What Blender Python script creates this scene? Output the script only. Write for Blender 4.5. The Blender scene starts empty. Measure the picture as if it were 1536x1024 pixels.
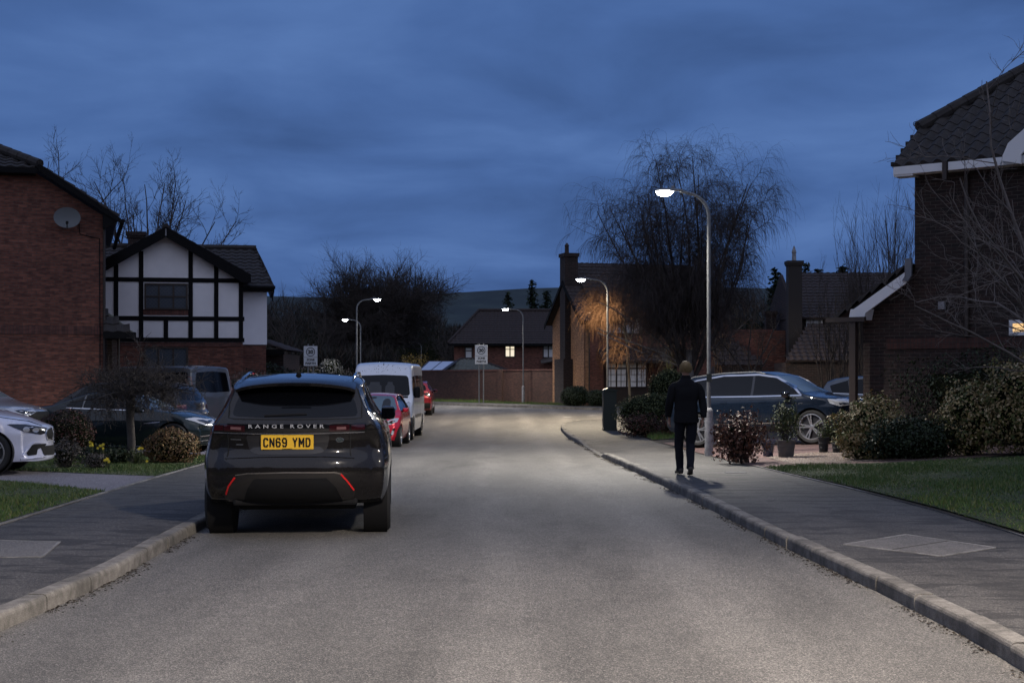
import bpy, bmesh, math, random
import numpy as np
from mathutils import Vector, Matrix, noise
from mathutils.geometry import delaunay_2d_cdt
from mathutils.bvhtree import BVHTree
random.seed(7); rng = np.random.default_rng(7)
R = math.radians
sc = bpy.context.scene
col = sc.collection

# ---------------------------------------------------------------- camera
FOC = 2150.0; HOR = 566.0; EYE = 1.62           # focal length in photo pixels, horizon row, eye height
cd = bpy.data.cameras.new('camera'); cam = bpy.data.objects.new('camera', cd); col.objects.link(cam)
cd.sensor_width = 36; cd.lens = 36 * FOC / 1536; cd.shift_y = (HOR - 512) / 1536
cd.clip_start = .1; cd.clip_end = 6000
cam.location = (0, 0, EYE); cam.rotation_euler = (R(90), 0, 0)
sc.camera = cam
sc.view_settings.view_transform = 'Standard'; sc.view_settings.look = 'None'
sc.view_settings.exposure = 0; sc.view_settings.gamma = 1
try:
    sc.cycles.use_denoising = True; sc.cycles.denoiser = 'OPENIMAGEDENOISE'
    sc.cycles.max_bounces = 5; sc.cycles.diffuse_bounces = 2; sc.cycles.glossy_bounces = 3
    sc.cycles.transmission_bounces = 3; sc.cycles.transparent_max_bounces = 6
    sc.cycles.caustics_reflective = False; sc.cycles.caustics_refractive = False
    sc.cycles.sample_clamp_indirect = 3
except Exception: pass

# ---------------------------------------------------------------- world: dusk sky, sun just down behind the camera
SUN_EL, SUN_ROT = R(1.0), R(180)
w = bpy.data.worlds.new('World'); sc.world = w; w.use_nodes = True
nt = w.node_tree; N = nt.nodes; N.clear()
def wn(t, **k):
    n = N.new(t)
    for a, b in k.items(): setattr(n, a, b)
    return n
out = wn('ShaderNodeOutputWorld'); bg = wn('ShaderNodeBackground'); bg.inputs[1].default_value = .1
sky = wn('ShaderNodeTexSky'); sky.sky_type = 'NISHITA'; sky.sun_disc = False
sky.sun_elevation = SUN_EL; sky.sun_rotation = SUN_ROT; sky.altitude = 100; sky.dust_density = 1.0; sky.ozone_density = 4
tc = wn('ShaderNodeTexCoord'); sep = wn('ShaderNodeSeparateXYZ'); nt.links.new(tc.outputs['Generated'], sep.inputs[0])
# cloud layer: project the view direction on a flat deck so that streaks flatten towards the horizon
mz = wn('ShaderNodeMath', operation='ADD'); nt.links.new(sep.outputs['Z'], mz.inputs[0]); mz.inputs[1].default_value = .13
dv = []
for ax in 'XY':
    d = wn('ShaderNodeMath', operation='DIVIDE'); nt.links.new(sep.outputs[ax], d.inputs[0]); nt.links.new(mz.outputs[0], d.inputs[1]); dv.append(d)
cmb = wn('ShaderNodeCombineXYZ'); nt.links.new(dv[0].outputs[0], cmb.inputs[0]); nt.links.new(dv[1].outputs[0], cmb.inputs[1])
mp = wn('ShaderNodeMapping'); mp.inputs['Scale'].default_value = (1.35, 1.15, 1); mp.inputs['Location'].default_value = (3.1, .4, 0); nt.links.new(cmb.outputs[0], mp.inputs[0])
n1 = wn('ShaderNodeTexNoise'); n1.inputs['Scale'].default_value = 1.3; n1.inputs['Detail'].default_value = 6; n1.inputs['Roughness'].default_value = .5; n1.inputs['Distortion'].default_value = .35
nt.links.new(mp.outputs[0], n1.inputs['Vector'])
cr = wn('ShaderNodeValToRGB'); nt.links.new(n1.outputs['Fac'], cr.inputs[0])
e = cr.color_ramp.elements
e[0].position = .32; e[0].color = (.50, 1.06, 2.75, 1)
e[1].position = .70; e[1].color = (.98, 1.92, 4.5, 1)
m_ = cr.color_ramp.elements.new(.5); m_.color = (.70, 1.45, 3.65, 1)
# cloud deck brightens towards the after-glow in the west (behind the camera) and overhead
gl = wn('ShaderNodeMapRange'); nt.links.new(sep.outputs['Y'], gl.inputs[0])
gl.inputs['From Min'].default_value = .80; gl.inputs['From Max'].default_value = -.7; gl.inputs['To Min'].default_value = 0; gl.inputs['To Max'].default_value = 1
glow = wn('ShaderNodeMix', data_type='RGBA'); nt.links.new(gl.outputs[0], glow.inputs[0]); nt.links.new(cr.outputs[0], glow.inputs[6])
glow.inputs[7].default_value = (2.0, 2.4, 3.8, 1)
mixs = wn('ShaderNodeMix', data_type='RGBA'); mixs.inputs[0].default_value = .93
nt.links.new(sky.outputs[0], mixs.inputs[6]); nt.links.new(glow.outputs[2], mixs.inputs[7])
nt.links.new(mixs.outputs[2], bg.inputs[0]); nt.links.new(bg.outputs[0], out.inputs[0])
sl = bpy.data.lights.new('after_glow_sun', 'SUN'); so = bpy.data.objects.new('after_glow_sun', sl); col.objects.link(so)
sl.energy = .58; sl.angle = R(120); sl.color = (.86, .88, 1)
so.rotation_euler = (R(90 - 48), 0, 0)           # soft light of the overcast western sky behind the camera

# ---------------------------------------------------------------- tags
def tag(o, label=None, cat=None, group=None, kind=None):
    if label: o['label'] = label
    if cat: o['category'] = cat
    if group: o['group'] = group
    if kind: o['kind'] = kind
    return o
def thing(name, label, cat, loc=(0, 0, 0), rz=0, group=None):
    o = bpy.data.objects.new(name, None); col.objects.link(o); o.location = loc; o.rotation_euler = (0, 0, rz)
    o.empty_display_size = .3
    return tag(o, label, cat, group)
def copy_tree(o, parent=None):
    c = o.copy(); col.objects.link(c); c.parent = parent
    for ch in list(o.children): copy_tree(ch, c)
    return c
def link(name, me, mat=None, parent=None, smooth=False):
    if mat is not None:
        for m in (mat if isinstance(mat, (list, tuple)) else [mat]): me.materials.append(m)
    if smooth and len(me.polygons): me.polygons.foreach_set('use_smooth', [True] * len(me.polygons))
    o = bpy.data.objects.new(name, me); col.objects.link(o); o.parent = parent
    return o

# ---------------------------------------------------------------- mesh builder
class MB:
    def __init__(s): s.v = []; s.f = []; s.m = []
    def add(s, vs, fs, m=0):
        b = len(s.v); s.v += [tuple(v) for v in vs]; s.f += [tuple(b + i for i in f) for f in fs]; s.m += [m] * len(fs); return s
    def box(s, a, b, m=0):
        (x0, y0, z0), (x1, y1, z1) = a, b
        return s.add([(x0, y0, z0), (x1, y0, z0), (x1, y1, z0), (x0, y1, z0), (x0, y0, z1), (x1, y0, z1), (x1, y1, z1), (x0, y1, z1)],
                     [(0, 3, 2, 1), (4, 5, 6, 7), (0, 1, 5, 4), (1, 2, 6, 5), (2, 3, 7, 6), (3, 0, 4, 7)], m)
    def obox(s, o, ux, uy, uz, m=0):          # box from an origin and three edge vectors
        o, ux, uy, uz = map(Vector, (o, ux, uy, uz))
        p = [o, o + ux, o + ux + uy, o + uy]; p += [q + uz for q in p]
        f = [(0, 3, 2, 1), (4, 5, 6, 7), (0, 1, 5, 4), (1, 2, 6, 5), (2, 3, 7, 6), (3, 0, 4, 7)]
        if ux.cross(uy).dot(uz) < 0: f = [t[::-1] for t in f]
        return s.add(p, f, m)
    def rbox(s, c, size, bev=.02, seg=2, m=0, mat=None):
        bm = bmesh.new(); bmesh.ops.create_cube(bm, size=1)
        bmesh.ops.scale(bm, vec=size, verts=bm.verts)
        bmesh.ops.bevel(bm, geom=bm.edges[:], offset=bev, segments=seg, profile=.5, affect='EDGES')
        M = (Matrix.Translation(c) @ mat) if mat else Matrix.Translation(c)
        bm.transform(M); bm.verts.index_update()
        s.add([v.co[:] for v in bm.verts], [[v.index for v in f.verts] for f in bm.faces], m); bm.free(); return s
    def tube(s, pts, rad, n=8, m=0, cap=True):
        pts = [Vector(p) for p in pts]; k = len(pts)
        rad = rad if isinstance(rad, (list, tuple)) else [rad] * k
        vs = []; up = None
        for i, p in enumerate(pts):
            d = (pts[min(i + 1, k - 1)] - pts[max(i - 1, 0)]).normalized()
            if up is None: up = Vector((0, 0, 1)) if abs(d.z) < .9 else Vector((1, 0, 0))
            a = d.cross(up).normalized(); b = a.cross(d).normalized(); up = b
            for j in range(n):
                t = 2 * math.pi * j / n; vs.append(p + (a * math.cos(t) + b * math.sin(t)) * rad[i])
        fs = [(i * n + j, i * n + (j + 1) % n, (i + 1) * n + (j + 1) % n, (i + 1) * n + j) for i in range(k - 1) for j in range(n)]
        fs = [f[::-1] for f in fs]
        if cap: fs += [tuple(range(n)), tuple((k - 1) * n + j for j in range(n))[::-1]]
        return s.add(vs, fs, m)
    def lathe(s, prof, n=24, axis='z', c=(0, 0, 0), m=0, closed=False):   # prof: (r, h)
        vs = []
        for r, h in prof:
            for j in range(n):
                t = 2 * math.pi * j / n; a, b = r * math.cos(t), r * math.sin(t)
                p = (a, b, h) if axis == 'z' else ((b, h, a) if axis == 'y' else (h, a, b))
                vs.append((p[0] + c[0], p[1] + c[1], p[2] + c[2]))
        k = len(prof); rr = range(k if closed else k - 1)
        fs = [(i * n + j, i * n + (j + 1) % n, ((i + 1) % k) * n + (j + 1) % n, ((i + 1) % k) * n + j) for i in rr for j in range(n)]
        if not closed:
            fs += [tuple(range(n))[::-1], tuple((k - 1) * n + j for j in range(n))]
        return s.add(vs, fs, m)
    def prism(s, poly, off, m=0):             # closed planar polygon (3D points) pushed along off
        off = Vector(off); n = len(poly); p = [Vector(q) for q in poly]; nrm = Vector()
        for i in range(n): nrm += p[i].cross(p[(i + 1) % n])
        if nrm.dot(off) > 0: p = p[::-1]
        return s.add(p + [q + off for q in p], [tuple(range(n)), tuple(range(n, 2 * n))[::-1]] + [((i + 1) % n, i, i + n, (i + 1) % n + n) for i in range(n)], m)
    def mesh(s, name='mesh', uv=False, fix=False):
        me = bpy.data.meshes.new(name); me.from_pydata(s.v, [], s.f)
        if any(s.m): me.polygons.foreach_set('material_index', s.m)
        if fix:
            bm = bmesh.new(); bm.from_mesh(me); bmesh.ops.recalc_face_normals(bm, faces=bm.faces); bm.to_mesh(me); bm.free()
        if uv: box_uv(me)
        me.update(); return me
    def build(s, name, mat, parent=None, smooth=False, uv=False, fix=False):
        o = link(name, s.mesh(name, uv, fix), mat, parent, False)
        if smooth:
            o.data.polygons.foreach_set('use_smooth', [True] * len(o.data.polygons))
            try: o.data.set_sharp_from_angle(angle=R(40))
            except Exception: pass
        return o
def box_uv(me):
    uv = me.uv_layers.new(name='UVMap') if not me.uv_layers else me.uv_layers[0]
    Z = Vector((0, 0, 1))
    for p in me.polygons:
        n = p.normal
        if abs(n.z) > .97: t = Vector((1, 0, 0)); b = Vector((0, 1, 0))
        else: t = Z.cross(n).normalized(); b = n.cross(t)
        for li in p.loop_indices:
            c = me.vertices[me.loops[li].vertex_index].co; uv.data[li].uv = (c.dot(t), c.dot(b))

# ---------------------------------------------------------------- ground shape
def cosb(t): return 0 if abs(t) >= 1 else math.cos(t * math.pi / 2) ** 2
def dip(y): return -.30 * cosb((y - 44) / 26)
KR = [(2.75, -12), (2.78, 6), (2.84, 8.8), (2.76, 11), (2.63, 13), (2.42, 18), (2.27, 22), (2.1, 28.7), (2.03, 32), (2.0, 40), (1.76, 46), (1.74, 51.5), (1.95, 54.5), (2.6, 56.4), (4.2, 57.6), (8, 58), (60, 57)]
KL = [(-3.35, -12), (-3.32, 8), (-3.25, 9.5), (-3.19, 11), (-3.2, 12.2), (-3.28, 14), (-3.36, 17), (-3.6, 21), (-4.1, 29), (-4.75, 38), (-5.05, 44), (-5.4, 52), (-6.3, 62), (-8.5, 70), (-13, 76), (-22, 80), (-60, 84)]
KF = [(-60, 101), (-22, 98), (-12, 94.5), (-7, 90), (-4.4, 85.5), (0, 77.8), (2.5, 73.8), (4.6, 71.2), (8, 69.2), (14, 67.6), (60, 66)]
def kx(K, y):
    for (x0, y0), (x1, y1) in zip(K, K[1:]):
        if y0 <= y <= y1: return x0 + (x1 - x0) * (y - y0) / (y1 - y0)
    return K[0][0] if y < K[0][1] else K[-1][0]
def zr(x, y): return dip(y)                    # road level
def zs(x, y):                                  # land beside the road, rising gently away from the footway
    e = 0
    if y < 64:
        d = (x - kx(KR[:12], min(y, 51))) if x > 0 else (kx(KL[:12], min(y, 51)) - x)
        e = (.055 if x > 0 else .015) * min(max(d - 2.0, 0), 5)
    return dip(y) + .12 + e
def P(px, py, Y): return Vector(((px - 768) / FOC * Y, Y, EYE + (HOR - py) / FOC * Y))
def drape(name, poly, zf, step, mat, dz=0, kind='structure', parent=None):
    cnt = len(poly); pts = []; 
    for i in range(cnt):
        a, b = Vector(poly[i]), Vector(poly[(i + 1) % cnt]); n = max(1, int((b - a).length / step))
        pts += [a + (b - a) * k / n for k in range(n)]
    nb = len(pts); edges = [(i, (i + 1) % nb) for i in range(nb)]
    xs = [p.x for p in pts]; ys = [p.y for p in pts]
    x = min(xs) + step * .5
    inner = []
    while x < max(xs):
        y = min(ys) + step * .5
        while y < max(ys): inner.append(Vector((x + random.uniform(-.1, .1) * step, y + random.uniform(-.1, .1) * step))); y += step
        x += step
    r = delaunay_2d_cdt(pts + inner, edges, [list(range(nb))], 1, 1e-5)
    v2, f = r[0], r[2]
    me = bpy.data.meshes.new(name); me.from_pydata([(p.x, p.y, zf(p.x, p.y) + dz) for p in v2], [], [tuple(t) for t in f])
    bm = bmesh.new(); bm.from_mesh(me)
    bmesh.ops.delete(bm, geom=[v for v in bm.verts if not v.link_faces], context='VERTS')
    for fc in bm.faces: fc.normal_update()
    bmesh.ops.reverse_faces(bm, faces=[fc for fc in bm.faces if fc.normal.z < 0]); bm.to_mesh(me); bm.free()
    o = link(name, me, mat, parent, True); tag(o, kind=kind); return o

# ---------------------------------------------------------------- materials
MATS = {}
def mat(name, color=(.5, .5, .5), rough=.6, metal=0, spec=.5, coat=0, emit=None, estr=0, build=None):
    if name in MATS: return MATS[name]
    m = bpy.data.materials.new(name); m.use_nodes = True; t = m.node_tree
    b = t.nodes['Principled BSDF']
    b.inputs['Base Color'].default_value = (*color, 1); b.inputs['Roughness'].default_value = rough; b.inputs['Metallic'].default_value = metal
    b.inputs['Specular IOR Level'].default_value = spec; b.inputs['Coat Weight'].default_value = coat; b.inputs['Coat Roughness'].default_value = .04
    if emit: b.inputs['Emission Color'].default_value = (*emit, 1); b.inputs['Emission Strength'].default_value = estr
    if build: build(t, b)
    MATS[name] = m; return m
class NT:                                       # small node helper
    def __init__(s, t): s.t = t
    def n(s, ty, ins=None, **k):
        x = s.t.nodes.new(ty)
        for a, b in k.items(): setattr(x, a, b)
        for a, b in (ins or {}).items():
            if hasattr(b, 'is_linked') or b.__class__.__name__.startswith('NodeSocket'): s.t.links.new(b, x.inputs[a])
            else: x.inputs[a].default_value = b
        return x
    def ramp(s, fac, stops, interp='LINEAR'):
        x = s.t.nodes.new('ShaderNodeValToRGB'); s.t.links.new(fac, x.inputs[0]); el = x.color_ramp.elements; x.color_ramp.interpolation = interp
        while len(el) > 1: el.remove(el[-1])
        el[0].position = stops[0][0]; el[0].color = (*stops[0][1], 1)
        for p, c in stops[1:]: q = el.new(p); q.color = (*c, 1)
        return x.outputs[0]
    def mix(s, a, b, f, mode='MIX'):
        x = s.t.nodes.new('ShaderNodeMix'); x.data_type = 'RGBA'; x.blend_type = mode
        for i, q in ((0, f), (6, a), (7, b)):
            if hasattr(q, 'links'): s.t.links.new(q, x.inputs[i])
            elif i == 0: x.inputs[0].default_value = q
            else: x.inputs[i].default_value = (*q, 1)
        return x.outputs[2]
    def noise(s, vec, scale, detail=4, rough=.55, dist=0):
        x = s.t.nodes.new('ShaderNodeTexNoise'); x.inputs['Scale'].default_value = scale; x.inputs['Detail'].default_value = detail; x.inputs['Roughness'].default_value = rough; x.inputs['Distortion'].default_value = dist
        s.t.links.new(vec, x.inputs['Vector']); return x.outputs['Fac']
    def bump(s, h, strength, dist, b):
        x = s.t.nodes.new('ShaderNodeBump'); x.inputs['Strength'].default_value = strength; x.inputs['Distance'].default_value = dist
        s.t.links.new(h, x.inputs['Height']); s.t.links.new(x.outputs[0], b.inputs['Normal'])
    def coord(s, kind='Object', scale=None):
        x = s.t.nodes.new('ShaderNodeTexCoord'); o = x.outputs[kind]
        if scale:
            m = s.t.nodes.new('ShaderNodeMapping'); m.inputs['Scale'].default_value = scale; s.t.links.new(o, m.inputs[0]); o = m.outputs[0]
        return o
    def link(s, a, b): s.t.links.new(a, b)
    def math(s, op, a, b=0):
        x = s.t.nodes.new('ShaderNodeMath'); x.operation = op
        for i, q in ((0, a), (1, b)):
            if hasattr(q, 'links'): s.t.links.new(q, x.inputs[i])
            else: x.inputs[i].default_value = q
        return x.outputs[0]

def asphalt(name, base, warm, grain=150, patch=.35, wet=False, tracks=False):
    def B(t, b):
        k = NT(t); o = k.coord()
        vor = k.n('ShaderNodeTexVoronoi', {'Scale': grain}); k.link(o, vor.inputs['Vector'])
        chips = k.n('ShaderNodeSeparateColor'); k.link(vor.outputs['Color'], chips.inputs[0])
        c = k.ramp(chips.outputs[0], [(0, tuple(x * .5 for x in base)), (.5, base), (.82, tuple(x * 1.15 for x in warm)), (1, tuple(x * 1.9 for x in warm))])
        n = k.noise(o, 60, 4, .7); c = k.mix(c, k.ramp(n, [(.35, (.55,) * 3), (.62, (1.3,) * 3)]), .5, 'MULTIPLY')
        n2 = k.noise(k.coord('Object', (1, .22, 1)), 1.1, 6, .62, .3)
        c = k.mix(c, k.ramp(n2, [(.36, (1 - patch,) * 3), (.5, (1,) * 3), (.68, (1 + patch * .55,) * 3)]), 1, 'MULTIPLY')
        n3 = k.noise(o, 6, 5, .7); c = k.mix(c, k.ramp(n3, [(.3, (.8,) * 3), (.7, (1.15,) * 3)]), .7, 'MULTIPLY')
        if wet:                                   # damp streaks and old repair shapes along the footway
            n4 = k.noise(k.coord('Object', (1.0, 2.7, 1)), 1.3, 6, .7, .3)
            d = k.ramp(n4, [(.52, (0,) * 3), (.56, (1,) * 3)])
            c = k.mix(c, tuple(x * .42 for x in base), k.math('MULTIPLY', d, .75))
        if tracks:
            sx = k.n('ShaderNodeSeparateXYZ'); k.link(o, sx.inputs[0]); wv = k.math('SINE', k.math('ADD', k.math('MULTIPLY', k.math('ADD', sx.outputs['X'], k.math('MULTIPLY', sx.outputs['Y'], .02)), 3.9), k.math('MULTIPLY', k.noise(k.coord('Object', (1, .1, 1)), .8, 2), 2.5)))
            c = k.mix(c, k.ramp(wv, [(0, (.86,) * 3), (1, (1.12,) * 3)]), .8, 'MULTIPLY')
            n5 = k.noise(k.coord('Object', (1.3, .5, 1)), .55, 3, .5); c = k.mix(c, k.ramp(n5, [(.40, (.84,) * 3), (.43, (1,) * 3)]), .8, 'MULTIPLY')
        k.link(c, b.inputs['Base Color'])
        k.bump(k.math('ADD', vor.outputs['Distance'], k.math('MULTIPLY', n, .8)), .45, .005, b)
        b.inputs['Roughness'].default_value = .82
    return mat(name, rough=.82, build=B)
M_road = asphalt('asphalt_road', (.122, .116, .106), (.17, .158, .142), 135, .22, False, True)
M_foot = asphalt('asphalt_footway', (.068, .064, .060), (.092, .086, .078), 150, .3, True)
M_drive = asphalt('tarmac_drive', (.15, .14, .16), (.2, .185, .2), 110, .2)
M_slab = asphalt('repair_slab', (.135, .128, .12), (.16, .15, .14), 170, .25)
def concrete(name, c0, c1):
    def B(t, b):
        k = NT(t); o = k.coord()
        n = k.noise(o, 9, 6, .7); c = k.ramp(n, [(.3, c0), (.7, c1)])
        g = k.noise(o, 160, 2); c = k.mix(c, k.ramp(g, [(.4, (.6,) * 3), (.65, (1.25,) * 3)]), .6, 'MULTIPLY')
        s = k.noise(o, 2.3, 4, .6); c = k.mix(c, k.ramp(s, [(.38, (.5,) * 3), (.6, (1.05,) * 3)]), .8, 'MULTIPLY')
        k.link(c, b.inputs['Base Color']); k.bump(k.math('ADD', g, n), .5, .01, b)
    return mat(name, rough=.9, build=B)
M_kerb = concrete('kerb_concrete', (.13, .12, .105), (.29, .27, .24))
M_edge = concrete('edging_concrete', (.2, .19, .18), (.34, .33, .32))
def soil_b(c0, c1, sc_=4, bump=.03):
    def B(t, b):
        k = NT(t); o = k.coord(); n = k.noise(o, sc_, 6, .7); k.link(k.ramp(n, [(.3, c0), (.7, c1)]), b.inputs['Base Color']); k.bump(k.noise(o, sc_ * 8, 4), .7, bump, b)
    return B
M_turf = mat('turf', rough=.95, build=soil_b((.012, .022, .007), (.05, .06, .02), 2.2))
M_soil = mat('soil', rough=.95, build=soil_b((.012, .01, .008), (.04, .032, .025), 6))
M_field = mat('field', rough=.95, build=soil_b((.02, .03, .015), (.045, .055, .03), .05))
def brick(name, dark, light, mortar, bw=.225, bh=.075, vary=.5, rough=.85, soldier=False):
    def B(t, b):
        k = NT(t); o = k.coord('UV')
        if soldier:
            m = k.n('ShaderNodeMapping'); m.inputs['Rotation'].default_value = (0, 0, R(90)); k.link(o, m.inputs[0]); o = m.outputs[0]
        br = k.n('ShaderNodeTexBrick', {'Scale': 1.0, 'Mortar Size': .0055, 'Mortar Smooth': .3, 'Bias': 0.0, 'Brick Width': bw, 'Row Height': bh}); k.link(o, br.inputs['Vector'])
        br.offset = 0 if soldier else .5
        br.inputs['Color1'].default_value = (*dark, 1); br.inputs['Color2'].default_value = (*light, 1); br.inputs['Mortar'].default_value = (*mortar, 1)
        n = k.noise(k.coord('UV', (4, 13, 1)), 1.3, 2, .5); c = k.mix(br.outputs['Color'], k.ramp(n, [(.3, (1 - vary,) * 3), (.6, (1.1,) * 3)]), 1, 'MULTIPLY')
        g = k.noise(o, 70, 3); c = k.mix(c, k.ramp(g, [(.3, (.7,) * 3), (.7, (1.2,) * 3)]), .6, 'MULTIPLY')
        big = k.noise(o, .5, 5, .6); c = k.mix(c, k.ramp(big, [(.35, (.75,) * 3), (.65, (1.12,) * 3)]), 1, 'MULTIPLY')
        k.link(c, b.inputs['Base Color'])
        inv = k.math('SUBTRACT', 1.0, br.outputs['Fac']); k.bump(k.math('ADD', inv, k.math('MULTIPLY', g, .3)), .7, .008, b)
    return mat(name, rough=rough, build=B)
M_bred = brick('brick_red', (.13, .046, .032), (.235, .088, .058), (.10, .08, .072), vary=.5)
M_bsol = brick('brick_red_soldier', (.10, .04, .032), (.18, .07, .055), (.06, .05, .045), .225, .075, .4, .85, True)
M_bdark = brick('brick_brown', (.014, .008, .007), (.034, .016, .013), (.075, .062, .056), vary=.6)
M_bsoldk = brick('brick_brown_soldier', (.045, .017, .013), (.075, .028, .021), (.03, .03, .03), .225, .075, .4, .85, True)
M_bgard = brick('brick_garden_wall', (.055, .026, .02), (.085, .038, .028), (.06, .045, .04), vary=.4)
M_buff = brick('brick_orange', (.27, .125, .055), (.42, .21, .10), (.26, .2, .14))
def tiles(name, c0, c1, moss=(.05, .055, .035)):
    def B(t, b):
        k = NT(t); o = k.coord('UV')
        n = k.noise(o, 3.0, 5, .7); c = k.ramp(n, [(.3, c0), (.7, c1)])
        n2 = k.noise(o, 14, 4, .7); c = k.mix(c, moss, k.ramp(n2, [(.6, (0,) * 3), (.68, (.8,) * 3)]))
        n3 = k.noise(o, 60, 3); c = k.mix(c, k.ramp(n3, [(.3, (.7,) * 3), (.7, (1.3,) * 3)]), .7, 'MULTIPLY')
        k.link(c, b.inputs['Base Color']); k.bump(n3, .5, .008, b)
    return mat(name, rough=.85, build=B)
M_tile = tiles('roof_tile_dark', (.015, .013, .013), (.042, .035, .033))
M_tile2 = tiles('roof_tile_brown', (.022, .016, .015), (.052, .035, .031))
M_moss = tiles('roof_tile_mossy', (.08, .085, .07), (.2, .2, .16), (.03, .04, .02))
M_render = mat('white_render', (.72, .71, .74), .9, build=lambda t, b: (lambda k: (k.link(k.ramp(k.noise(k.coord(), 1.2, 6, .6), [(.3, (.76, .75, .78)), (.7, (.87, .86, .89))]), b.inputs['Base Color']), k.bump(k.noise(k.coord(), 90, 3), .4, .006, b)))(NT(t)))
M_timber = mat('black_timber', (.006, .006, .007), .8, 0, .15, build=lambda t, b: (lambda k: k.bump(k.noise(k.coord('Object', (1, 1, .1)), 40, 3), .3, .004, b))(NT(t)))
M_wframe = mat('white_upvc', (.7, .71, .74), .35)
M_bframe = mat('brown_frame', (.03, .02, .016), .45)
M_glass = mat('window_glass_dark', (.015, .018, .024), .05, spec=.8)
M_glassc = mat('window_glass_curtain_reflection', (.07, .085, .11), .08, spec=.8)  # pale reflection and curtains are both put into the pane colour
M_curt = mat('net_curtain', (.42, .41, .42), .9)
def curt(t, b):
    k = NT(t); wv = k.n('ShaderNodeTexWave', {'Scale': 6.0, 'Distortion': 1.5}); k.link(k.coord('Object', (1, 1, .05)), wv.inputs['Vector'])
    k.link(k.ramp(wv.outputs['Fac'], [(0, (.5, .5, .51)), (1, (.85, .83, .83))]), b.inputs['Base Color'])
M_curt = mat('pale_curtain', (.5, .5, .5), .9, build=curt)
M_litw = mat('lit_window_warm', (.6, .5, .3), .6, emit=(1, .62, .26), estr=.95)
M_litn = mat('lit_window_neutral', (.6, .6, .6), .6, emit=(1, .86, .62), estr=.9)
M_steel = mat('galvanised_steel', (.36, .37, .39), .55, .3, build=lambda t, b: (lambda k: (k.link(k.ramp(k.noise(k.coord('Object', (1, 1, .3)), 22, 5, .7), [(.3, (.10, .105, .11)), (.7, (.24, .245, .25))]), b.inputs['Base Color'])))(NT(t)))
M_gpaint = mat('grey_paint_worn', (.2, .2, .22), .7, build=lambda t, b: (lambda k: (k.link(k.ramp(k.noise(k.coord(), 9, 6, .75), [(.35, (.12, .12, .13)), (.6, (.27, .27, .29))]), b.inputs['Base Color'])))(NT(t)))
M_black = mat('black_plastic', (.010, .010, .011), .7, spec=.2)
M_rubber = mat('tyre_rubber', (.014, .014, .015), .8)
M_chrome = mat('chrome', (.7, .7, .72), .15, 1)
M_alloy = mat('alloy_rim', (.42, .42, .44), .3, .9)
M_alloyd = mat('alloy_rim_dark', (.05, .05, .055), .35, .8)
M_cglass = mat('car_glass', (.003, .0035, .005), .03, spec=.32)
def paint(name, c, metal=.5, rough=.38, spec=.5):
    def B(t, b):
        k = NT(t); n = k.noise(k.coord(), 400, 1); 
        k.link(k.mix(c, tuple(x * 1.5 + .002 for x in c), k.ramp(n, [(.45, (0,) * 3), (.7, (.6,) * 3)])), b.inputs['Base Color'])
        d = k.noise(k.coord(), 3, 6, .7); k.link(k.ramp(d, [(.3, (rough * .8,) * 3), (.7, (rough * 1.3,) * 3)]), b.inputs['Roughness'])
    return mat(name, c, rough, metal, spec, 1, build=B)
def bark(name, c0, c1):
    return mat(name, rough=.9, build=lambda t, b: (lambda k: k.link(k.ramp(k.noise(k.coord(), 5, 5, .7), [(.3, c0), (.7, c1)]), b.inputs['Base Color']))(NT(t)))
M_bark = bark('bark_dark', (.025, .02, .018), (.075, .06, .052))
M_birch = bark('birch_twig', (.030, .024, .024), (.075, .058, .052))
M_birchb = bark('birch_bark', (.09, .08, .075), (.33, .3, .28))
M_palebark = bark('magnolia_bark', (.10, .082, .075), (.2, .17, .155))
def leafm(name, cols):
    def B(t, b):
        k = NT(t); g = k.n('ShaderNodeNewGeometry'); rnd = g.outputs['Random Per Island']
        st = [(i / max(1, len(cols)), c) for i, c in enumerate(cols)]
        k.link(k.ramp(rnd, st, 'CONSTANT'), b.inputs['Base Color'])
    return mat(name, rough=.6, spec=.3, build=B)
# ================================================================ ground, road, kerbs
def gsheet():
    xs = sorted(set([-1500, -600, -300, -150] + list(range(-90, 91, 3)) + [150, 300, 600, 1500])); ys = sorted(set([-60, -30] + list(range(-12, 110, 3)) + [130, 170, 230, 320, 450, 700, 1100, 1700]))
    v = [(x, y, dip(y) - .06 + (0 if y < 180 else -(y - 180) * .012)) for y in ys for x in xs]; n = len(xs)
    f = [(j * n + i, j * n + i + 1, (j + 1) * n + i + 1, (j + 1) * n + i) for j in range(len(ys) - 1) for i in range(n - 1)]
    me = bpy.data.meshes.new('ground'); me.from_pydata(v, [], f); tag(link('ground', me, M_field, None, True), kind='structure')
gsheet()
IR = list(KR); IL = list(KL)
road_poly = [p for p in KR] + [p for p in KF[::-1]] + [p for p in KL[::-1]]
drape('road', road_poly, zr, 1.5, M_road)
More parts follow.
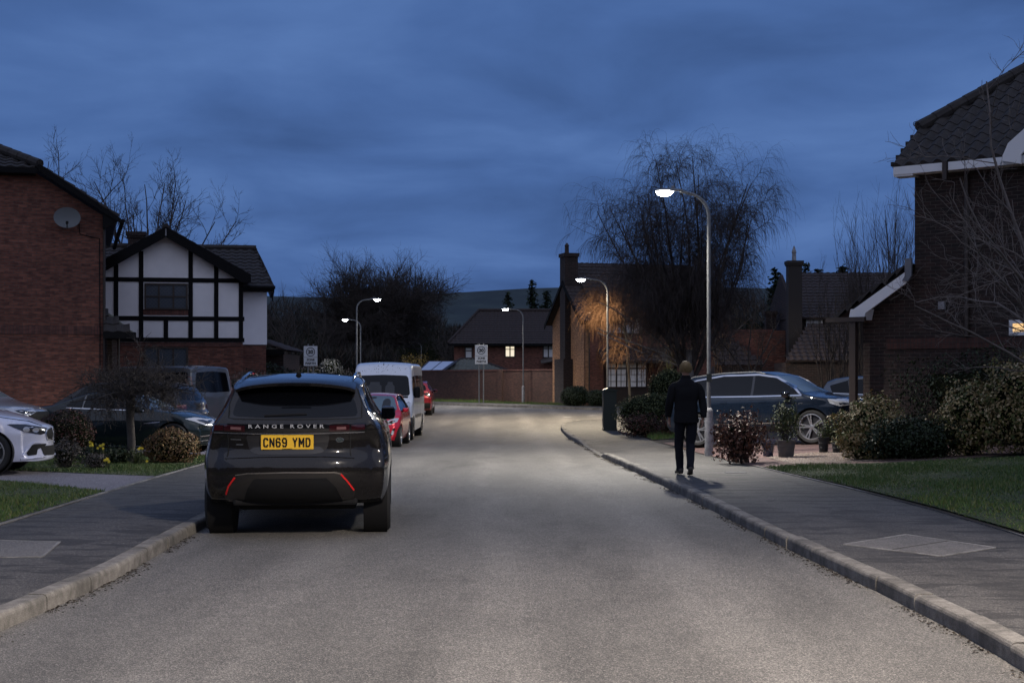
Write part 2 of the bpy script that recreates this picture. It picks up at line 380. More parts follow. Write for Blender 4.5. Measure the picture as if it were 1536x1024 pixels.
# kerbs: one run of concrete stones per side, each stone with its own joint and small lean
def resample(pts, d):
    out = [Vector(pts[0])]; acc = 0; 
    for a, b in zip(pts, pts[1:]):
        a, b = Vector(a), Vector(b); L = (b - a).length; t = d - acc
        while t <= L: out.append(a + (b - a) * (t / L)); t += d
        acc = (acc + L) % d
    return out
def kerb(name, pts, side, drops=(), hgt=.115, wid=.135):
    b = MB(); pl = resample(pts, .915); r = random.Random(3)
    def drop(y):
        for (a, c) in drops:
            if a < y < c: return .095 * min(1, (y - a) / 1.0, (c - y) / 1.0)
        return 0
    for p, q in zip(pl, pl[1:]):
        if p.y > 90 and abs(p.x) > 40: continue
        d = (q - p).normalized(); nn = Vector((d.y, -d.x)) * side
        j = r.uniform(-.006, .006); jz = r.uniform(-.007, .007); g = .004
        p2 = p + d * g + nn * j; q2 = q - d * g + nn * (j + r.uniform(-.004, .004))
        prof = [(0, -.15), (0, -.035), (.004, -.02), (.014, -.006), (.032, 0), (wid, 0), (wid, -.15)]
        vs = []
        for e, s in ((p2, -1), (q2, 1)):
            z0 = dip(e.y) + hgt + jz - drop(e.y)
            for (o, z) in prof: vs.append((e.x + nn.x * o, e.y + nn.y * o, z0 + z))
        k = len(prof); fs = [(i, i + 1, k + i + 1, k + i) for i in range(k - 1)] + [tuple(range(k))[::-1], tuple(range(k, 2 * k)), (k - 1, 0, k, 2 * k - 1)]
        b.add(vs, fs)
        vs = []
        for e in (p, q):
            for (o_, z) in ((.022, -.15), (.022, -.02), (wid - .01, -.02), (wid - .01, -.15)): vs.append((e.x + nn.x * o_, e.y + nn.y * o_, dip(e.y) + hgt - drop(e.y) + z))
        b.add(vs, [(0, 1, 5, 4), (1, 2, 6, 5), (2, 3, 7, 6), (3, 0, 4, 7)])
    o = b.build(name, M_kerb, fix=True); tag(o, kind='structure')
kerb('kerb_right', KR, 1, [(31.8, 41.5)])
kerb('kerb_left', KL, -1, [(30, 36)])
kerb('kerb_far', KF[::-1], -1)
def offs(K, d, y0, y1, side):
    return [(x + side * d, y) for x, y in K if y0 <= y <= y1]
# footways
FR = [(4.85, -12), (4.86, 14), (4.8, 16.3), (4.66, 18.75), (4.37, 22.8), (4.27, 25.5), (4.15, 28), (4.1, 34), (4.0, 40), (4.0, 50), (4.3, 54.4), (8, 55.6), (60, 55)]
FL = [(-5.2, -12), (-5.24, 14.7), (-5.33, 18.9), (-5.45, 22.8), (-5.58, 25.6), (-5.9, 29), (-6.6, 38), (-7, 44), (-7.4, 52), (-8.2, 61), (-10.4, 68), (-14.5, 73.6), (-23, 77.5), (-60, 81)]
def zfoot(x, y): return dip(y) + .112
kin = [(x + .12, y) if y < 55 else (x + .02, y - .14) for x, y in KR]
kin[10:13] = [(KR[10][0] + .13, KR[10][1]), (KR[11][0] + .13, KR[11][1]), (KR[12][0] + .1, KR[12][1] - .08)]
def zfr(x, y):
    z = zfoot(x, y)
    if 31.8 < y < 41.5: z -= .09 * min(1, (y - 31.8), (41.5 - y)) * max(0, 1 - (x - kx(KR[:12], y)) / 1.2)
    return z
def zfl(x, y):
    z = zfoot(x, y)
    if 30 < y < 36: z -= .09 * min(1, (y - 30), (36 - y)) * max(0, 1 - (kx(KL[:12], y) - x) / 1.2)
    return z
drape('footway_right', kin + FR[::-1], zfr, .8, M_foot)
drape('footway_left', [(x - .13, y) if y < 60 else (x - .1, y - .1) for x, y in KL] + FL[::-1], zfl, .8, M_foot)
FF = [(-60, 104.5), (-22, 101.5), (-12, 98), (-6.5, 93.5), (-3.6, 88.3), (0.9, 80.6), (3.3, 76.6), (5.4, 73.6), (9, 71.4), (14, 70), (60, 68.4)]
drape('footway_far', [(x + .05, y + .13) for x, y in KF] + FF[::-1], zfoot, 1.5, M_foot)
drape('verge_far', FF + [(60, 180), (-60, 180)], lambda x, y: dip(y) + .11, 5, M_turf, dz=-.01)
# land on the right and left of the road (soil under lawns and beds)
drape('garden_ground_right', [(x - .03, y) for x, y in FR] + [(60, -12)], zs, 1.2, M_soil, dz=-.008)
drape('garden_ground_left', [(x + .03, y) for x, y in FL] + [(-60, -12)], zs, 1.2, M_soil, dz=-.008)
# lawns, drives, surfacing
LAWN_R = [(4.88, 8), (4.88, 14), (4.82, 16.3), (4.68, 18.75), (4.39, 22.8), (4.32, 24.4), (5.0, 24.3), (5.9, 24.0), (7.1, 23.6), (9.0, 23.2), (9.5, 18), (10, 8)]
drape('lawn_right', LAWN_R, zs, .7, M_turf, dz=.012)
drape('brick_drive_right', [(4.2, 25.4), (4.4, 24.55), (6.0, 24.1), (7.3, 23.8), (10, 25), (10.5, 33.5), (7, 37.5), (4.1, 39.0), (4.12, 31)], zs, .8,
      brick('block_paving', (.10, .06, .055), (.19, .11, .10), (.05, .045, .04), .2, .1), dz=.004)
o = bpy.data.objects['brick_drive_right']; box_uv(o.data)
GRAV = [(4.9, 24.9), (6.2, 24.5), (7.4, 24.5), (8.2, 26), (7.5, 28.2), (5.6, 28.6), (4.9, 27.5)]
M_grav = mat('gravel', (.3, .24, .2), .9, build=soil_b((.05, .038, .03), (.19, .145, .12), 30, .03))
drape('gravel_bed', GRAV, zs, .5, M_grav, dz=.010)
LAWN_R2 = [(4.02, 41), (4.02, 49.5), (6.6, 49.5), (6.3, 41)]
drape('lawn_by_hedge', LAWN_R2, zs, .7, M_turf, dz=.012)
LAWN_L1 = [(-5.24, 8), (-5.26, 14.7), (-5.35, 18.85), (-7.5, 20.7), (-10.5, 21.3), (-13, 21.3), (-13, 8)]
LAWN_L2 = [(-5.5, 22.0), (-5.47, 22.8), (-5.6, 25.6), (-5.8, 28.2), (-6.2, 30), (-9.2, 29.5), (-9.4, 26.0), (-13, 25.0), (-13, 23.9), (-8.3, 23.0)]
drape('lawn_left_front', LAWN_L1, zs, .7, M_turf, dz=.012)
drape('lawn_left_back', LAWN_L2, zs, .7, M_turf, dz=.012)
drape('drive_left', [(-5.37, 18.9), (-5.48, 22.0), (-8.3, 23.05), (-13, 23.95), (-13, 21.25), (-10.5, 21.25), (-7.5, 20.65)], zs, .7, M_drive, dz=.006)
drape('drive_left_second', [(-5.85, 29.2), (-6.05, 34.6), (-9, 35.4), (-14.5, 37), (-14.5, 28.8), (-9.3, 29.6)], zs, .9, M_drive, dz=.006)
# old repair slabs in the footways
drape('repair_slab_right', [(3.0, 12.95), (3.62, 12.1), (4.28, 12.7), (3.78, 13.75)], zfoot, .4, M_slab, dz=.005)
drape('repair_slab_left', [(-5.2, 13.35), (-4.15, 13.15), (-3.95, 12.05), (-5.0, 11.95)], zfoot, .4, M_slab, dz=.005)
def strip(name, pts, wid, zf, dz, m, h=.03):
    b = MB()
    for p, q in zip(pts, pts[1:]):
        p, q = Vector(p), Vector(q); n = max(1, int((q - p).length / .9))
        for i in range(n):
            a = p + (q - p) * (i / n); c = p + (q - p) * ((i + .985) / n); d = (c - a).normalized(); s = Vector((d.y, -d.x)) * wid / 2
            z1 = zf(a.x, a.y) + dz; z2 = zf(c.x, c.y) + dz
            b.add([(a.x - s.x, a.y - s.y, z1 - h), (a.x + s.x, a.y + s.y, z1 - h), (c.x + s.x, c.y + s.y, z2 - h), (c.x - s.x, c.y - s.y, z2 - h),
                   (a.x - s.x, a.y - s.y, z1), (a.x + s.x, a.y + s.y, z1), (c.x + s.x, c.y + s.y, z2), (c.x - s.x, c.y - s.y, z2)],
                  [(0, 3, 2, 1), (4, 5, 6, 7), (0, 1, 5, 4), (1, 2, 6, 5), (2, 3, 7, 6), (3, 0, 4, 7)])
    tag(b.build(name, m, fix=True), kind='structure')
strip('edging_left', [(-5.24, 8), (-5.25, 14.7), (-5.34, 18.9), (-5.46, 22.8), (-5.59, 25.6), (-5.9, 29)], .045, zfoot, .016, M_edge)
strip('edging_right', [(4.86, 6), (4.86, 14), (4.8, 16.3), (4.66, 18.75), (4.37, 22.8), (4.27, 25.5)], .045, zfoot, .014, M_edge)
for nm, pg in (('cover_frame', [(3.0, 12.95), (3.62, 12.1), (4.28, 12.7), (3.78, 13.75), (3.0, 12.95)]), ('cover_frame', [(-5.2, 13.35), (-4.15, 13.15), (-3.95, 12.05), (-5.0, 11.95), (-5.2, 13.35)])):
    strip(nm, pg, .022, zfoot, .008, M_edge)
strip('cover_joint', [(3.31, 12.53), (4.03, 13.22)], .012, zfoot, .0065, M_soil)
# give-way dashes at the mouth of the side road
b = MB()
M_paint = mat('road_paint_worn', (.42, .42, .4), .8)
for i in range(4):
    c = Vector((2.2 + i * 1.15, 61.2 + i * 1.6)); d = Vector((.58, .81)); s = Vector((.81, -.58)) * .1
    a0, a1 = c, c + d * .6
    b.add([(a0.x - s.x, a0.y - s.y, dip(a0.y) + .004), (a0.x + s.x, a0.y + s.y, dip(a0.y) + .004), (a1.x + s.x, a1.y + s.y, dip(a1.y) + .004), (a1.x - s.x, a1.y - s.y, dip(a1.y) + .004)], [(0, 1, 2, 3)])
tag(b.build('road_marking', M_paint, fix=True), kind='structure')
# small service cover on the footway by the walker
tag(MB().rbox((3.62, 23.2, zfoot(3.6, 23.2) + .002), (.34, .16, .012), .002, 1).build('footway_cover', M_edge), kind='structure')

# leaf litter and grit caught along the foot of the kerbs
def litter(name, K, side, y0, y1, n, seed):
    r = np.random.default_rng(seed); v = []; f = []
    for i in range(n):
        y = r.uniform(y0, y1); d = abs(r.normal(0, .06)) + .012; 
        if noise.noise((y * .9, seed, 0)) < -.12: continue
        x = kx(K, y) - side * d; s = r.uniform(.006, .017); a = r.uniform(0, 6.28); k = len(v); z = dip(y) + .005
        v += [(x + s * math.cos(a), y + s * math.sin(a), z), (x - s * .5 * math.sin(a), y + s * .5 * math.cos(a), z + s * .5), (x - s * math.cos(a), y - s * math.sin(a), z + .002), (x + s * .5 * math.sin(a), y - s * .5 * math.cos(a), z + s * .3)]
        f.append((k, k + 1, k + 2, k + 3))
    me = bpy.data.meshes.new(name); me.from_pydata(v, [], f); tag(link(name, me, mat('leaf_litter', (.035, .026, .018), .9)), kind='stuff')
litter('leaf_litter', KR[:12], 1, 7.5, 45, 4200, 1); litter('leaf_litter', KL[:12], -1, 8, 45, 4200, 2)
# ---------------------------------------------------------------- grass blades
def inside(poly, x, y):
    c = False; n = len(poly)
    for i in range(n):
        (x0, y0), (x1, y1) = poly[i], poly[(i + 1) % n]
        if (y0 > y) != (y1 > y) and x < (x1 - x0) * (y - y0) / (y1 - y0) + x0: c = not c
    return c
def raw_mesh(name, v, f, m, parent=None):      # numpy verts (n,3) and equal-length faces (k,c)
    me = bpy.data.meshes.new(name); v = np.ascontiguousarray(v, dtype=np.float32); f = np.ascontiguousarray(f, dtype=np.int32); c = f.shape[1]
    me.vertices.add(len(v)); me.vertices.foreach_set('co', v.ravel())
    me.loops.add(f.size); me.loops.foreach_set('vertex_index', f.ravel())
    me.polygons.add(len(f)); me.polygons.foreach_set('loop_start', np.arange(0, f.size, c, dtype=np.int32))
    me.update(calc_edges=True); return link(name, me, m, parent)
M_grass = leafm('grass_blade', [(.04, .085, .018), (.065, .12, .026), (.09, .13, .03), (.045, .095, .024), (.15, .16, .06)])
def grass(name, poly, dens, h=.05, y0=0, x0=-99, x1=1600):
    xs = [p[0] for p in poly]; ys = [p[1] for p in poly]; pts = []
    n = int((max(xs) - min(xs)) * (max(ys) - min(ys)) * dens)
    X = rng.uniform(min(xs), max(xs), n); Y = rng.uniform(min(ys), max(ys), n)
    for x, y in zip(X, Y):
        if y > y0 and x0 < x / y * FOC + 768 < x1 and inside(poly, x, y): pts.append((x, y, zs(x, y)))
    p = np.array(pts); n = len(p)
    a = rng.uniform(0, 6.28, n); hh = h * rng.uniform(.5, 1.4, n) * (1 + .5 * np.sin(p[:, 0] * 2.3) * np.cos(p[:, 1] * 1.7)); wd = .005 + .004 * rng.random(n)
    lean = rng.normal(0, .022, (n, 2))
    v = np.zeros((n, 3, 3)); v[:, 0] = p; v[:, 1] = p; v[:, 2] = p
    v[:, 0, 0] += np.cos(a) * wd; v[:, 0, 1] += np.sin(a) * wd; v[:, 1, 0] -= np.cos(a) * wd; v[:, 1, 1] -= np.sin(a) * wd
    v[:, 2, :2] += lean; v[:, 2, 2] += hh
    o = raw_mesh(name, v.reshape(-1, 3), np.arange(n * 3).reshape(-1, 3), M_grass); tag(o, kind='stuff')
grass('grass_right', LAWN_R, 1500, .042, 13, 900, 1560)
grass('grass_by_hedge', LAWN_R2, 500, .12, 0)
grass('grass_left_front', LAWN_L1, 1500, .045, 14, -30, 400)
grass('grass_left_back', LAWN_L2, 1300, .045, 20, -30, 400)
grass('grass_far_verge', [(-8, 92.5), (-4, 89.0), (.9, 81), (3.2, 77), (3.6, 78), (1.5, 82), (-3, 91), (-7, 95)], 260, .12, 0)
# pebbles on the gravel bed
def pebbles():
    v = []; f = []; base = [(1, 0, 0), (-1, 0, 0), (0, 1, 0), (0, -1, 0), (0, 0, 1)]; fc = [(0, 2, 4), (2, 1, 4), (1, 3, 4), (3, 0, 4)]
    n = 0
    while n < 9000:
        x, y = random.uniform(4.8, 8.3), random.uniform(24.4, 28.7)
        if not inside(GRAV, x, y): continue
        s = random.uniform(.008, .02); a = random.uniform(0, 3.1); c, d = math.cos(a), math.sin(a); z = zs(x, y) + .01; k = len(v)
        for p in base: v.append((x + s * (p[0] * c - p[1] * d), y + s * (p[0] * d + p[1] * c) * .8, z + s * p[2] * .8))
        f += [tuple(k + i for i in q) for q in fc]; n += 1
    o = raw_mesh('gravel_pebbles', np.array(v), np.array(f), leafm('pebble', [(.20, .15, .12), (.10, .08, .07), (.26, .21, .18), (.16, .11, .085)])); tag(o, kind='stuff')
pebbles()

# ---------------------------------------------------------------- far hills
def ridge(name, y0, y1, h0, seed, m, xs=(-900, 900), dropx=None, n=90):
    v = []; f = []; rows = 14
    for j in range(rows):
        t = j / (rows - 1); y = y0 + (y1 - y0) * t
        for i in range(n):
            x = xs[0] + (xs[1] - xs[0]) * i / (n - 1)
            prof = h0(x / y1 * FOC + 768) * t ** 1.15
            v.append((x, y, prof + (noise.noise((x * .006, y * .006, seed)) * 9 + noise.noise((x * .03, y * .03, seed)) * 2.0) * t * (1 - t) * 2 - 8 * (1 - t)))
    for j in range(rows - 1):
        for i in range(n - 1): f.append((j * n + i, j * n + i + 1, (j + 1) * n + i + 1, (j + 1) * n + i))
    me = bpy.data.meshes.new(name); me.from_pydata(v, [], f); tag(link(name, me, m, None, True), kind='structure')
def lerp_tab(tab):
    def g(x):
        if x <= tab[0][0]: return tab[0][1]
        for (a, b), (c, d) in zip(tab, tab[1:]):
            if x <= c: return b + (d - b) * (x - a) / (c - a)
        return tab[-1][1]
    return g
hz = lerp_tab([(-800, 470), (300, 440), (400, 444), (520, 447), (700, 438), (800, 432), (1000, 428), (1400, 440), (2400, 470)])
M_hill = mat('hillside', rough=1, build=lambda t, b: (lambda k: k.link(k.ramp(k.noise(k.coord('Object', (1, .3, 2)), .008, 8, .62), [(.38, (.012, .02, .02)), (.52, (.02, .032, .03)), (.6, (.035, .05, .042))], 'LINEAR'), b.inputs['Base Color']))(NT(t)))
ridge('ridge_backdrop', 700, 2400, lambda px: EYE + (HOR - hz(px)) / FOC * 2400, 4, M_hill, (-2200, 2200))

# added unseen dark ridge behind the viewpoint, blocks low sky in car reflections
me = bpy.data.meshes.new('ridge_backdrop'); v = []; f = []
for i in range(61):
    x = -300 + i * 10; hh = 13 + 4 * noise.noise((x * .03, 1, 2)) + 3 * noise.noise((x * .12, 5, 2))
    v += [(x, -45, -1), (x, -60, hh), (x, -100, hh + 3), (x, -160, -1)]
for i in range(60): f += [(i * 4 + j, i * 4 + 4 + j, i * 4 + 5 + j, i * 4 + 1 + j) for j in range(3)]
me.from_pydata(v, [], f); tag(link('ridge_backdrop', me, M_hill, None, True), kind='structure')
# ================================================================ street lamps
M_lens = mat('lamp_lens_lit', (.9, .9, .9), .3, emit=(.93, .97, 1), estr=60)
M_lensw = mat('lamp_lens_warm', (.9, .9, .9), .3, emit=(1, .80, .55), estr=60)
def lamp(label, X, Y, H, ang, arm=.95, power=1200, colr=(1, .93, .84), lens=None, gz=None, plate=False, tilt=14, cone=150):
    z0 = (gz if gz is not None else dip(Y) + .11)
    t = thing('street_lamp', label, 'street lamp', (X, Y, z0), ang, 'street lamps along the road'); 
    MB().lathe([(.088, -.1), (.088, .93), (.084, .965), (.06, 1.0), (.05, 1.01)], 20).build('base_column', M_gpaint, t, smooth=True)
    b = MB(); b.box((.078, -.045, .25), (.0915, .045, .72)); b.build('access_door', M_gpaint, t)
    rr = .5; top = H - .12
    pts = [(0, 0, 1.0), (0, 0, 2.5), (0, 0, top - rr)]
    for i in range(1, 9): a = i / 8 * R(82); pts.append((-rr * (1 - math.cos(a)), 0, top - rr + rr * math.sin(a)))
    lx = pts[-1][0]; pts.append((-(arm - .22), 0, top + .035))
    MB().tube(pts, [.041] * 3 + [.039] * 4 + [.032] * (len(pts) - 7), 14).build('pole', M_steel, t, smooth=True)
    if plate: MB().box((-.055, -.052, 1.55), (.055, -.045, 1.72)).build('number_plate', mat('plate_dark', (.03, .035, .03), .5), t)
    h = MB(); hz_ = top + .05                                   # cobra head: flattened tapering shell
    k = [(-.0, .035, .03), (.12, .05, .042), (.28, .085, .055), (.42, .10, .052), (.52, .085, .04), (.57, .04, .02)]
    vs = []; n = 14
    for (dx, wy, wz) in k:
        for j in range(n): a = 2 * math.pi * j / n; vs.append((-(arm - .27) - dx, wy * math.cos(a), hz_ + wz * math.sin(a) * (1 if math.sin(a) > 0 else .45)))
    fs = [(i * n + j, i * n + (j + 1) % n, (i + 1) * n + (j + 1) % n, (i + 1) * n + j) for i in range(len(k) - 1) for j in range(n)] + [tuple(range(n)), tuple((len(k) - 1) * n + j for j in range(n))]
    h.add(vs, fs); head = h.build('lamp_head', M_steel, t, smooth=True, fix=True)
    MB().lathe([(.035, 0), (.035, .03), (.028, .05)], 12, c=(-(arm - .27) - .2, 0, hz_ + .05)).build('photocell', M_gpaint, head, smooth=True)
    l = MB(); pr = [(.001, -.105), (.05, -.098), (.095, -.07), (.12, -.02), (.12, 0)]
    l.lathe(pr, 16, c=(0, 0, 0)); l.v = [(x * 1.5 - (arm - .27) - .38, y * .8, z + hz_ - .015) for x, y, z in l.v]
    l.build('lens', lens or M_lens, head, smooth=True)
    ld = bpy.data.lights.new('lamp_light', 'SPOT'); ld.energy = power; ld.color = colr; ld.spot_size = R(cone); ld.spot_blend = .7; ld.shadow_soft_size = .16; ld.use_nodes = True; fo = ld.node_tree.nodes.new('ShaderNodeLightFalloff'); fo.inputs['Strength'].default_value = 1 / 6.5; ld.node_tree.links.new(fo.outputs['Linear'], ld.node_tree.nodes['Emission'].inputs['Strength'])
    lo = bpy.data.objects.new('lamp_light', ld); col.objects.link(lo); lo.parent = t; lo.location = (-(arm - .27) - .38, 0, hz_ - .20); lo.rotation_euler = (0, R(tilt), 0)
    return t
lamp('tallest looking street lamp, grey pole on the right footway with brilliant head against the birch', 4.12, 30.0, 5.62, 0, .82, 3600, (1, .94, .84), plate=True)
lamp('street lamp behind the dark green roadside cabinet, lit head near the chimney', 3.87, 58.0, 5.7, 0, .98, 4600, (1, .84, .60), tilt=-8, cone=176)
lamp('street lamp standing in front of the garden wall beside the white twin-post sign', .67, 85.0, 5.65, 0, .95, 1500, (1, .9, .78))
lamp('tall lit street lamp rising behind the white minibus, its arm pointing right', -8.45, 78.0, 5.85, R(180), 1.0, 1400, (1, .93, .85))
lamp('street lamp just behind the one over the minibus, its arm pointing left', -10.24, 97.0, 5.5, 0, .95, 900, (1, .93, .85))
lamp('small distant street lamp above the yellow lit shrub, unlit looking head', -8.86, 140.0, 5.1, 0, .95, 700, (1, .8, .5), lens=mat('lamp_lens_dim', (.8, .8, .75), .4, emit=(1, .95, .85), estr=.8), gz=.05)
lamp('street lamp on the near right footway with a warm head, close to the viewpoint', 4.4, 6.2, 5.6, 0, 1.0, 3300, (1, .88, .76), lens=M_lensw)
# ================================================================ buildings
def srange(poly, t):
    xs = []
    n = len(poly)
    for i in range(n):
        (a, b), (c, d) = poly[i], poly[(i + 1) % n]
        if abs(b - d) > 1e-9 and min(b, d) - 1e-6 <= t <= max(b, d) + 1e-6: xs.append(a + (c - a) * (t - b) / (d - b))
    return (min(xs), max(xs)) if xs else None
def tile_roof(name, O, es, et, poly, m, parent, tw=.3, ch=.33, th=.07, wave=.022, q=4, lap=.030):
    """interlocking tiles: rows of s-t courses over polygon poly (s,t), undulating across, each course lapping the one below"""
    O, es, et = Vector(O), Vector(es).normalized(), Vector(et).normalized(); nn = es.cross(et).normalized()
    if nn.z < 0: nn = -nn
    t0 = min(p[1] for p in poly); t1 = max(p[1] for p in poly); b = MB(); rr = random.Random(5)
    rows = max(1, int(math.ceil((t1 - t0) / ch)))
    for r in range(rows):
        ta = t0 + r * ch; tb = min(ta + ch, t1)
        ra, rb = srange(poly, ta + 1e-4), srange(poly, tb - 1e-4)
        if not ra or not rb: continue
        s0 = min(ra[0], rb[0]) if False else (ra[0] + rb[0]) / 2; s1 = (ra[1] + rb[1]) / 2
        L = s1 - s0
        if L < .05: continue
        n = max(2, int(L / tw * q)); vs = []
        jr = rr.uniform(-.004, .004)
        for i in range(n + 1):
            fr = i / n
            for (t, lift, rg) in ((ta - .0, lap, ra), (tb + .03, .0, rb), (ta, -th, ra)):
                s = s0 + (s1 - s0) * fr if abs(rg[0] - s0) < ch * .8 else s0 + (s1 - s0) * fr
                ph = (s / tw) % 1
                h = wave * (math.sin(ph * 2 * math.pi) if q >= 4 else 0)
                if lift == -th: h = 0
                vs.append(O + es * s + et * t + nn * (lift + h + jr + (.004 * noise.noise((s * 3, t * 3, 1)))))
        for i in range(n):
            a = i * 3; c = a + 3
            b.add([], []) if False else None
            base = 0
        fs = []
        for i in range(n):
            a = i * 3; c = a + 3
            fs.append((a, c, c + 1, a + 1)); fs.append((a + 2, c + 2, c, a))
        fs += [(2, 0, 1), (n * 3, n * 3 + 2, n * 3 + 1)]
        b.add(vs, fs)
    # underside
    if es.cross(et).dot(nn) < 0: b.f = [f[::-1] for f in b.f]
    p = [O + es * s + et * t - nn * th for s, t in poly]
    b.add(p, [tuple(range(len(p)))])
    o = b.build(name, m, parent, uv=True); return o
def ridge_tiles(name, A, B, m, parent, r=.12, L=.42):
    A, B = Vector(A), Vector(B); d = (B - A); n = max(1, int(d.length / L)); b = MB()
    for i in range(n):
        p = A + d * (i / n); q = A + d * ((i + 1.04) / n); b.tube([p, q], [r * 1.04, r * .95], 8)
    return b.build(name, m, parent, smooth=True, uv=True)
def wall(name, m, parent, A, B, prof, th=.25, back=None):
    """vertical wall from A to B (xy); prof = [(u,z)...] outline in metres along AB"""
    A, B = Vector((*A, 0)), Vector((*B, 0)); e = (B - A).normalized(); nrm = Vector((e.y, -e.x, 0))
    p = [A + e * u + Vector((0, 0, z)) for u, z in prof]
    b = MB(); b.prism(p, -nrm * th); return b.build(name, m, parent, uv=True)
def window(parent, O, e, w_, h, cols, rows, fm, pm, lattice=False, fr=.055, sill=None, proud=.05, name='window', trans=None):
    """O lower-left corner on the wall face, e unit vector along the wall, outward normal = e x z"""
    O = Vector(O); e = Vector((e[0], e[1], 0)).normalized(); nr = Vector((e.y, -e.x, 0)); Z = Vector((0, 0, 1))
    b = MB(); bx = lambda u, z, du, dz, p0, p1: b.obox(O + e * u + Z * z + nr * p0, e * du, nr * (p1 - p0), Z * dz)
    bx(0, 0, fr, h, -.02, proud); bx(w_ - fr, 0, fr, h, -.02, proud); bx(fr, 0, w_ - 2 * fr, fr, -.02, proud - .002); bx(fr, h - fr, w_ - 2 * fr, fr, -.02, proud - .002)
    for i in range(1, cols): bx(w_ * i / cols - fr / 2, fr, fr, h - 2 * fr, -.02, proud - .006)
    for z in (trans if trans is not None else [h * j / rows for j in range(1, rows)]): bx(fr, z - fr * .35, w_ - 2 * fr, fr * .7, -.02, proud - .010)
    f = b.build(name, fm, parent)
    g = MB(); g.obox(O + e * .01 + Z * .01 + nr * -.01, e * (w_ - .02), nr * .02, Z * (h - .02)); g.build('pane', pm, f)
    if lattice:
        l = MB(); s = .15 if lattice is True else lattice
        n = int((w_ + h) / s) + 1; hw = .0032
        for k in range(-n, n):
            for sg in (1, -1):
                # diagonal u = k*s + sg*z clipped to the window
                z0, z1 = fr, h - fr; u0 = k * s + sg * z0; u1 = k * s + sg * z1
                if u0 > u1: u0, u1, z0, z1 = u1, u0, z1, z0
                if u1 <= fr or u0 >= w_ - fr or u0 == u1: continue
                if u0 < fr: z0 = z0 + (z1 - z0) * (fr - u0) / (u1 - u0); u0 = fr
                if u1 > w_ - fr: z1 = z0 + (z1 - z0) * (w_ - fr - u0) / (u1 - u0); u1 = w_ - fr
                if u1 - u0 < .02: continue
                a = O + e * u0 + Z * z0 + nr * .018; c = O + e * u1 + Z * z1 + nr * .018; dd = (c - a); pp = dd.cross(nr).normalized() * hw
                l.add([a - pp, a + pp, c + pp, c - pp], [(0, 1, 2, 3)])
        l.build('leading', mat('lead_came', (.1, .1, .11), .6), f)
    if sill:
        s = MB(); s.obox(O - e * .05 - Z * .06 + nr * 0, e * (w_ + .1), nr * (proud + .06), Z * .058); s.build('sill', sill, f)
    return f
def downpipe(parent, O, z0, z1, m=None, r=.035):
    O = Vector(O); b = MB(); b.tube([O + Vector((0, 0, z0)), O + Vector((0, 0, z1))], r, 10)
    for k in range(int((z1 - z0) / 1.4) + 1): b.lathe([(r + .008, 0), (r + .008, .04)], 10, c=(O.x, O.y, z0 + .3 + k * 1.4))
    return b.build('downpipe', m or M_bframe, parent, smooth=True)
def chimney(parent, c, w_, d_, z0, z1, m, pots=1, name='chimney', rz=0, cone=False):
    b = MB(); x, y = c
    b.box((x - w_ / 2, y - d_ / 2, z0), (x + w_ / 2, y + d_ / 2, z1 - .22)); b.box((x - w_ / 2 - .04, y - d_ / 2 - .04, z1 - .22), (x + w_ / 2 + .04, y + d_ / 2 + .04, z1 - .14)); b.box((x - w_ / 2 - .07, y - d_ / 2 - .07, z1 - .14), (x + w_ / 2 + .07, y + d_ / 2 + .07, z1))
    o = b.build(name, m, parent, uv=True)
    for i in range(pots):
        px_ = x + (i - (pots - 1) / 2) * .35
        MB().lathe([(.12, z1), (.10, z1 + .06), (.09, z1 + .36), (.11, z1 + .38), (.11, z1 + .42), (.02, z1 + (.7 if cone else .44))], 12, c=(px_, y, 0)).build('chimney_pot', M_tile2 if not cone else M_gpaint, o, smooth=True)
    return o

# ---- brick house on the left edge (local frame: x along the front wall, y back)
h = thing('brick_house', 'red brick house with round dish on its windowless wall, at the left picture edge', 'house', (-10.83, 38, .05), R(17))
wall('wall', M_bred, h, (-9, 0), (0, 0), [(0, -.3), (9, -.3), (9, 5.85), (7.4, 6.85), (7.2, 6.98), (0, 6.98)])
MB().box((-9, .25, -.3), (-.02, 8, 5.7)).build('wall', M_bred, h, uv=True)
MB().box((-9, -.014, 2.70), (-.0, .05, 2.925)).build('string_course', M_bsol, h, uv=True)
sl_ = Vector((-1.95, 0, 1.24))
tile_roof('roof', (.38, -.32, 5.84), (0, 1, 0), (-1.95, 0, 1.24), [(0, 0), (9, 0), (9, 4.5), (2.9, 4.5), (0, 2.25)], M_tile, h)
tile_roof('roof', (-9, -.35, 7.0), (1, 0, 0), (0, 2.6, 1.0), [(0, 0), (7.4, 0), (5.4, 3.0), (0, 3.0)], M_tile, h)
ridge_tiles('ridge_tiles', (-1.6, -.3, 7.12), (-3.6, 2.4, 8.2), M_tile, h)
b = MB(); b.prism([(.44, -.335, 5.76), (.44, -.335, 5.62), (-1.5, -.335, 6.84), (-1.72, -.335, 7.06), (-1.60, -.335, 7.10)], (0, .03, 0)); b.prism([(.40, -.30, 5.72), (.05, -.30, 5.50), (-.02, -.30, 5.50), (-.02, -.30, 5.75), (-.02, -.30, 5.95)], (0, .3, 0))
b.box((-9, -.36, 6.86), (-1.66, -.32, 7.0)); b.build('bargeboard', M_timber, h)
b = MB(); b.box((-9, -.33, 6.84), (-1.7, .1, 6.87)); b.build('soffit', M_timber, h)
MB().tube([(.48, -.3, 5.7), (.48, 8, 5.7)], .06, 8).build('gutter', M_timber, h)
tile_roof('roof_lean_to', (.78, .25, 2.74), (0, 1, 0), (-.78, 0, .62), [(0, 0), (2.4, 0), (2.4, 1.0), (0, 1.0)], M_moss, h)
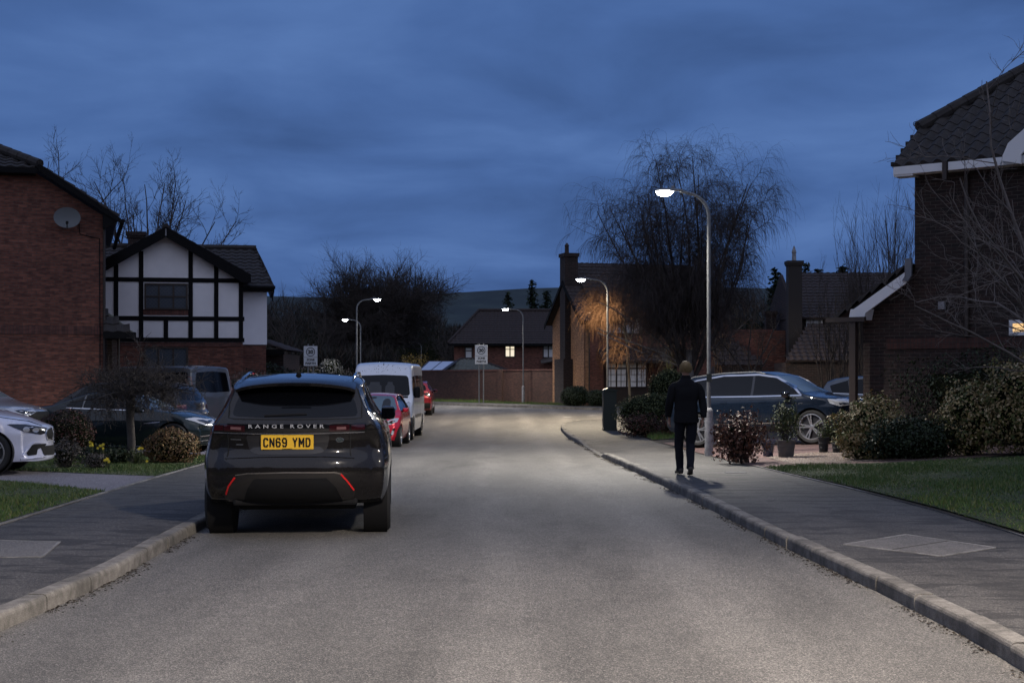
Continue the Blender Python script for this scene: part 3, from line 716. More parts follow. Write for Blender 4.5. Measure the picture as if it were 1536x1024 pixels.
tile_roof('roof_lean_to', (.0, -.42, 2.76), (1, 0, 0), (0, .75, .62), [(0, 0), (.80, 0), (.0, .98)], M_tile, h)
b = MB(); b.box((.02, -.05, -.2), (.10, .02, 2.7)); b.box((.22, -.3, -.2), (.34, -.18, 2.7)); b.box((.02, .5, -.2), (.30, 2.6, 2.7)); b.build('porch_wall', M_bdark, h, uv=True)
MB().box((-.02, -.46, 2.60), (.82, -.41, 2.76)).build('porch_fascia', M_timber, h)
MB().tube([(.80, .2, 2.74), (.80, 2.6, 2.74)], .05, 8).build('gutter', M_timber, h); MB().box((.0, .24, 2.62), (.78, .3, 2.74)).build('porch_fascia', M_timber, h)
downpipe(h, (.02, -.05, 0), 0, 5.5); downpipe(h, (.40, .42, 0), 0, 2.7)
MB().tube([(-.62, -.02, 5.62), (-.6, -.02, 5.35), (-.3, -.02, 5.28), (-.1, -.02, 5.25), (-.08, -.02, 0)], .012, 5).build('cable', M_black, h)
# dish, hung on the wall
M_dish = mat('dish_mesh_grey', (.12, .13, .14), .6)
d = thing('satellite_dish', 'round grey satellite dish high on the left brick wall', 'satellite dish', Vector((-10.83, 38, .05)) + Matrix.Rotation(R(17), 3, 'Z') @ Vector((-.92, -.03, 5.68)), R(17))
MB().tube([(.0, 0, 0), (0, -.16, 0), (0, -.2, .05)], .02, 8).build('bracket', M_black, d)
b = MB(); n = 24; vs = []; 
for i, r_ in enumerate((.001, .12, .24, .32, .34)):
    for j in range(n): a = 2 * math.pi * j / n; vs.append((r_ * math.cos(a), -.26 - .0 + r_ * r_ * -.45, .06 + r_ * .8 * math.sin(a)))
vs += [(x, y + .012, z) for x, y, z in vs]; k = 5 * n
fs = [(i * n + j, i * n + (j + 1) % n, (i + 1) * n + (j + 1) % n, (i + 1) * n + j) for i in range(4) for j in range(n)]
fs += [tuple(k + q for q in f[::-1]) for f in fs] + [(4 * n + j, 4 * n + (j + 1) % n, k + 4 * n + (j + 1) % n, k + 4 * n + j) for j in range(n)]
b.add(vs, fs).build('dish', M_dish, d, smooth=True, fix=True)
b = MB(); b.tube([(0, -.28, -.2), (0, -.55, -.12)], .014, 6); b.rbox((0, -.57, -.1), (.07, .09, .08), .02); b.build('receiver_arm', M_black, d)

# ---- half-timbered house
h = thing('timbered_house', 'white and black half-timbered gabled house with brick ground floor, left of the road', 'house', (-11.08, 46, 0), R(10)); k = 46.74
U = lambda px: (px - 250) / k
Zp = lambda py: EYE + (HOR - py) / k
wall('wall', M_render, h, (-2.4, 0), (2.4, 0), [(0, Zp(514)), (4.8, Zp(514)), (4.8, 4.85), (2.4, 6.2), (0, 4.85)], .2)
MB().box((-2.4, .02, -.4), (2.4, .25, Zp(514) - .002)).build('brick_wall', M_bred, h, uv=True)
MB().box((-2.4, -.004, Zp(519)), (2.4, .03, Zp(513.2))).build('string_course', M_bsol, h, uv=True)
MB().box((-2.36, .25, -.4), (2.36, 6, 4.8)).build('wall', M_render, h)
t = MB(); tw = .14
def gz_(u): return 6.16 - abs(u) * .5625
for px in (138.5, 176.4, 212.7, 285, 322.7, 359.4):
    u = U(px); top = gz_(u) - .05; t.box((u - tw / 2, -.03, Zp(512)), (u + tw / 2, .01, top))
for y_ in (419.8, 477.5, 509.5):
    z = Zp(y_); t.box((-2.45, -.026, z - tw / 2), (2.45, .008, z + tw / 2))
t.box((U(248.8) - tw / 2, -.028, Zp(509)), (U(248.8) + tw / 2, .01, Zp(478)))
t.build('timber_frame', M_timber, h)
MB().box((U(216), -.02, Zp(472.5)), (U(282), .01, Zp(464))).build('brick_panel', M_bsol, h, uv=True)
window(h, (U(217.5), -.01, Zp(464.5)), (1, 0), U(281) - U(217.5), Zp(425) - Zp(464.5), 3, 2, M_bframe, M_glassc, .12)
window(h, (U(216.6), 0, Zp(552)), (1, 0), U(281.3) - U(216.6), Zp(520) - Zp(552), 3, 1, M_bframe, M_glassc, .12)
for sg in (1, -1):
    es = (0, 1, 0); tile_roof('roof', (sg * 2.62, -.4, 4.90), es, (-sg * 2.62, 0, 1.5), [(0, 0), (4.9, 0), (4.9, 3.02), (0, 3.02)], M_tile, h)
    b = MB(); b.prism([(sg * 2.66, -.42, 4.93), (sg * 2.66, -.42, 4.66), (sg * 2.4, -.42, 4.66), (0, -.42, 6.09), (0, -.42, 6.42)], (0, .04, 0)); b.build('bargeboard', M_timber, h, fix=True)
ridge_tiles('ridge_tiles', (0, -.42, 6.42), (0, 4.6, 6.42), M_tile, h, .1)
MB().box((-.02, -.45, 6.12), (.02, -.42, 6.34)).build('finial', M_gpaint, h)
# cross wing behind, hipped at its right end
UW = lambda px, Y: (px - 768) / FOC * Y + 11.08
x1 = UW(398, 48) + .36
MB().box((-4.5, 2.0, Zp(514) - .0), (x1, 6.5, 4.7)).build('wall', M_render, h)
MB().box((-4.5, 2.03, -.4), (x1 - .03, 6.4, Zp(515))).build('brick_wall', M_bred, h, uv=True)
xe = UW(406, 47.6) + .34; xr_ = UW(381, 51) + .9
tile_roof('roof', (-5, 1.6, 4.66), (1, 0, 0), (0, 3.4, 1.56), [(0, 0), (5 + xe, 0), (5 + xr_, 3.74), (0, 3.74)], M_tile, h)
dd = Vector((xr_ - xe, 3.4, 1.56)); tile_roof('roof', (xe, 8.4, 4.66), (0, -1, 0), (xr_ - xe, 0, 1.56), [(0, 0), (6.8, 0), (3.4, 1.75)], M_tile, h)
ridge_tiles('ridge_tiles', (-5, 5.0, 6.26), (xr_, 5.0, 6.26), M_tile, h, .1)
b = MB(); b.box((1.9, 1.56, 4.50), (xe, 1.62, 4.68)); b.box((xe - .02, 1.6, 4.5), (xe + .02, 8, 4.66)); b.box((1.9, 1.62, 4.5), (xe, 2.0, 4.53)); b.build('fascia', M_timber, h)
MB().tube([(2.6, 1.5, 4.64), (xe + .05, 1.5, 4.64)], .055, 8).build('gutter', M_timber, h)
downpipe(h, (UW(364, 48), 1.94, 0), 0, 4.5, M_timber, .04)
chimney(h, (-1.35, 5), .55, .5, 5.5, 6.75, M_bdark, 0)
# garage tucked behind
g = thing('garage', 'low brick garage with sloping tiled roof behind the timbered house', 'garage', (-9.0, 53, -.05))
MB().box((-.4, 0, -.3), (.55, 4, 2.55)).build('wall', M_bdark, g, uv=True)
tile_roof('roof', (-.6, -.3, 3.12), (0, 1, 0), (1.25, 0, -.42), [(0, 0), (4.6, 0), (4.6, 1.32), (0, 1.32)], M_tile2, g)
MB().box((-.5, -.33, 2.5), (.62, -.28, 2.7)).build('fascia', M_timber, g)

# ---- far house with the long tiled roof
h = thing('far_house', 'long brick house with broad tiled roof and one lit window behind the garden wall', 'house', (-4.6, 112, 0)); k = FOC / 112
fx = lambda px: (px - 768) / k + 4.6
fz = lambda py: EYE + (HOR - py) / k
x0, x1 = fx(681), fx(850)
MB().box((x0, 0, -.5), (x1, 7.5, 4.3)).build('wall', M_bred, h, uv=True)
xa, xb = fx(672), fx(860); xr0 = (718 - 768) / FOC * 116 + 4.6; zr_ = EYE + (HOR - 466) / FOC * 116
tile_roof('roof', (xa, -.5, 4.25), (1, 0, 0), (0, 4.5, zr_ - 4.25), [(0, 0), (xb - xa, 0), (xb - xa, 5.3), (xr0 - xa, 5.3)], M_tile2, h, ch=.36)
tile_roof('roof', (xa, 8.5, 4.25), (0, -1, 0), (xr0 - xa, 0, zr_ - 4.25), [(0, 0), (9, 0), (4.5, math.hypot(xr0 - xa, zr_ - 4.25))], M_tile2, h, ch=.36)
ridge_tiles('ridge_tiles', (xr0, 4, zr_ + .06), (xb, 4, zr_ + .06), M_tile2, h, .12)
ridge_tiles('ridge_tiles', (xa, -.5, 4.3), (xr0, 4, zr_ + .06), M_tile2, h, .10)
MB().box((xa, -.56, 4.08), (xb, -.5, 4.26)).build('fascia', M_timber, h)
for (a, b_, c, d_, pm) in ((697, 709, 520, 539, M_curt), (757, 773, 518, 536, M_litn), (814, 831, 516, 537, M_curt)):
    window(h, (fx(a), 0, fz(d_)), (1, 0), fx(b_) - fx(a), fz(c) - fz(d_), 2 if b_ - a > 13 else 1, 2, M_bframe, pm, trans=[(fz(c) - fz(d_)) * .68], fr=.09)
b = MB(); b.prism([(fx(811), -1.0, fz(544)), (fx(834), -1.0, fz(540)), (fx(834), 0, fz(534)), (fx(811), 0, fz(539))], (0, 0, -.08)); b.build('porch_canopy', M_bred, h, fix=True)
# garage with the mossy hipped roof, and the conservatory, both just beyond the wall
g = thing('mossy_garage', 'low garage with pale mossy hipped roof showing over the garden wall', 'garage', (-3.3, 99, 0)); k = FOC / 99
gx = lambda px: (px - 768) / k + 3.3
MB().box((gx(660), 0, -.3), (gx(765), 5, 2.0)).build('wall', M_bred, g, uv=True)
tile_roof('roof', (gx(654), -.3, 1.98), (1, 0, 0), (0, 2.8, .95), [(0, 0), (gx(768) - gx(654), 0), (gx(712) - gx(654), 2.96), (gx(690) - gx(654), 2.96)], M_moss, g)
ridge_tiles('ridge_tiles', (gx(654), -.3, 2.02), (gx(690), 2.5, 2.96), M_tile2, g, .08); ridge_tiles('ridge_tiles', (gx(768), -.3, 2.02), (gx(712), 2.5, 2.96), M_tile2, g, .08); ridge_tiles('ridge_tiles', (gx(690), 2.5, 2.96), (gx(712), 2.5, 2.96), M_tile2, g, .08)
g = thing('conservatory', 'small lean-to conservatory with two pale blue roof panels behind the wall', 'conservatory', (-5.2, 97.5, 0)); k = FOC / 97.5
gx = lambda px: (px - 768) / k + 5.2
b = MB(); b.box((gx(622), 0, 0), (gx(664), .1, 1.95)); b.box((gx(640), 2.6, 0), (gx(681), 2.7, 2.75)); b.prism([(gx(624), -.1, 2.0), (gx(664), -.1, 2.0), (gx(684), 2.8, 2.78), (gx(639), 2.8, 2.78)], (0, 0, -.07)); b.build('frame', M_bframe, g, fix=True)
M_cons = mat('conservatory_panel', (.55, .6, .72), .25)
for (a, c, a2, c2) in ((629, 644, 641, 659), (646, 660, 661, 678)):
    b = MB(); b.prism([(gx(a), 0, 2.06), (gx(c), 0, 2.06), (gx(c2), 2.6, 2.74), (gx(a2), 2.6, 2.74)], (0, 0, -.03)); b.build('roof_panel', M_cons, g, fix=True)

# ---- garden wall across the end of the road
g = thing('garden_wall', 'long red brick garden wall across the end of the road', 'wall', (-6.4, 95, .05), math.atan2(83.35 - 95, 2.4 + 6.4)); Lw = math.hypot(8.8, 11.65)
MB().box((0, 0, -.3), (Lw, .22, 1.98)).build('brickwork', M_bgard, g, uv=True)
MB().box((-.02, -.03, 1.98), (Lw, .25, 2.06)).build('coping', M_bsol, g, uv=True)
for u in (0, Lw * .635): MB().box((u, -.11, -.3), (u + .45, .33, 2.03)).build('pier', M_bgard, g, uv=True)

# ---- orange-lit house with big chimney
h = thing('chimney_house', 'brick house with tall chimney stack and lamplit gable wall beyond the junction', 'house', (3.97, 77.5, .05), math.atan2(.283, .96)); k = 27.6
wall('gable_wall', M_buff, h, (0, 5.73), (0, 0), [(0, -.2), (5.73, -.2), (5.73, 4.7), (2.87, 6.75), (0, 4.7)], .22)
tile_roof('roof', (-.35, -.35, 4.62), (1, 0, 0), (0, 3.2, 2.3), [(0, 0), (3, 0), (3, 3.95), (0, 3.95)], M_tile2, h, ch=.36)
tile_roof('roof', (-.35, 6.08, 4.62), (1, 0, 0), (0, -3.2, 2.3), [(0, 0), (3, 0), (3, 3.95), (0, 3.95)], M_tile2, h, ch=.36)
b = MB()
for sg in (1, -1): b.prism([(-.4, 2.87 + sg * 3.25, 4.62), (-.4, 2.87 + sg * 3.25, 4.38), (-.4, 2.87, 6.72), (-.4, 2.87, 6.98)], (.05, 0, 0))
b.build('bargeboard', M_timber, h, fix=True)
b = MB(); b.box((-.55, 2.1, -.2), (0, 3.7, 2.6)); b.box((-.34, 2.45, 2.6), (0, 3.35, 8.3)); b.box((-.40, 2.38, 8.3), (.48, 3.42, 8.5)); b.box((0, 2.45, 6.3), (.42, 3.35, 8.3)); c_ = b.build('chimney', M_bdark, h, uv=True)  # the stack's unlit look is put in as darker brick
MB().lathe([(.13, 8.5), (.12, 8.56), (.11, 8.9), (.14, 8.94), (.03, 9.1)], 12, c=(-.08, 2.9, 0)).build('chimney_pot', M_tile2, c_, smooth=True)
MB().box((0, .02, -.2), (1.2, .25, 4.66)).build('wall', M_bred, h, uv=True)
MB().box((.9, .25, -.2), (8.6, 8.4, 4.9)).build('wall', M_bred, h, uv=True)
tile_roof('roof', (.6, -.2, 4.86), (1, 0, 0), (0, 4.4, 3.25), [(0, 0), (8.2, 0), (7.4, 5.47), (.0, 5.47)], M_tile2, h, ch=.36)
tile_roof('roof', (.6, 8.8, 4.86), (1, 0, 0), (0, -4.6, 3.25), [(0, 0), (8.2, 0), (7.4, 5.6), (.0, 5.6)], M_tile2, h, ch=.36)
b = MB(); b.prism([(.85, .3, 4.86), (.85, 8.5, 4.86), (.85, 4.3, 8.0)], (.1, 0, 0)); b.build('gable_wall', M_bred, h, uv=True, fix=True)
MB().box((-.35, -.42, 4.42), (.6, -.36, 4.62)).build('fascia', M_timber, h)
hx = lambda px: (px - 878) / (k * .93)
hzz = lambda py: EYE + (HOR - py) / 27.2
window(h, (hx(905), .22, hzz(503)), (1, 0), hx(962) - hx(905), hzz(470) - hzz(503), 4, 1, M_bframe, M_curt, fr=.07)
window(h, (hx(905), -.35, hzz(583)), (1, 0), hx(966) - hx(905), hzz(543) - hzz(583), 4, 1, M_bframe, M_curt, trans=[(hzz(543) - hzz(583)) * .72], fr=.08, lattice=False)
b = MB(); 
for px in (912, 927, 935, 950, 958): b.box((hx(px) - .012, -.395, hzz(582)), (hx(px) + .012, -.372, hzz(545)))
for py in (553, 563, 573): b.box((hx(906), -.395, hzz(py) - .01), (hx(965), -.374, hzz(py) + .01))
b.build('glazing_bars', M_bframe, h)
b = MB(); b.box((hx(905), -.34, -.2), (hx(966), .1, hzz(584))); b.box((hx(905), -.30, hzz(584)), (hx(966), .1, hzz(543))); b.build('bay', M_bframe, h)
tile_roof('roof_lean_to', (hx(896), -.9, hzz(543)), (1, 0, 0), (0, 1.1, .78), [(0, 0), (hx(1010) - hx(896), 0), (hx(1005) - hx(896), 1.35), (.0, 1.35)], M_tile2, h)
MB().box((hx(896), -.9, hzz(546)), (hx(1010), -.84, hzz(543))).build('fascia', M_bframe, h)
downpipe(h, (.2, -.05, 0), 0, 4.5)
window(h, (hx(1010), .22, hzz(503)), (1, 0), 1.2, 1.0, 2, 1, M_bframe, M_glass, fr=.07)

# ---- brick annexe between the birch and the black chimney
h = thing('brick_annexe', 'low reddish brick building seen through the small bare tree', 'building', (11, 68, .1)); k = FOC / 68
ax = lambda px: (px - 768) / k - 11
az = lambda py: EYE + (HOR - py) / k
MB().box((ax(1098), 0, -.3), (ax(1178), 5, az(499))).build('wall', M_bred, h, uv=True)
MB().box((ax(1098), -.015, az(502)), (ax(1160), .03, az(497))).build('string_course', M_bsol, h, uv=True)
tile_roof('roof', (ax(1066), -1.5, az(551)), (1, 0, 0), (0, 1.4, 1.3), [(0, 0), (ax(1140) - ax(1066), 0), (ax(1098) - ax(1066), 1.9), (.0, 1.9)], M_tile2, h)
MB().box((ax(1066), -1.4, -.3), (ax(1135), 0, az(553))).build('wall', M_bdark, h, uv=True)
chimney(h, (ax(1167), 2), .5, .5, az(499), az(467), M_bdark, 0)

# ---- house with the slender black chimney
h = thing('black_chimney_house', 'dark tiled house with slender black chimney behind the upright bare shrubs', 'house', (14, 66, .1)); k = FOC / 66
ax = lambda px: (px - 768) / k - 14
az = lambda py: EYE + (HOR - py) / k
MB().box((ax(1194), 0, -.3), (ax(1420), 8, 4.3)).build('wall', M_bdark, h, uv=True)
zt = EYE + (HOR - 412) / FOC * 70
xl = (1195 - 768) / FOC * 70 - 14
tile_roof('roof', (ax(1190), -.4, 4.25), (1, 0, 0), (0, 4.4, zt - 4.25), [(0, 0), (ax(1420) - ax(1190), 0), (ax(1420) - ax(1190), 5.0), (xl - ax(1190), 5.0)], M_tile2, h)
b = MB(); b.prism([(ax(1194), 0, 4.25), (ax(1194), 8, 4.25), (ax(1194), 4, zt - .1)], (.15, 0, 0)); b.build('gable_wall', M_bdark, h, uv=True, fix=True)
chimney(h, (ax(1188.5), -.4), .62, .62, -.3, az(396), mat('chimney_black', (.02, .016, .015), .8), 1, cone=True)
window(h, (ax(1209), 0, az(496)), (1, 0), .75, .62, 2, 2, M_wframe, M_curt, fr=.06)  # the pane's white reflection is put in as pale curtain colour
tile_roof('roof_lean_to', (ax(1158), -3.2, az(545)), (1, .0, 0), (.0, 2.8, 1.7), [(0, 0), (3.6, 0), (3.4, 3.3), (1.6, 3.3)], M_tile2, h)
MB().box((ax(1160), -3, -.3), (ax(1262), -.2, az(548))).build('wall', M_bdark, h, uv=True)

# ---- big dark brick house on the right
h = thing('dark_brick_house', 'tall dark brick house with white fascia and lit corner window, at the right edge', 'house', (8.43, 30, .1), R(-37.7))
def rl(u, z, Y): return z
ZR = -.1                                        # local z = world z - .1
wall('wall', M_bdark, h, (0, 0), (7, 0), [(0, -.3), (7, -.3), (7, 5.95), (0, 5.95)])
wall('wall', M_bdark, h, (-1.15, .003), (0, .003), [(0, -.3), (1.15, -.3), (1.15, 3.72), (0, 2.95)])
MB().box((.01, .25, -.3), (6.9, 7, 5.8)).build('wall', M_bdark, h, uv=True); MB().box((-1.14, .25, -.3), (0, 5, 2.9)).build('wall', M_bdark, h, uv=True)
MB().box((-.62, -.03, 2.12), (7, .03, 2.335)).build('string_course', M_bsoldk, h, uv=True)
tile_roof('roof', (-.35, -.35, 5.94), (1, 0, 0), (0, 1, .675), [(0, 0), (7, 0), (7, 6.76), (3.2, 6.76), (1.6, 4.21), (0, 1.64)], M_tile, h, tw=.3, ch=.36, wave=.042, q=8, lap=.018)
b = MB()
for a, c in (((-.33, 1.02, 6.93), (1.27, 3.16, 8.36)), ((1.27, 3.16, 8.36), (2.87, 5.27, 9.76))):
    ridge_tiles('ridge_tiles', a, c, M_tile, h, .13)
# stepped verge corbels + curl hook
for i in range(5): MB().box((-.39, -.33 + i * .26, 5.93 + i * .176), (-.33, -.05 + i * .26, 6.02 + i * .176)).build('verge_tile', M_tile, h)
pts = [(-.36 + .0, 1.08, 6.98)] + [(-.42 - .05 * math.sin(i * .7), 1.08, 7.02 + .05 * math.cos(i * .7)) for i in range(8)]; MB().tube(pts, .009, 5).build('finial_hook', M_black, h)
b = MB(); b.box((-.32, -.36, 5.74), (.72, -.325, 5.905)); b.box((.85, -.36, 5.74), (7, -.325, 5.905)); b.box((-.32, -.325, 5.74), (7, -.0, 5.765)); b.box((-.32, -.34, 5.70), (.1, -.0, 5.738)); b.build('fascia', M_wframe, h)
MB().box((.74, -.40, 5.55), (.83, -.31, 5.93)).build('hopper', M_bframe, h)
b = MB(); b.prism([(1.95, -.46, 5.82), (2.1, -.46, 6.15), (3.4, -.46, 7.2), (3.4, -.46, 6.9), (2.35, -.46, 5.9), (2.35, -.46, 5.72)], (0, .06, 0)); b.build('bargeboard', M_wframe, h, fix=True)
downpipe(h, (1.12, -.06, 0), 2.36, 5.7, M_bframe, .05)
# low side roof, white bargeboard, brown post
tile_roof('roof_lean_to', (-1.66, -.38, 2.80), (0, 1, 0), (1.62, 0, 1.06), [(0, 0), (5.4, 0), (5.4, 1.95), (0, 1.95)], M_tile, h)
b = MB(); b.prism([(-1.2, -.40, 2.96), (-1.12, -.40, 2.78), (-.98, -.40, 2.78), (-.92, -.40, 2.88), (-.02, -.40, 3.48), (-.02, -.40, 3.72)], (0, .04, 0)); b.build('bargeboard', M_wframe, h, fix=True)
b = MB(); b.prism([(-1.3, -.405, 2.74), (-.95, -.405, 2.74), (-.90, -.405, 2.97), (-1.25, -.405, 2.97)], (0, .4, 0)); b.build('eaves_box', M_wframe, h, fix=True)
b = MB(); b.box((-.04, -.44, 3.62), (.10, -.38, 3.98)); b.prism([(-.04, -.44, 3.62), (.10, -.44, 3.62), (0.02, -.44, 3.5), (-.10, -.44, 3.52)], (0, .06, 0)); b.build('lead_flashing', mat('lead_sheet', (.13, .14, .165), .6), h, fix=True)
b = MB(); b.box((-1.8, -.46, 2.70), (-.92, -.36, 2.80)); b.build('gutter', M_bframe, h)
b = MB(); b.box((-1.28, -.42, -.3), (-1.14, -.28, 2.70)); b.build('post', M_bframe, h)
f = window(h, (1.98, 0, 2.36), (1, 0), 1.1, .31, 1, 1, M_wframe, M_litw, fr=.07); 
b = MB(); b.rbox((.62, -.1, 3.0), (.13, .1, .16), .01); b.box((.6, -.06, 2.94), (.66, .0, 3.0)); b.build('security_light', M_gpaint, h)
# ================================================================ vehicles
def tabf(tab, sm_=.04, lo=-3.5, hi=3.5):
    xs = np.arange(lo, hi, .01); ys = np.interp(xs, [p[0] for p in tab], [p[1] for p in tab])
    n = int(sm_ / .01)
    if n > 0:
        kx_ = np.exp(-.5 * (np.arange(-3 * n, 3 * n + 1) / n) ** 2); kx_ /= kx_.sum(); ys = np.convolve(np.pad(ys, 3 * n, mode='edge'), kx_, 'valid')
    return lambda x: float(np.interp(x, xs, ys))
def loft_body(S):
    L = S['L']; top = tabf(S['top'], S.get('smt', .05)); belt = tabf(S['belt']); plan = tabf(S['plan'], .06); zb = tabf(S['zb'], .05)
    er = tabf(S['er'], .02, -.5, 3.5); ef = tabf(S['ef'], .02, -.5, 3.5); side = tabf(S['side'], .03, -.5, 3.5); tum = tabf(S['tum'], .1)
    cr_, cf_ = S.get('cr', .1), S.get('cf', .2); re_ = S.get('re', .07); D = S.get('D', 1.0); rt = S.get('rt', .10); crown = S.get('crown', .03); rtb = S.get('rtb', rt * .8)
    xr, xf = -L / 2, L / 2
    ds = [0, .004, .012, .025, .04, .06, .09, .13]
    xs = [xr + d for d in ds] + list(np.arange(xr + .18, xf - .17, .045)) + [xf - d for d in ds[::-1]]
    nb, ns, nc, ntp = 5, 26, 7, 12
    rows = []; meta = []
    for x0 in xs:
        d = min(x0 - xr, xf - x0); ins = 0 if d >= re_ else re_ - math.sqrt(max(0, re_ ** 2 - (re_ - d) ** 2))
        zt = top(x0) - ins; z0 = zb(x0) + ins; w0 = plan(x0) - ins * 1.3; bl = belt(x0); tm = tum(x0)
        def Wd(z):
            r = w0 + side(z) 
            if z > bl: r -= (z - bl) * tm
            return r
        r_ = rt if zt > bl + .15 else rtb
        r_ = min(r_, max(.02, (zt - z0) * .3)); cw = crown
        pts = [(Wd(z0 + .03) * i / nb * .97, z0) for i in range(nb)]
        zse = zt - cw - r_
        for i in range(ns):
            z = z0 + .01 + (zse - z0 - .01) * i / (ns - 1); pts.append((Wd(z), z))
        ye = Wd(zse); yk = ye - r_ * S.get('rk', 1.25) 
        for i in range(1, nc + 1):
            a = i / nc * math.pi / 2; pts.append((yk + (ye - yk) * math.cos(a) ** .9, zse + r_ * math.sin(a) ** .9))
        for i in range(1, ntp + 1):
            f = 1 - i / ntp; pts.append((yk * f, zt - cw * f * f))
        rows.append(pts); meta.append((x0, w0))
    n = len(rows[0])
    def defm(x0, y, z, w0):
        fr = max(0, 1 - (x0 - xr) / D) ** 1.5; ff = max(0, 1 - (xf - x0) / D) ** 1.5
        yy = min(1, abs(y) / max(.1, w0)); pw = S.get('cp', 2.4)
        return (x0 + fr * (er(z) + cr_ * yy ** pw) - ff * (ef(z) + cf_ * yy ** pw), y, z)
    V = []; F = []
    full = 2 * n - 2
    def ringfull(pts): return pts + [(-y, z) for y, z in pts[-2:0:-1]]
    for (x0, w0), pts in zip(meta, rows):
        for y, z in ringfull(pts): V.append(defm(x0, y, z, w0))
    for i in range(len(rows) - 1):
        for j in range(full): a = i * full + j; b_ = i * full + (j + 1) % full; F.append((a, b_, b_ + full, a + full))
    for idx, flip in ((0, True), (len(rows) - 1, False)):
        ring = ringfull(rows[idx]); x0, w0 = meta[idx]; zc = (rows[idx][0][1] + rows[idx][-1][1]) / 2; base = idx * full; prev = [base + j for j in range(full)]
        K = 14
        for k in range(1, K):
            s = 1 - k / K; cur = []
            for y, z in ring: cur.append(len(V)); V.append(defm(x0, y * s, zc + (z - zc) * s, w0))
            for j in range(full):
                q = (prev[j], prev[(j + 1) % full], cur[(j + 1) % full], cur[j]); F.append(q if not flip else q[::-1])
            prev = cur
        c = len(V); V.append(defm(x0, 0, zc, w0))
        for j in range(full):
            q = (prev[j], prev[(j + 1) % full], c); F.append(q if not flip else q[::-1])
    return V, F
class Car:
    def __init__(s, S, name, label, cat, loc, heading, paint_, group=None):
        s.S = S; s.root = thing(name, label, cat, loc, heading, group)
        V, F = loft_body(S); s.bvh = BVHTree.FromPolygons([Vector(v) for v in V], F)
        me = bpy.data.meshes.new('body'); me.from_pydata(V, [], F)
        bm = bmesh.new(); bm.from_mesh(me); bmesh.ops.recalc_face_normals(bm, faces=bm.faces); bm.to_mesh(me); bm.free()
        s.body = link('body', me, paint_, None, True)
        cb = MB(); hw = max(p[1] for p in S['plan'])
        for (wx, r) in ((S['wr'], S['ar']), (S['wf'], S['ar'])):
            for sg in (1, -1):
                y0, y1 = sorted((sg * (hw - .30), sg * (hw + .2))); cb.lathe([(r, y0), (r, y1)], 40, 'y', (wx, 0, S['tr']))
        cut = link('cut', cb.mesh('cut', fix=True), None); md = s.body.modifiers.new('b', 'BOOLEAN'); md.object = cut; md.operation = 'DIFFERENCE'; md.solver = 'EXACT'
        dg = bpy.context.evaluated_depsgraph_get(); nm = bpy.data.meshes.new_from_object(s.body.evaluated_get(dg)); s.body.modifiers.clear(); old = s.body.data; s.body.data = nm; bpy.data.meshes.remove(old)
        if len(nm.materials) == 0: nm.materials.append(paint_)
        nm.polygons.foreach_set('use_smooth', [True] * len(nm.polygons))
        try: nm.set_sharp_from_angle(angle=R(35))
        except Exception: pass
        bpy.data.objects.remove(cut); s.body.parent = s.root
        for wx in (S['wr'], S['wf']):
            for sg in (1, -1):
                lb = MB(); a, b_ = sg * (hw - .29), sg * (hw - .045); lb.lathe([(S['ar'] - .004, b_), (S['ar'] - .004, a), (.02, a - sg * .005), (.02, a), (S['ar'] - .012, a + sg * .01), (S['ar'] - .012, b_)], 36, 'y', (wx, 0, S['tr']), closed=True)
                lb.build('arch_liner', M_black, s.root, smooth=True, fix=True)
    def patch(s, name, poly, axis, m, off=.004, parent=None, step=.06, rnd=.0, th=.012, mirror=False, smooth=True, rim=True):
        """lay a shaped panel on the body. axis: 'r' seen from the rear (y,z), 'f' from the front (y,z), 'l' left side (x,z), 'R' right side (x,z), 't' top (x,y)"""
        if rnd: poly = roundp(poly, rnd)
        pts = []; n = len(poly)
        for i in range(n):
            a, b_ = Vector(poly[i]), Vector(poly[(i + 1) % n]); k = max(1, int((b_ - a).length / step)); pts += [a + (b_ - a) * j / k for j in range(k)]
        nbd = len(pts); xs = [p.x for p in pts]; ys = [p.y for p in pts]; inner = []
        x = min(xs) + step / 2
        while x < max(xs):
            y = min(ys) + step / 2
            while y < max(ys): inner.append(Vector((x, y))); y += step
            x += step
        r = delaunay_2d_cdt(pts + inner, [(i, (i + 1) % nbd) for i in range(nbd)], [list(range(nbd))], 1, 1e-6)
        v2, f2 = r[0], [tuple(t) for t in r[2]]
        D = {'r': Vector((1, 0, 0)), 'f': Vector((-1, 0, 0)), 'l': Vector((0, -1, 0)), 'R': Vector((0, 1, 0)), 't': Vector((0, 0, -1))}[axis]
        def o3(p): return {'r': Vector((-6, p.x, p.y)), 'f': Vector((6, p.x, p.y)), 'l': Vector((p.x, 4, p.y)), 'R': Vector((p.x, -4, p.y)), 't': Vector((p.x, p.y, 5))}[axis]
        used = sorted({i for f in f2 for i in f}); mp_ = {i: k for k, i in enumerate(used)}; V = []; Bk = []
        for i in used:
            o = o3(v2[i]); h, nn, _, _ = s.bvh.ray_cast(o, D)
            if h is None: h, nn, _, _ = s.bvh.find_nearest(o + D * 5)
            if nn.dot(D) > 0: nn = -nn
            V.append(h + nn * off); Bk.append(h - nn * th)
        F = [tuple(mp_[i] for i in f) for f in f2]
        ed = {}
        for f in F:
            for a, b_ in zip(f, f[1:] + f[:1]): ed[(a, b_)] = 1
        k = len(V)
        sidef = [(b_, a, a + k, b_ + k) for (a, b_) in ed if (b_, a) not in ed] if rim else []
        mb = MB(); mb.add(V + (Bk if rim else []), F + sidef)
        nfix = mb.mesh('q'); 
        pn = Vector(); 
        for p in nfix.polygons[:len(F)]: pn += p.normal * p.area
        bpy.data.meshes.remove(nfix)
        if pn.dot(D) > 0: mb.f = [f[::-1] for f in mb.f]
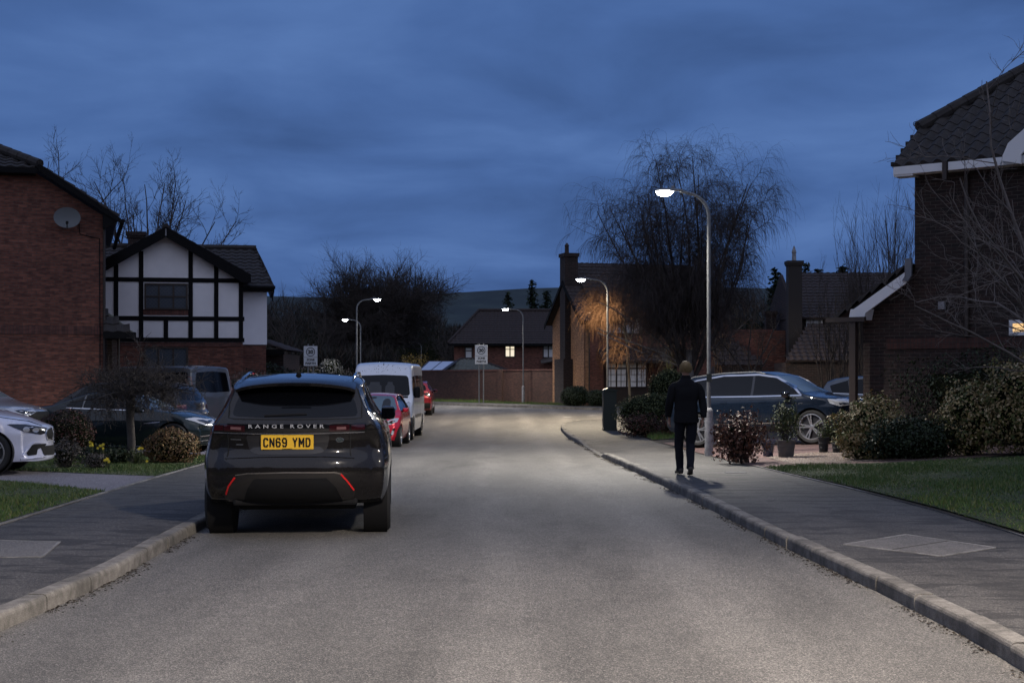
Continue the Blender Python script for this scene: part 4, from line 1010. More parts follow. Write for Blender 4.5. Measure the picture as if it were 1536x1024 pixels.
        o = mb.build(name, m, parent or s.root, smooth=smooth)
        if mirror:
            q = MB(); q.add([(x, -y, z) for x, y, z in mb.v], [f[::-1] for f in mb.f]); q.build(name, m, parent or s.root, smooth=smooth)
        return o
    def line(s, name, pts, w_, axis, m, off=.003, parent=None, mirror=False, th=.01, step=.08, closed=False):
        P_ = [Vector(p) for p in pts]; l, r = [], []; n = len(P_)
        for i, p in enumerate(P_):
            if closed: d = (P_[(i + 1) % n] - P_[i - 1]).normalized()
            else: d = (P_[min(i + 1, n - 1)] - P_[max(i - 1, 0)]).normalized()
            q = Vector((-d.y, d.x)) * w_ / 2; l.append(tuple(p + q)); r.append(tuple(p - q))
        if closed:
            l.append(tuple(Vector(l[0]) + Vector((1e-3, 1e-3)))); r.append(tuple(Vector(r[0]) + Vector((1e-3, 1e-3))))
        return s.patch(name, l + r[::-1], axis, m, off, parent, step, th=th, mirror=mirror)
    def hit(s, axis, a, b_):
        D, o = {'r': (Vector((1, 0, 0)), Vector((-6, a, b_))), 'f': (Vector((-1, 0, 0)), Vector((6, a, b_))), 'l': (Vector((0, -1, 0)), Vector((a, 4, b_))), 't': (Vector((0, 0, -1)), Vector((a, b_, 5))), 'R': (Vector((0, 1, 0)), Vector((a, -4, b_)))}[axis]
        h, n_, _, _ = s.bvh.ray_cast(o, D)
        if h is None: h, n_, _, _ = s.bvh.find_nearest(o + D * 5)
        return h, (n_ if n_.dot(D) < 0 else -n_)
    def wheels(s, spokes=5, double=True, rim=None, tw=.24, inset=.012):
        S = s.S; r = S['tr']; hw = max(p[1] for p in S['plan']); rr = S.get('rr', r * .72); rim = rim or M_alloy
        rimv = None; first = None
        for wx in (S['wf'], S['wr']):
            for sg in (1, -1):
                yo = sg * (hw - inset); c = (wx, 0, r)
                W_ = bpy.data.objects.new('wheel', None); col.objects.link(W_); W_.parent = s.root
                mk = lambda pr: [(a, yo - sg * h) for a, h in pr]
                MB().lathe(mk([(rr, .012), (rr + .02, .002), (r - .03, .0), (r - .008, .02), (r, .05), (r, tw - .05), (r - .008, tw - .02), (r - .05, tw), (rr, tw)]), 40, 'y', c, closed=True).build('tyre', M_rubber, W_, smooth=True, fix=True)
                b = MB(); b.lathe(mk([(rr + .004, .006), (rr - .012, .004), (rr - .025, .02), (rr - .035, .06), (rr - .035, tw - .02), (rr, tw - .02)]), 40, 'y', c, closed=True)
                b.lathe(mk([(.06, .03), (.055, .018), (.03, .014), (.001, .014)] ) + [(.001, yo - sg * .05), (.06, yo - sg * .05)], 20, 'y', c, closed=True)
                for q in range(spokes):
                    a0 = 2 * math.pi * q / spokes + .3 + wx
                    for da in ((-.13, .13) if double else (0,)):
                        i0 = Vector((math.cos(a0 + da * 1.3), 0, math.sin(a0 + da * 1.3))) * .045; i1 = Vector((math.cos(a0 + da * 1.05), 0, math.sin(a0 + da * 1.05))) * (rr - .02)
                        t = (i1 - i0).normalized().cross(Vector((0, 1, 0))); w0, w1 = (.018, .014) if double else (.035, .028)
                        C = Vector(c); yv = Vector((0, yo, 0)); ins = Vector((0, -sg, 0))
                        p = [C + yv + i0 + t * w0 + ins * .02, C + yv + i0 - t * w0 + ins * .02, C + yv + i1 - t * w1 + ins * .012, C + yv + i1 + t * w1 + ins * .012]
                        b.prism(p, ins * .035)
                b.build('rim', rim, W_, smooth=False, fix=True)
                MB().lathe(mk([(rr - .03, .075), (.02, .07), (.02, .08), (rr - .03, .085)]), 30, 'y', c, closed=True).build('brake_disc', M_alloyd, W_, fix=True)
    def mirrors(s, x, z, m, w_=.17, h=.13, out=.16, y=None, legz=None):
        for sg, ax in ((1, 'l'), (-1, 'R')):
            hp, _ = s.hit(ax, x, z); c = hp + Vector((-.02, sg * out, .04))
            b = MB(); b.rbox(c, (.12, w_, h), .045, 4); 
            b.v = [(vx + (.05 * (1 - ((vy - c.y) / (w_ / 2)) ** 2) if vx > c.x else 0), vy, vz) for vx, vy, vz in b.v]
            o = b.build('door_mirror', m, s.root, smooth=True)
            MB().tube([hp - Vector((0, sg * .02, 0)), c + Vector((0, -sg * w_ * .35, -h * .3))], [.03, .022], 8).build('mirror_arm', M_black, o)
            MB().rbox(c + Vector((-.062, 0, 0)), (.006, w_ * .82, h * .74), .002, 1).build('mirror_glass', M_cglass, o)
def roundp(poly, r):
    out = []; n = len(poly)
    for i in range(n):
        p, a, b_ = Vector(poly[i]), Vector(poly[i - 1]), Vector(poly[(i + 1) % n]); da, db = (a - p), (b_ - p)
        ra, rb = min(r, da.length * .45), min(r, db.length * .45); p0 = p + da.normalized() * ra; p2 = p + db.normalized() * rb
        for k in range(5): t = k / 4; out.append(tuple(p0 * (1 - t) ** 2 + p * 2 * t * (1 - t) + p2 * t * t))
    return out
def text_mesh(name, s, size, m, M, parent, weight=0.0, extrude=.0015, sx=1, spacing=1, fit=None):
    cu = bpy.data.curves.new('t', 'FONT'); cu.body = s; cu.size = size; cu.align_x = 'CENTER'; cu.align_y = 'CENTER'; cu.offset = weight; cu.extrude = extrude; cu.space_character = spacing; cu.resolution_u = 4
    to = bpy.data.objects.new('t', cu); col.objects.link(to); dg = bpy.context.evaluated_depsgraph_get(); dg.update()
    me = bpy.data.meshes.new_from_object(to.evaluated_get(dg)); bpy.data.objects.remove(to); bpy.data.curves.remove(cu)
    co = np.array([v.co[:] for v in me.vertices]); w0 = co[:, 0].max() - co[:, 0].min(); h0 = co[:, 1].max() - co[:, 1].min()
    cx, cy = (co[:, 0].max() + co[:, 0].min()) / 2, (co[:, 1].max() + co[:, 1].min()) / 2
    S_ = Matrix.Diagonal((fit[0] / w0, fit[1] / h0, 1, 1)) if fit else Matrix.Diagonal((sx, 1, 1, 1))
    me.transform(M @ S_ @ Matrix.Translation((-cx, -cy, 0))); me.name = name
    me.materials.clear(); return link(name, me, m, parent)
# orientation matrices: text facing backwards (read from behind the car) and forwards
def face_rear(p, tilt=0): return Matrix.Translation(p) @ Matrix(((0, 0, -1, 0), (-1, 0, 0, 0), (0, 1, 0, 0), (0, 0, 0, 1))) @ Matrix.Rotation(-tilt, 4, 'X')
def face_front(p, tilt=0): return Matrix.Translation(p) @ Matrix(((0, 0, 1, 0), (1, 0, 0, 0), (0, 1, 0, 0), (0, 0, 0, 1))) @ Matrix.Rotation(-tilt, 4, 'X')
M_red = mat('lamp_red', (.032, .004, .006), .12, coat=1)
M_redb = mat('reflector_red', (.75, .02, .02), .3)
M_clear = mat('lamp_clear', (.55, .56, .6), .12, .4, coat=1)
M_smoke = mat('lamp_pink_smoke', (.20, .10, .10), .15, coat=1)
M_gap = mat('panel_gap', (.004, .004, .004), .8)
M_gloss = mat('gloss_black', (.006, .006, .007), .08, coat=1)
M_head = mat('headlamp_dark', (.04, .04, .045), .15, .3, coat=1)
M_plate = mat('plate_yellow', (.85, .50, .03), .45)
M_platew = mat('plate_white', (.75, .75, .72), .45)

# ---------------------------------------------------------------- the large dark 4x4 in the foreground
S = dict(L=4.80, top=[(-2.4, 1.575), (-2.1, 1.615), (-1.2, 1.665), (-.2, 1.675), (.45, 1.635), (.7, 1.575), (1.32, 1.17), (1.5, 1.10), (2.1, 1.03), (2.4, .93)], belt=[(-2.4, 1.17), (-1, 1.14), (1.3, 1.07), (2.4, 1.05)],
         plan=[(-2.4, .885), (-2.05, .94), (-1.5, .965), (1.5, .965), (2.0, .94), (2.4, .86)], zb=[(-2.4, .40), (-2.15, .33), (2.1, .27), (2.4, .3)],
         er=[(.3, .22), (.42, .12), (.52, .03), (.66, 0), (.80, .015), (.86, .075), (1.02, .085), (1.08, .06), (1.16, .06), (1.20, .085), (1.24, .13), (1.53, .36), (1.6, .33)], ef=[(.25, .12), (.45, .02), (.7, 0), (.9, .05), (1.1, .2), (1.7, .5)],
         side=[(.25, -.10), (.35, -.05), (.5, -.012), (.75, 0), (.85, -.008), (1.0, -.04), (1.1, -.07), (1.2, -.11), (1.3, -.125)], tum=[(-2.4, .46), (-1.2, .42), (1.4, .42)], cr=.25, cf=.3, cp=3.0, re=.05, rt=.09, crown=.035, wr=-1.435, wf=1.44, ar=.415, tr=.372, rr=.275)
M_velar = paint('dark_bronze_paint', (.010, .0085, .008), 0, .25, .08)
c = Car(S, 'parked_suv', 'large glossy dark 4x4 seen from behind with a yellow plate, nearest parked vehicle', 'car', (-2.36, 16.6, .0), R(90 + 4.7), M_velar, 'vehicles parked along the left kerb')
V_ = c
sf = lambda px, py: (-(px - 439.5) / 151.0, 1.62 + (566 - py) / 151.0)           # photo pixel -> (y, z) on the tailgate
def z3(pts): return [sf(280 + x / 3.7925, 530 + y / 3.7925) for x, y in pts]
def sym(pts):                                                                        # right-hand half (y<0) mirrored into a closed outline
    return pts + [(-y, z) for y, z in pts[::-1]]
c.patch('rear_window', sym([(0, 1.545), (-.46, 1.53), (-.535, 1.49), (-.60, 1.36), (-.625, 1.255), (-.60, 1.235), (-.3, 1.222), (0, 1.218)]), 'r', M_cglass, .003, rnd=.03)
b = MB()                                                                              # roof spoiler
out_ = []
for y in np.linspace(-.60, .60, 21):
    h_, _ = c.hit('t', -1.93, y); e_ = 1 - (abs(y) / .62) ** 3; zt = h_.z + .003
    out_.append((y, zt, e_))
vs = []
for y, zt, e_ in out_:
    xb = -2.16 - .10 * e_ + .05 * (1 - e_)
    vs += [(-1.75, y, c.hit('t', -1.75, y)[0].z + .002), (xb + .05, y, zt - .022), (xb, y, zt - .045), (xb + .02, y, zt - .075), (-1.85, y, zt - .06)]
n = len(out_); fs = [(i * 5 + j, (i + 1) * 5 + j, (i + 1) * 5 + (j + 1) % 5, i * 5 + (j + 1) % 5) for i in range(n - 1) for j in range(5)] + [tuple(range(5)), tuple((n - 1) * 5 + j for j in range(5))]
b.add(vs, fs); b.build('spoiler', M_velar, c.root, smooth=True, fix=True)
MB().box((-2.272, -.16, 1.548), (-2.262, .16, 1.556)).build('high_brake_light', M_gloss, c.root)
# side glass and black pillar finish
c.patch('side_window', [(1.28, 1.10), (.62, 1.50), (.2, 1.56), (-.6, 1.575), (-1.35, 1.54), (-1.95, 1.40), (-2.02, 1.30), (-1.7, 1.215), (0, 1.155)], 'l', M_cglass, .003, rnd=.05, mirror=True)
c.line('pillar', [(.05, 1.14), (0, 1.58)], .07, 'l', M_gloss, .006, mirror=True); c.line('pillar', [(-1.0, 1.17), (-1.05, 1.57)], .07, 'l', M_gloss, .006, mirror=True)
c.line('window_trim', [(1.28, 1.085), (0, 1.14), (-1.7, 1.20), (-2.03, 1.30)], .018, 'l', M_gloss, .006, mirror=True)
for x in (.05, -1.02): c.line('door_gap', [(x, .45), (x, 1.14)], .008, 'l', M_gap, .001, mirror=True)
c.line('door_gap', [(-1.02, 1.15), (-1.25, .9), (-1.2, .85)], .008, 'l', M_gap, .001, mirror=True); c.line('door_gap', [(1.25, .5), (1.3, 1.08)], .008, 'l', M_gap, .001, mirror=True)
c.line('door_handle', [(-.15, 1.0), (-.35, 1.005)], .028, 'l', M_velar, .006, mirror=True); c.line('door_handle', [(-1.1 + .18, 1.01), (-.72, 1.005)], .028, 'l', M_velar, .006, mirror=True)
c.line('crease', [(2.0, .93), (1.2, .985), (-1, 1.03), (-2.2, 1.10)], .012, 'l', M_velar, .006, mirror=True)
c.line('sill_trim', [(1.0, .36), (-1.0, .36)], .10, 'l', M_black, .008, mirror=True)
c.patch('windscreen', sym([(0, 1.60), (-.55, 1.57), (-.72, 1.16), (0, 1.19)]), 'f', M_cglass, .003, rnd=.03)
# tailgate panel gap, light bar, lamps
c.line('tailgate_gap', z3([(228, 362), (222, 450), (225, 560), (215, 610)]), .008, 'r', M_gap, .0015); c.line('tailgate_gap', z3([(915, 350), (921, 450), (921, 560), (930, 600)]), .008, 'r', M_gap, .0015)
c.line('light_bar', z3([(130, 425), (330, 428), (560, 430), (800, 428), (1010, 424)]), .088, 'r', M_gloss, .008)
for xs_ in ([(205, 425), (325, 428)], [(803, 427), (915, 425)]):
    o = c.line('tail_light', z3(xs_), .058, 'r', M_red, .014); c.line('lamp_lens', z3([(xs_[0][0] + 40, xs_[0][1]), (xs_[1][0] - 20, xs_[1][1])]), .024, 'r', M_smoke, .018, parent=o)
for xs_ in ([(145, 425), (198, 425)], [(925, 425), (1000, 422)]): c.line('tail_light', z3(xs_), .05, 'r', M_red, .014)
c.line('light_bar_trim', z3([(140, 452), (560, 458), (1000, 450)]), .008, 'r', M_chrome, .010)
p, _ = c.hit('r', 0, sf(0, 639)[1]); xp = p.x - .022
for word, a, b_ in (('RANGE', 348, 545), ('ROVER', 584, 775)):
    ya, yb = z3([(a, 414)])[0], z3([(b_, 414)])[0]; text_mesh('lettering', word, .06, mat('badge_silver', (.6, .6, .62), .35, .5), face_rear(Vector((xp, (ya[0] + yb[0]) / 2, (ya[1] + yb[1]) / 2))), c.root, .0008, .002, spacing=1.7, fit=(abs(ya[0] - yb[0]), .036))
# plate recess and number plate
c.patch('plate_recess', z3([(328, 468), (805, 462), (792, 540), (760, 566), (700, 574), (400, 576), (352, 556)]), 'r', paint('recess_reflection', (.022, .021, .022), .1, .45, .2), .002, rnd=.03)  # body paint lightened: the recess's reflection is put into the colour
pc = z3([(565.5, 505)])[0]; p, _ = c.hit('r', *pc); pm = Vector((p.x - .018, pc[0], pc[1]))
pl = MB().rbox(pm + Vector((.006, 0, 0)), (.008, .52, .145), .003, 1).build('number_plate', M_plate, c.root)
GL = {'C': [[(1, .82), (.8, 1), (.2, 1), (0, .82), (0, .18), (.2, 0), (.8, 0), (1, .18)]], 'N': [[(0, 0), (0, 1), (1, 0), (1, 1)]], '6': [[(.95, .85), (.78, 1), (.2, 1), (0, .8), (0, .2), (.2, 0), (.8, 0), (1, .2), (1, .38), (.8, .56), (.0, .56)]],
      '9': [[(.05, .15), (.22, 0), (.8, 0), (1, .2), (1, .8), (.8, 1), (.2, 1), (0, .8), (0, .62), (.2, .44), (1, .44)]], 'Y': [[(0, 1), (.5, .48), (1, 1)], [(.5, .5), (.5, 0)]], 'M': [[(0, 0), (0, 1), (.5, .35), (1, 1), (1, 0)]], 'D': [[(0, 0), (0, 1), (.72, 1), (1, .75), (1, .25), (.72, 0), (0, 0)]]}
def plate_text(word, ox, cw, ch_, gap, st):                                          # ox: start measured along the reading direction
    b = MB()
    for g in word:
        w_ = cw * (1.12 if g == 'M' else 1)
        for pl_ in GL[g]:
            for (p0, p1) in zip(pl_, pl_[1:]):
                a_ = Vector((ox + p0[0] * (w_ - st) + st / 2, p0[1] * (ch_ - st) + st / 2 - ch_ / 2)); c_ = Vector((ox + p1[0] * (w_ - st) + st / 2, p1[1] * (ch_ - st) + st / 2 - ch_ / 2))
                d_ = (c_ - a_).normalized(); a_ -= d_ * st * .42; c_ += d_ * st * .42; q_ = Vector((-d_.y, d_.x)) * st / 2
                b.prism([(pm.x - .003, pm.y - u, pm.z - .002 + v) for u, v in (a_ + q_, a_ - q_, c_ - q_, c_ + q_)], (.002, 0, 0))
        ox += w_ + gap
    return b.build('plate_lettering', M_black, pl)
plate_text('CN69', -.236, .050, .094, .0115, .0145); plate_text('YMD', .052, .050, .094, .0115, .0145)
MB().box((pm.x - .0035, pm.y - .05, pc[1] - .068), (pm.x - .0021, pm.y + .05, pc[1] - .064)).build('plate_maker_mark', M_black, pl)
# oval badge
bp = z3([(862, 494)])[0]; p, _ = c.hit('r', *bp); b = MB(); b.lathe([(.001, -.006), (.040, -.006), (.044, 0), (.044, .004)], 28); b.v = [(p.x - .004 + z, bp[0] + x, bp[1] + y * .6) for x, y, z in b.v]; bd = b.build('oval_badge', M_chrome, c.root, smooth=True, fix=True)
b = MB(); b.lathe([(.001, -.008), (.034, -.008), (.036, -.003)], 28); b.v = [(p.x - .004 + z, bp[0] + x, bp[1] + y * .58) for x, y, z in b.v]; b.build('badge_centre', mat('badge_green', (.02, .035, .028), .4), bd, smooth=True, fix=True)
b = MB(); 
for dz, dy in ((.007, -.003), (-.007, .003)): b.box((p.x - .0145, bp[0] - .022 + dy, bp[1] + dz - .003), (p.x - .0125, bp[0] + .022 + dy, bp[1] + dz + .003))
b.build('badge_mark', M_chrome, bd)
c.line('model_script', z3([(240, 490), (300, 492)]), .012, 'r', mat('badge_dim', (.12, .12, .12), .4, .6), .004); c.line('model_script', z3([(272, 520), (312, 520)]), .012, 'r', MATS['badge_dim'], .004)
# bumper: dark lower panel, bronze arch, reflectors, exhaust cut-outs
c.line('bumper_crease', z3([(205, 598), (400, 588), (565, 585), (780, 586), (945, 596)]), .012, 'r', M_velar, .010)
c.patch('bumper_skirt', z3([(200, 815), (262, 700), (345, 678), (565, 672), (850, 674), (885, 690), (950, 790), (935, 845), (565, 850), (215, 850)]), 'r', mat('bronze_trim', (.026, .023, .021), .35, .3, coat=.6), .006, rnd=.02)
c.patch('diffuser', z3([(310, 850), (345, 760), (380, 712), (790, 708), (840, 760), (880, 848)]), 'r', M_black, .012, rnd=.02)
c.line('skirt_trim', z3([(275, 692), (345, 681), (565, 675), (830, 677), (870, 686)]), .010, 'r', mat('trim_silver', (.3, .27, .24), .3, .8), .016)
c.line('reflector', z3([(212, 805), (232, 755), (270, 706)]), .016, 'r', M_redb, .014); c.line('reflector', z3([(866, 684), (905, 730), (940, 780)]), .016, 'r', M_redb, .014)
b = MB(); b.rbox((-2.02, 0, .40), (.3, 1.25, .14), .03); b.rbox((-1.6, .0, .33), (.3, .9, .12), .03); b.rbox((0, 0, .31), (3.6, 1.2, .10), .03); b.build('underbody', M_black, c.root)
# roof rails, fin, wiper
for sg in (1, -1):
    pts = [(x, sg * (.60 - .02 * abs(x)), c.hit('t', x, sg * .58)[0].z + h_) for x, h_ in ((-1.9, -.01), (-1.75, .022), (-1.0, .035), (-.2, .035), (.3, .02), (.45, -.01))]
    MB().tube(pts, .014, 8).build('roof_rail', M_gloss, c.root, smooth=True)
zt = c.hit('t', -1.55, 0)[0].z
b = MB(); b.add([(-1.42, 0, zt - .004), (-1.66, .032, zt - .01), (-1.66, -.032, zt - .01), (-1.62, 0, zt + .055), (-1.665, .006, zt + .06), (-1.665, -.006, zt + .06)], [(0, 1, 4, 3), (0, 3, 5, 2), (1, 2, 5, 4), (3, 4, 5)]); b.build('roof_fin', M_gloss, c.root, fix=True)
c.mirrors(.92, 1.15, M_gloss, .17, .16, .075)
c.wheels(5, True, M_alloyd, .255)
c.line('window_seal', [(-.62, 1.50), (-.665, 1.36), (-.665, 1.215), (-.6, 1.205), (0, 1.20), (.6, 1.205), (.665, 1.215), (.665, 1.36), (.62, 1.50)], .012, 'r', M_gap, .002)
c.line('wiper', [(.30, 1.235), (-.12, 1.25)], .014, 'r', M_black, .012)
# ---------------------------------------------------------------- the other vehicles
GRP = 'vehicles parked along the left kerb'
M_redp = paint('red_paint', (.50, .012, .03), .25, .3); M_dred = paint('dark_red_paint', (.22, .008, .018), .4, .3)
M_whp = paint('white_paint', (.78, .80, .84), .1, .4); M_silver = paint('silver_paint', (.085, .095, .115), .3, .35)
M_dgreen = paint('dark_green_paint', (.006, .012, .015), 0, .3, .1); M_navy = paint('navy_paint', (.004, .008, .017), 0, .3, .1); M_dblue = paint('blue_black_paint', (.006, .008, .013), 0, .3, .1)
M_grey = paint('grey_paint', (.10, .115, .135), .5, .35); M_bmw = paint('pale_lilac_white_paint', (.66, .67, .78), .15, .32)
def hatch_spec(**k):
    S = dict(L=4.05, top=[(-2.03, 1.36), (-1.7, 1.42), (-1.0, 1.475), (-.2, 1.485), (.35, 1.45), (.55, 1.40), (1.12, 1.02), (1.3, .965), (1.8, .86), (2.03, .74)], belt=[(-2.0, 1.03), (1.1, .92), (2, .9)],
             plan=[(-2.03, .78), (-1.6, .86), (-.8, .868), (1.0, .868), (1.6, .84), (2.03, .70)], zb=[(-2.03, .28), (-1.8, .2), (1.8, .18), (2.03, .2)],
             er=[(.2, .12), (.4, .0), (.75, 0), (.85, .05), (1.0, .08), (1.4, .36), (1.5, .34)], ef=[(.15, .1), (.3, .0), (.55, 0), (.75, .08), (.9, .25), (1.5, .5)],
             side=[(.2, -.08), (.35, -.02), (.6, 0), (.8, -.005), (.95, -.03), (1.05, -.045)], tum=[(-2, .55), (1.4, .48)], cr=.14, cf=.32, re=.05, rt=.08, crown=.03, wr=-1.22, wf=1.27, ar=.345, tr=.305, rr=.215)
    S.update(k); return S
def side_detail(c, gl, beltz=None, handles=(), gaps=(), trim=None, pillars=()):
    c.patch('side_window', gl, 'l', M_cglass, .003, rnd=.04, mirror=True)
    for (a, b_) in pillars: c.line('pillar', [a, b_], .06, 'l', M_gloss, .006, mirror=True)
    for g in gaps: c.line('door_gap', g, .009, 'l', M_gap, .0012, mirror=True, step=.15)
    for x, z in handles: c.line('door_handle', [(x, z), (x - .17, z)], .03, 'l', c.body.data.materials[0], .012, mirror=True)
    if trim: c.line('window_trim', trim, .016, 'l', M_chrome, .008, mirror=True)

# red hatchback facing the viewpoint
c = Car(hatch_spec(), 'parked_car', 'bright red small hatchback facing the camera in front of the white minibus', 'car', (-3.86, 40.55, dip(40.5)), R(-91), M_redp, GRP)
M_ws = mat('windscreen_glass', (.10, .14, .17), .04, spec=1)
c.patch('windscreen', sym([(0, 1.405), (-.50, 1.39), (-.60, 1.33), (-.72, 1.02), (-.60, .985), (0, .975)]), 'f', M_ws, .003, rnd=.04)
c.patch('bonnet_gap', [(-.66, .90), (.66, .90), (.66, .888), (-.66, .888)], 'f', M_gap, .001)
side_detail(c, [(.95, .97), (.45, 1.34), (-.2, 1.41), (-1.0, 1.39), (-1.5, 1.22), (-1.45, 1.05), (0, .98)], gaps=[[(.05, .3), (.05, .97)], [(-1.0, .6), (-1.0, 1.03)], [(1.0, .35), (1.02, .9)]], handles=[(-.6, .86)], pillars=[((-.35, .98), (-.4, 1.42))])
for sg in (1, -1):
    hp = [(sg * y, z) for y, z in ((.42, .655), (.60, .625), (.76, .70), (.80, .80), (.70, .80), (.52, .735))]
    o = c.patch('headlight', hp, 'f', M_clear, .008, rnd=.02); c.patch('lamp_reflector', [(sg * y, z) for y, z in ((.52, .675), (.64, .66), (.72, .73), (.6, .73))], 'f', M_head, .012, parent=o, rnd=.02)
    o = c.patch('fog_surround', [(sg * y, z) for y, z in ((.58, .34), (.66, .33), (.72, .52), (.67, .54))], 'f', M_black, .006, rnd=.02); c.patch('fog_light', [(sg * y, z) for y, z in ((.605, .36), (.665, .35), (.69, .46), (.64, .48))], 'f', M_clear, .012, parent=o, rnd=.02)
o = c.patch('grille', [(-.46, .60), (.46, .60), (.40, .46), (.27, .37), (-.27, .37), (-.40, .46)], 'f', M_black, .006, rnd=.03)
for z in (.43, .48, .53): c.line('grille_bar', [(-.36, z), (.36, z)], .012, 'f', M_chrome, .012, parent=o)
c.line('grille_trim', [(-.46, .60), (-.40, .46), (-.27, .37), (.27, .37), (.40, .46), (.46, .60)], .016, 'f', M_chrome, .010, parent=o)
c.patch('lower_intake', [(-.5, .29), (.5, .29), (.45, .22), (-.45, .22)], 'f', M_black, .006, rnd=.02)
c.line('number_plate', [(-.26, .335), (.26, .335)], .10, 'f', M_platew, .02)
c.mirrors(.78, .97, M_redp, .17, .12, .10); c.wheels(5, False, M_alloy, .2)
c.patch('seat_silhouette', [(-.52, 1.02), (-.28, 1.02), (-.30, 1.26), (-.36, 1.32), (-.46, 1.32), (-.51, 1.25)], 'f', mat('seat_dark', (.02, .022, .025), .5), .0045, rnd=.04)
c.patch('seat_silhouette', [(.28, 1.02), (.52, 1.02), (.51, 1.25), (.46, 1.32), (.36, 1.32), (.30, 1.26)], 'f', MATS['seat_dark'], .0045, rnd=.04)
c.line('mirror_silhouette', [(-.10, 1.345), (.10, 1.345)], .05, 'f', MATS['seat_dark'], .0045)

# white high-roof minibus
S = dict(L=5.2, top=[(-2.6, 2.36), (-2, 2.40), (1.0, 2.40), (1.3, 2.33), (1.55, 2.02), (2.02, 1.33), (2.12, 1.22), (2.45, 1.06), (2.6, .96)], belt=[(-2.6, 1.25), (2.6, 1.25)], plan=[(-2.6, .95), (-2.3, .985), (1.6, .985), (2.2, .95), (2.6, .80)],
         zb=[(-2.6, .38), (-2.2, .3), (2.3, .25), (2.6, .28)], er=[(.3, .05), (.5, 0), (2.4, .06)], ef=[(.2, .1), (.4, 0), (.8, 0), (1.1, .12), (1.4, .3), (2.4, .3)], side=[(.3, -.03), (.5, 0), (1.2, 0)], tum=[(-2.6, .09), (1, .09), (2.2, .22)],
         cr=.06, cf=.34, re=.05, rt=.16, rtb=.1, crown=.03, wr=-1.45, wf=1.75, ar=.40, tr=.345, rr=.22, smt=.06)
c = Car(S, 'parked_minibus', 'white high-roof minibus facing the camera behind the red hatchback', 'minibus', (-3.97, 45.9, dip(45.5)), R(-91), M_whp, GRP)
c.patch('windscreen', sym([(0, 2.0), (-.74, 1.975), (-.80, 1.9), (-.865, 1.42), (-.82, 1.36), (0, 1.33)]), 'f', M_cglass, .004, rnd=.05)
c.patch('scuttle', [(-.82, 1.345), (.82, 1.345), (.80, 1.29), (-.80, 1.29)], 'f', M_black, .005)
for sg in (1, -1):
    c.patch('headlight', [(sg * y, z) for y, z in ((.52, .84), (.70, .82), (.86, .90), (.90, 1.16), (.80, 1.15), (.62, 1.0))], 'f', M_clear, .008, rnd=.03)
    for a in (-.55, 0.05): 
        c.patch('seat_silhouette', [(sg * .20 + a * .9 + y, z) for y, z in ((-.15, 1.42), (.15, 1.42), (.14, 1.66), (.08, 1.70), (.08, 1.78), (-.08, 1.78), (-.08, 1.70), (-.14, 1.66))], 'f', mat('seat_grey', (.045, .048, .052), .6), .0055, rnd=.03)
c.patch('grille', [(-.48, .98), (.48, .98), (.42, .80), (-.42, .80)], 'f', M_black, .006, rnd=.03); c.line('bonnet_gap', [(-.86, 1.18), (-.55, 1.02), (.55, 1.02), (.86, 1.18)], .010, 'f', M_gap, .002)
c.patch('bumper', [(-.96, .70), (.96, .70), (.96, .34), (-.96, .34)], 'f', mat('grey_plastic', (.07, .07, .075), .6), .012, rnd=.04)
c.line('bumper_side', [(2.5, .55), (2.16, .55)], .32, 'l', MATS['grey_plastic'], .012, mirror=True)
c.patch('side_window', [(1.72, 1.36), (1.35, 1.95), (.75, 1.98), (.75, 1.30), (1.2, 1.28)], 'l', M_cglass, .004, rnd=.05, mirror=True)
for a, b_ in ((.6, -.55), (-.65, -1.75), (-1.85, -2.45)): c.patch('side_window', [(a, 1.30), (a, 1.98), (b_, 1.98), (b_, 1.30)], 'l', M_cglass, .004, rnd=.05, mirror=True)
for x in (.68, -.6, -1.8): c.line('door_gap', [(x, .45), (x, 2.1)], .010, 'l', M_gap, .001, mirror=True, step=.2)
c.line('side_rub_strip', [(1.25, .72), (-.95, .72)], .10, 'l', MATS['grey_plastic'], .010, mirror=True, step=.2)
for k in range(26): y_, z_ = random.uniform(-.55, .6), random.uniform(2.08, 2.26); c.patch('dirt_speck', [(y_, z_), (y_ + random.uniform(.008, .02), z_ + .004), (y_ + .008, z_ + random.uniform(.01, .03))], 'f', mat('dirt', (.06, .05, .04), .9), .002, rim=False) if k < 1 else None
b = MB()
for k in range(60):
    y_, z_ = random.gauss(0, .35), random.uniform(2.06, 2.30); hp, nn = c.hit('f', y_, z_); s_ = random.uniform(.004, .012); hp = hp + nn * .003
    b.add([hp + Vector((0, -s_, 0)), hp + Vector((0, s_, 0)), hp + Vector((0, 0, s_ * 2.4))], [(0, 1, 2)])
b.build('dirt_specks', MATS['dirt'], c.root)
c.mirrors(1.55, 1.42, M_black, .20, .34, .10); c.wheels(6, False, M_alloyd, .21)
c.line('wiper', [(-.6, 1.36), (-.1, 1.40)], .02, 'f', M_black, .012)
MB().tube([(1.32, 0, 2.3), (1.25, 0, 2.36)], .01, 5).build('aerial', M_black, c.root)

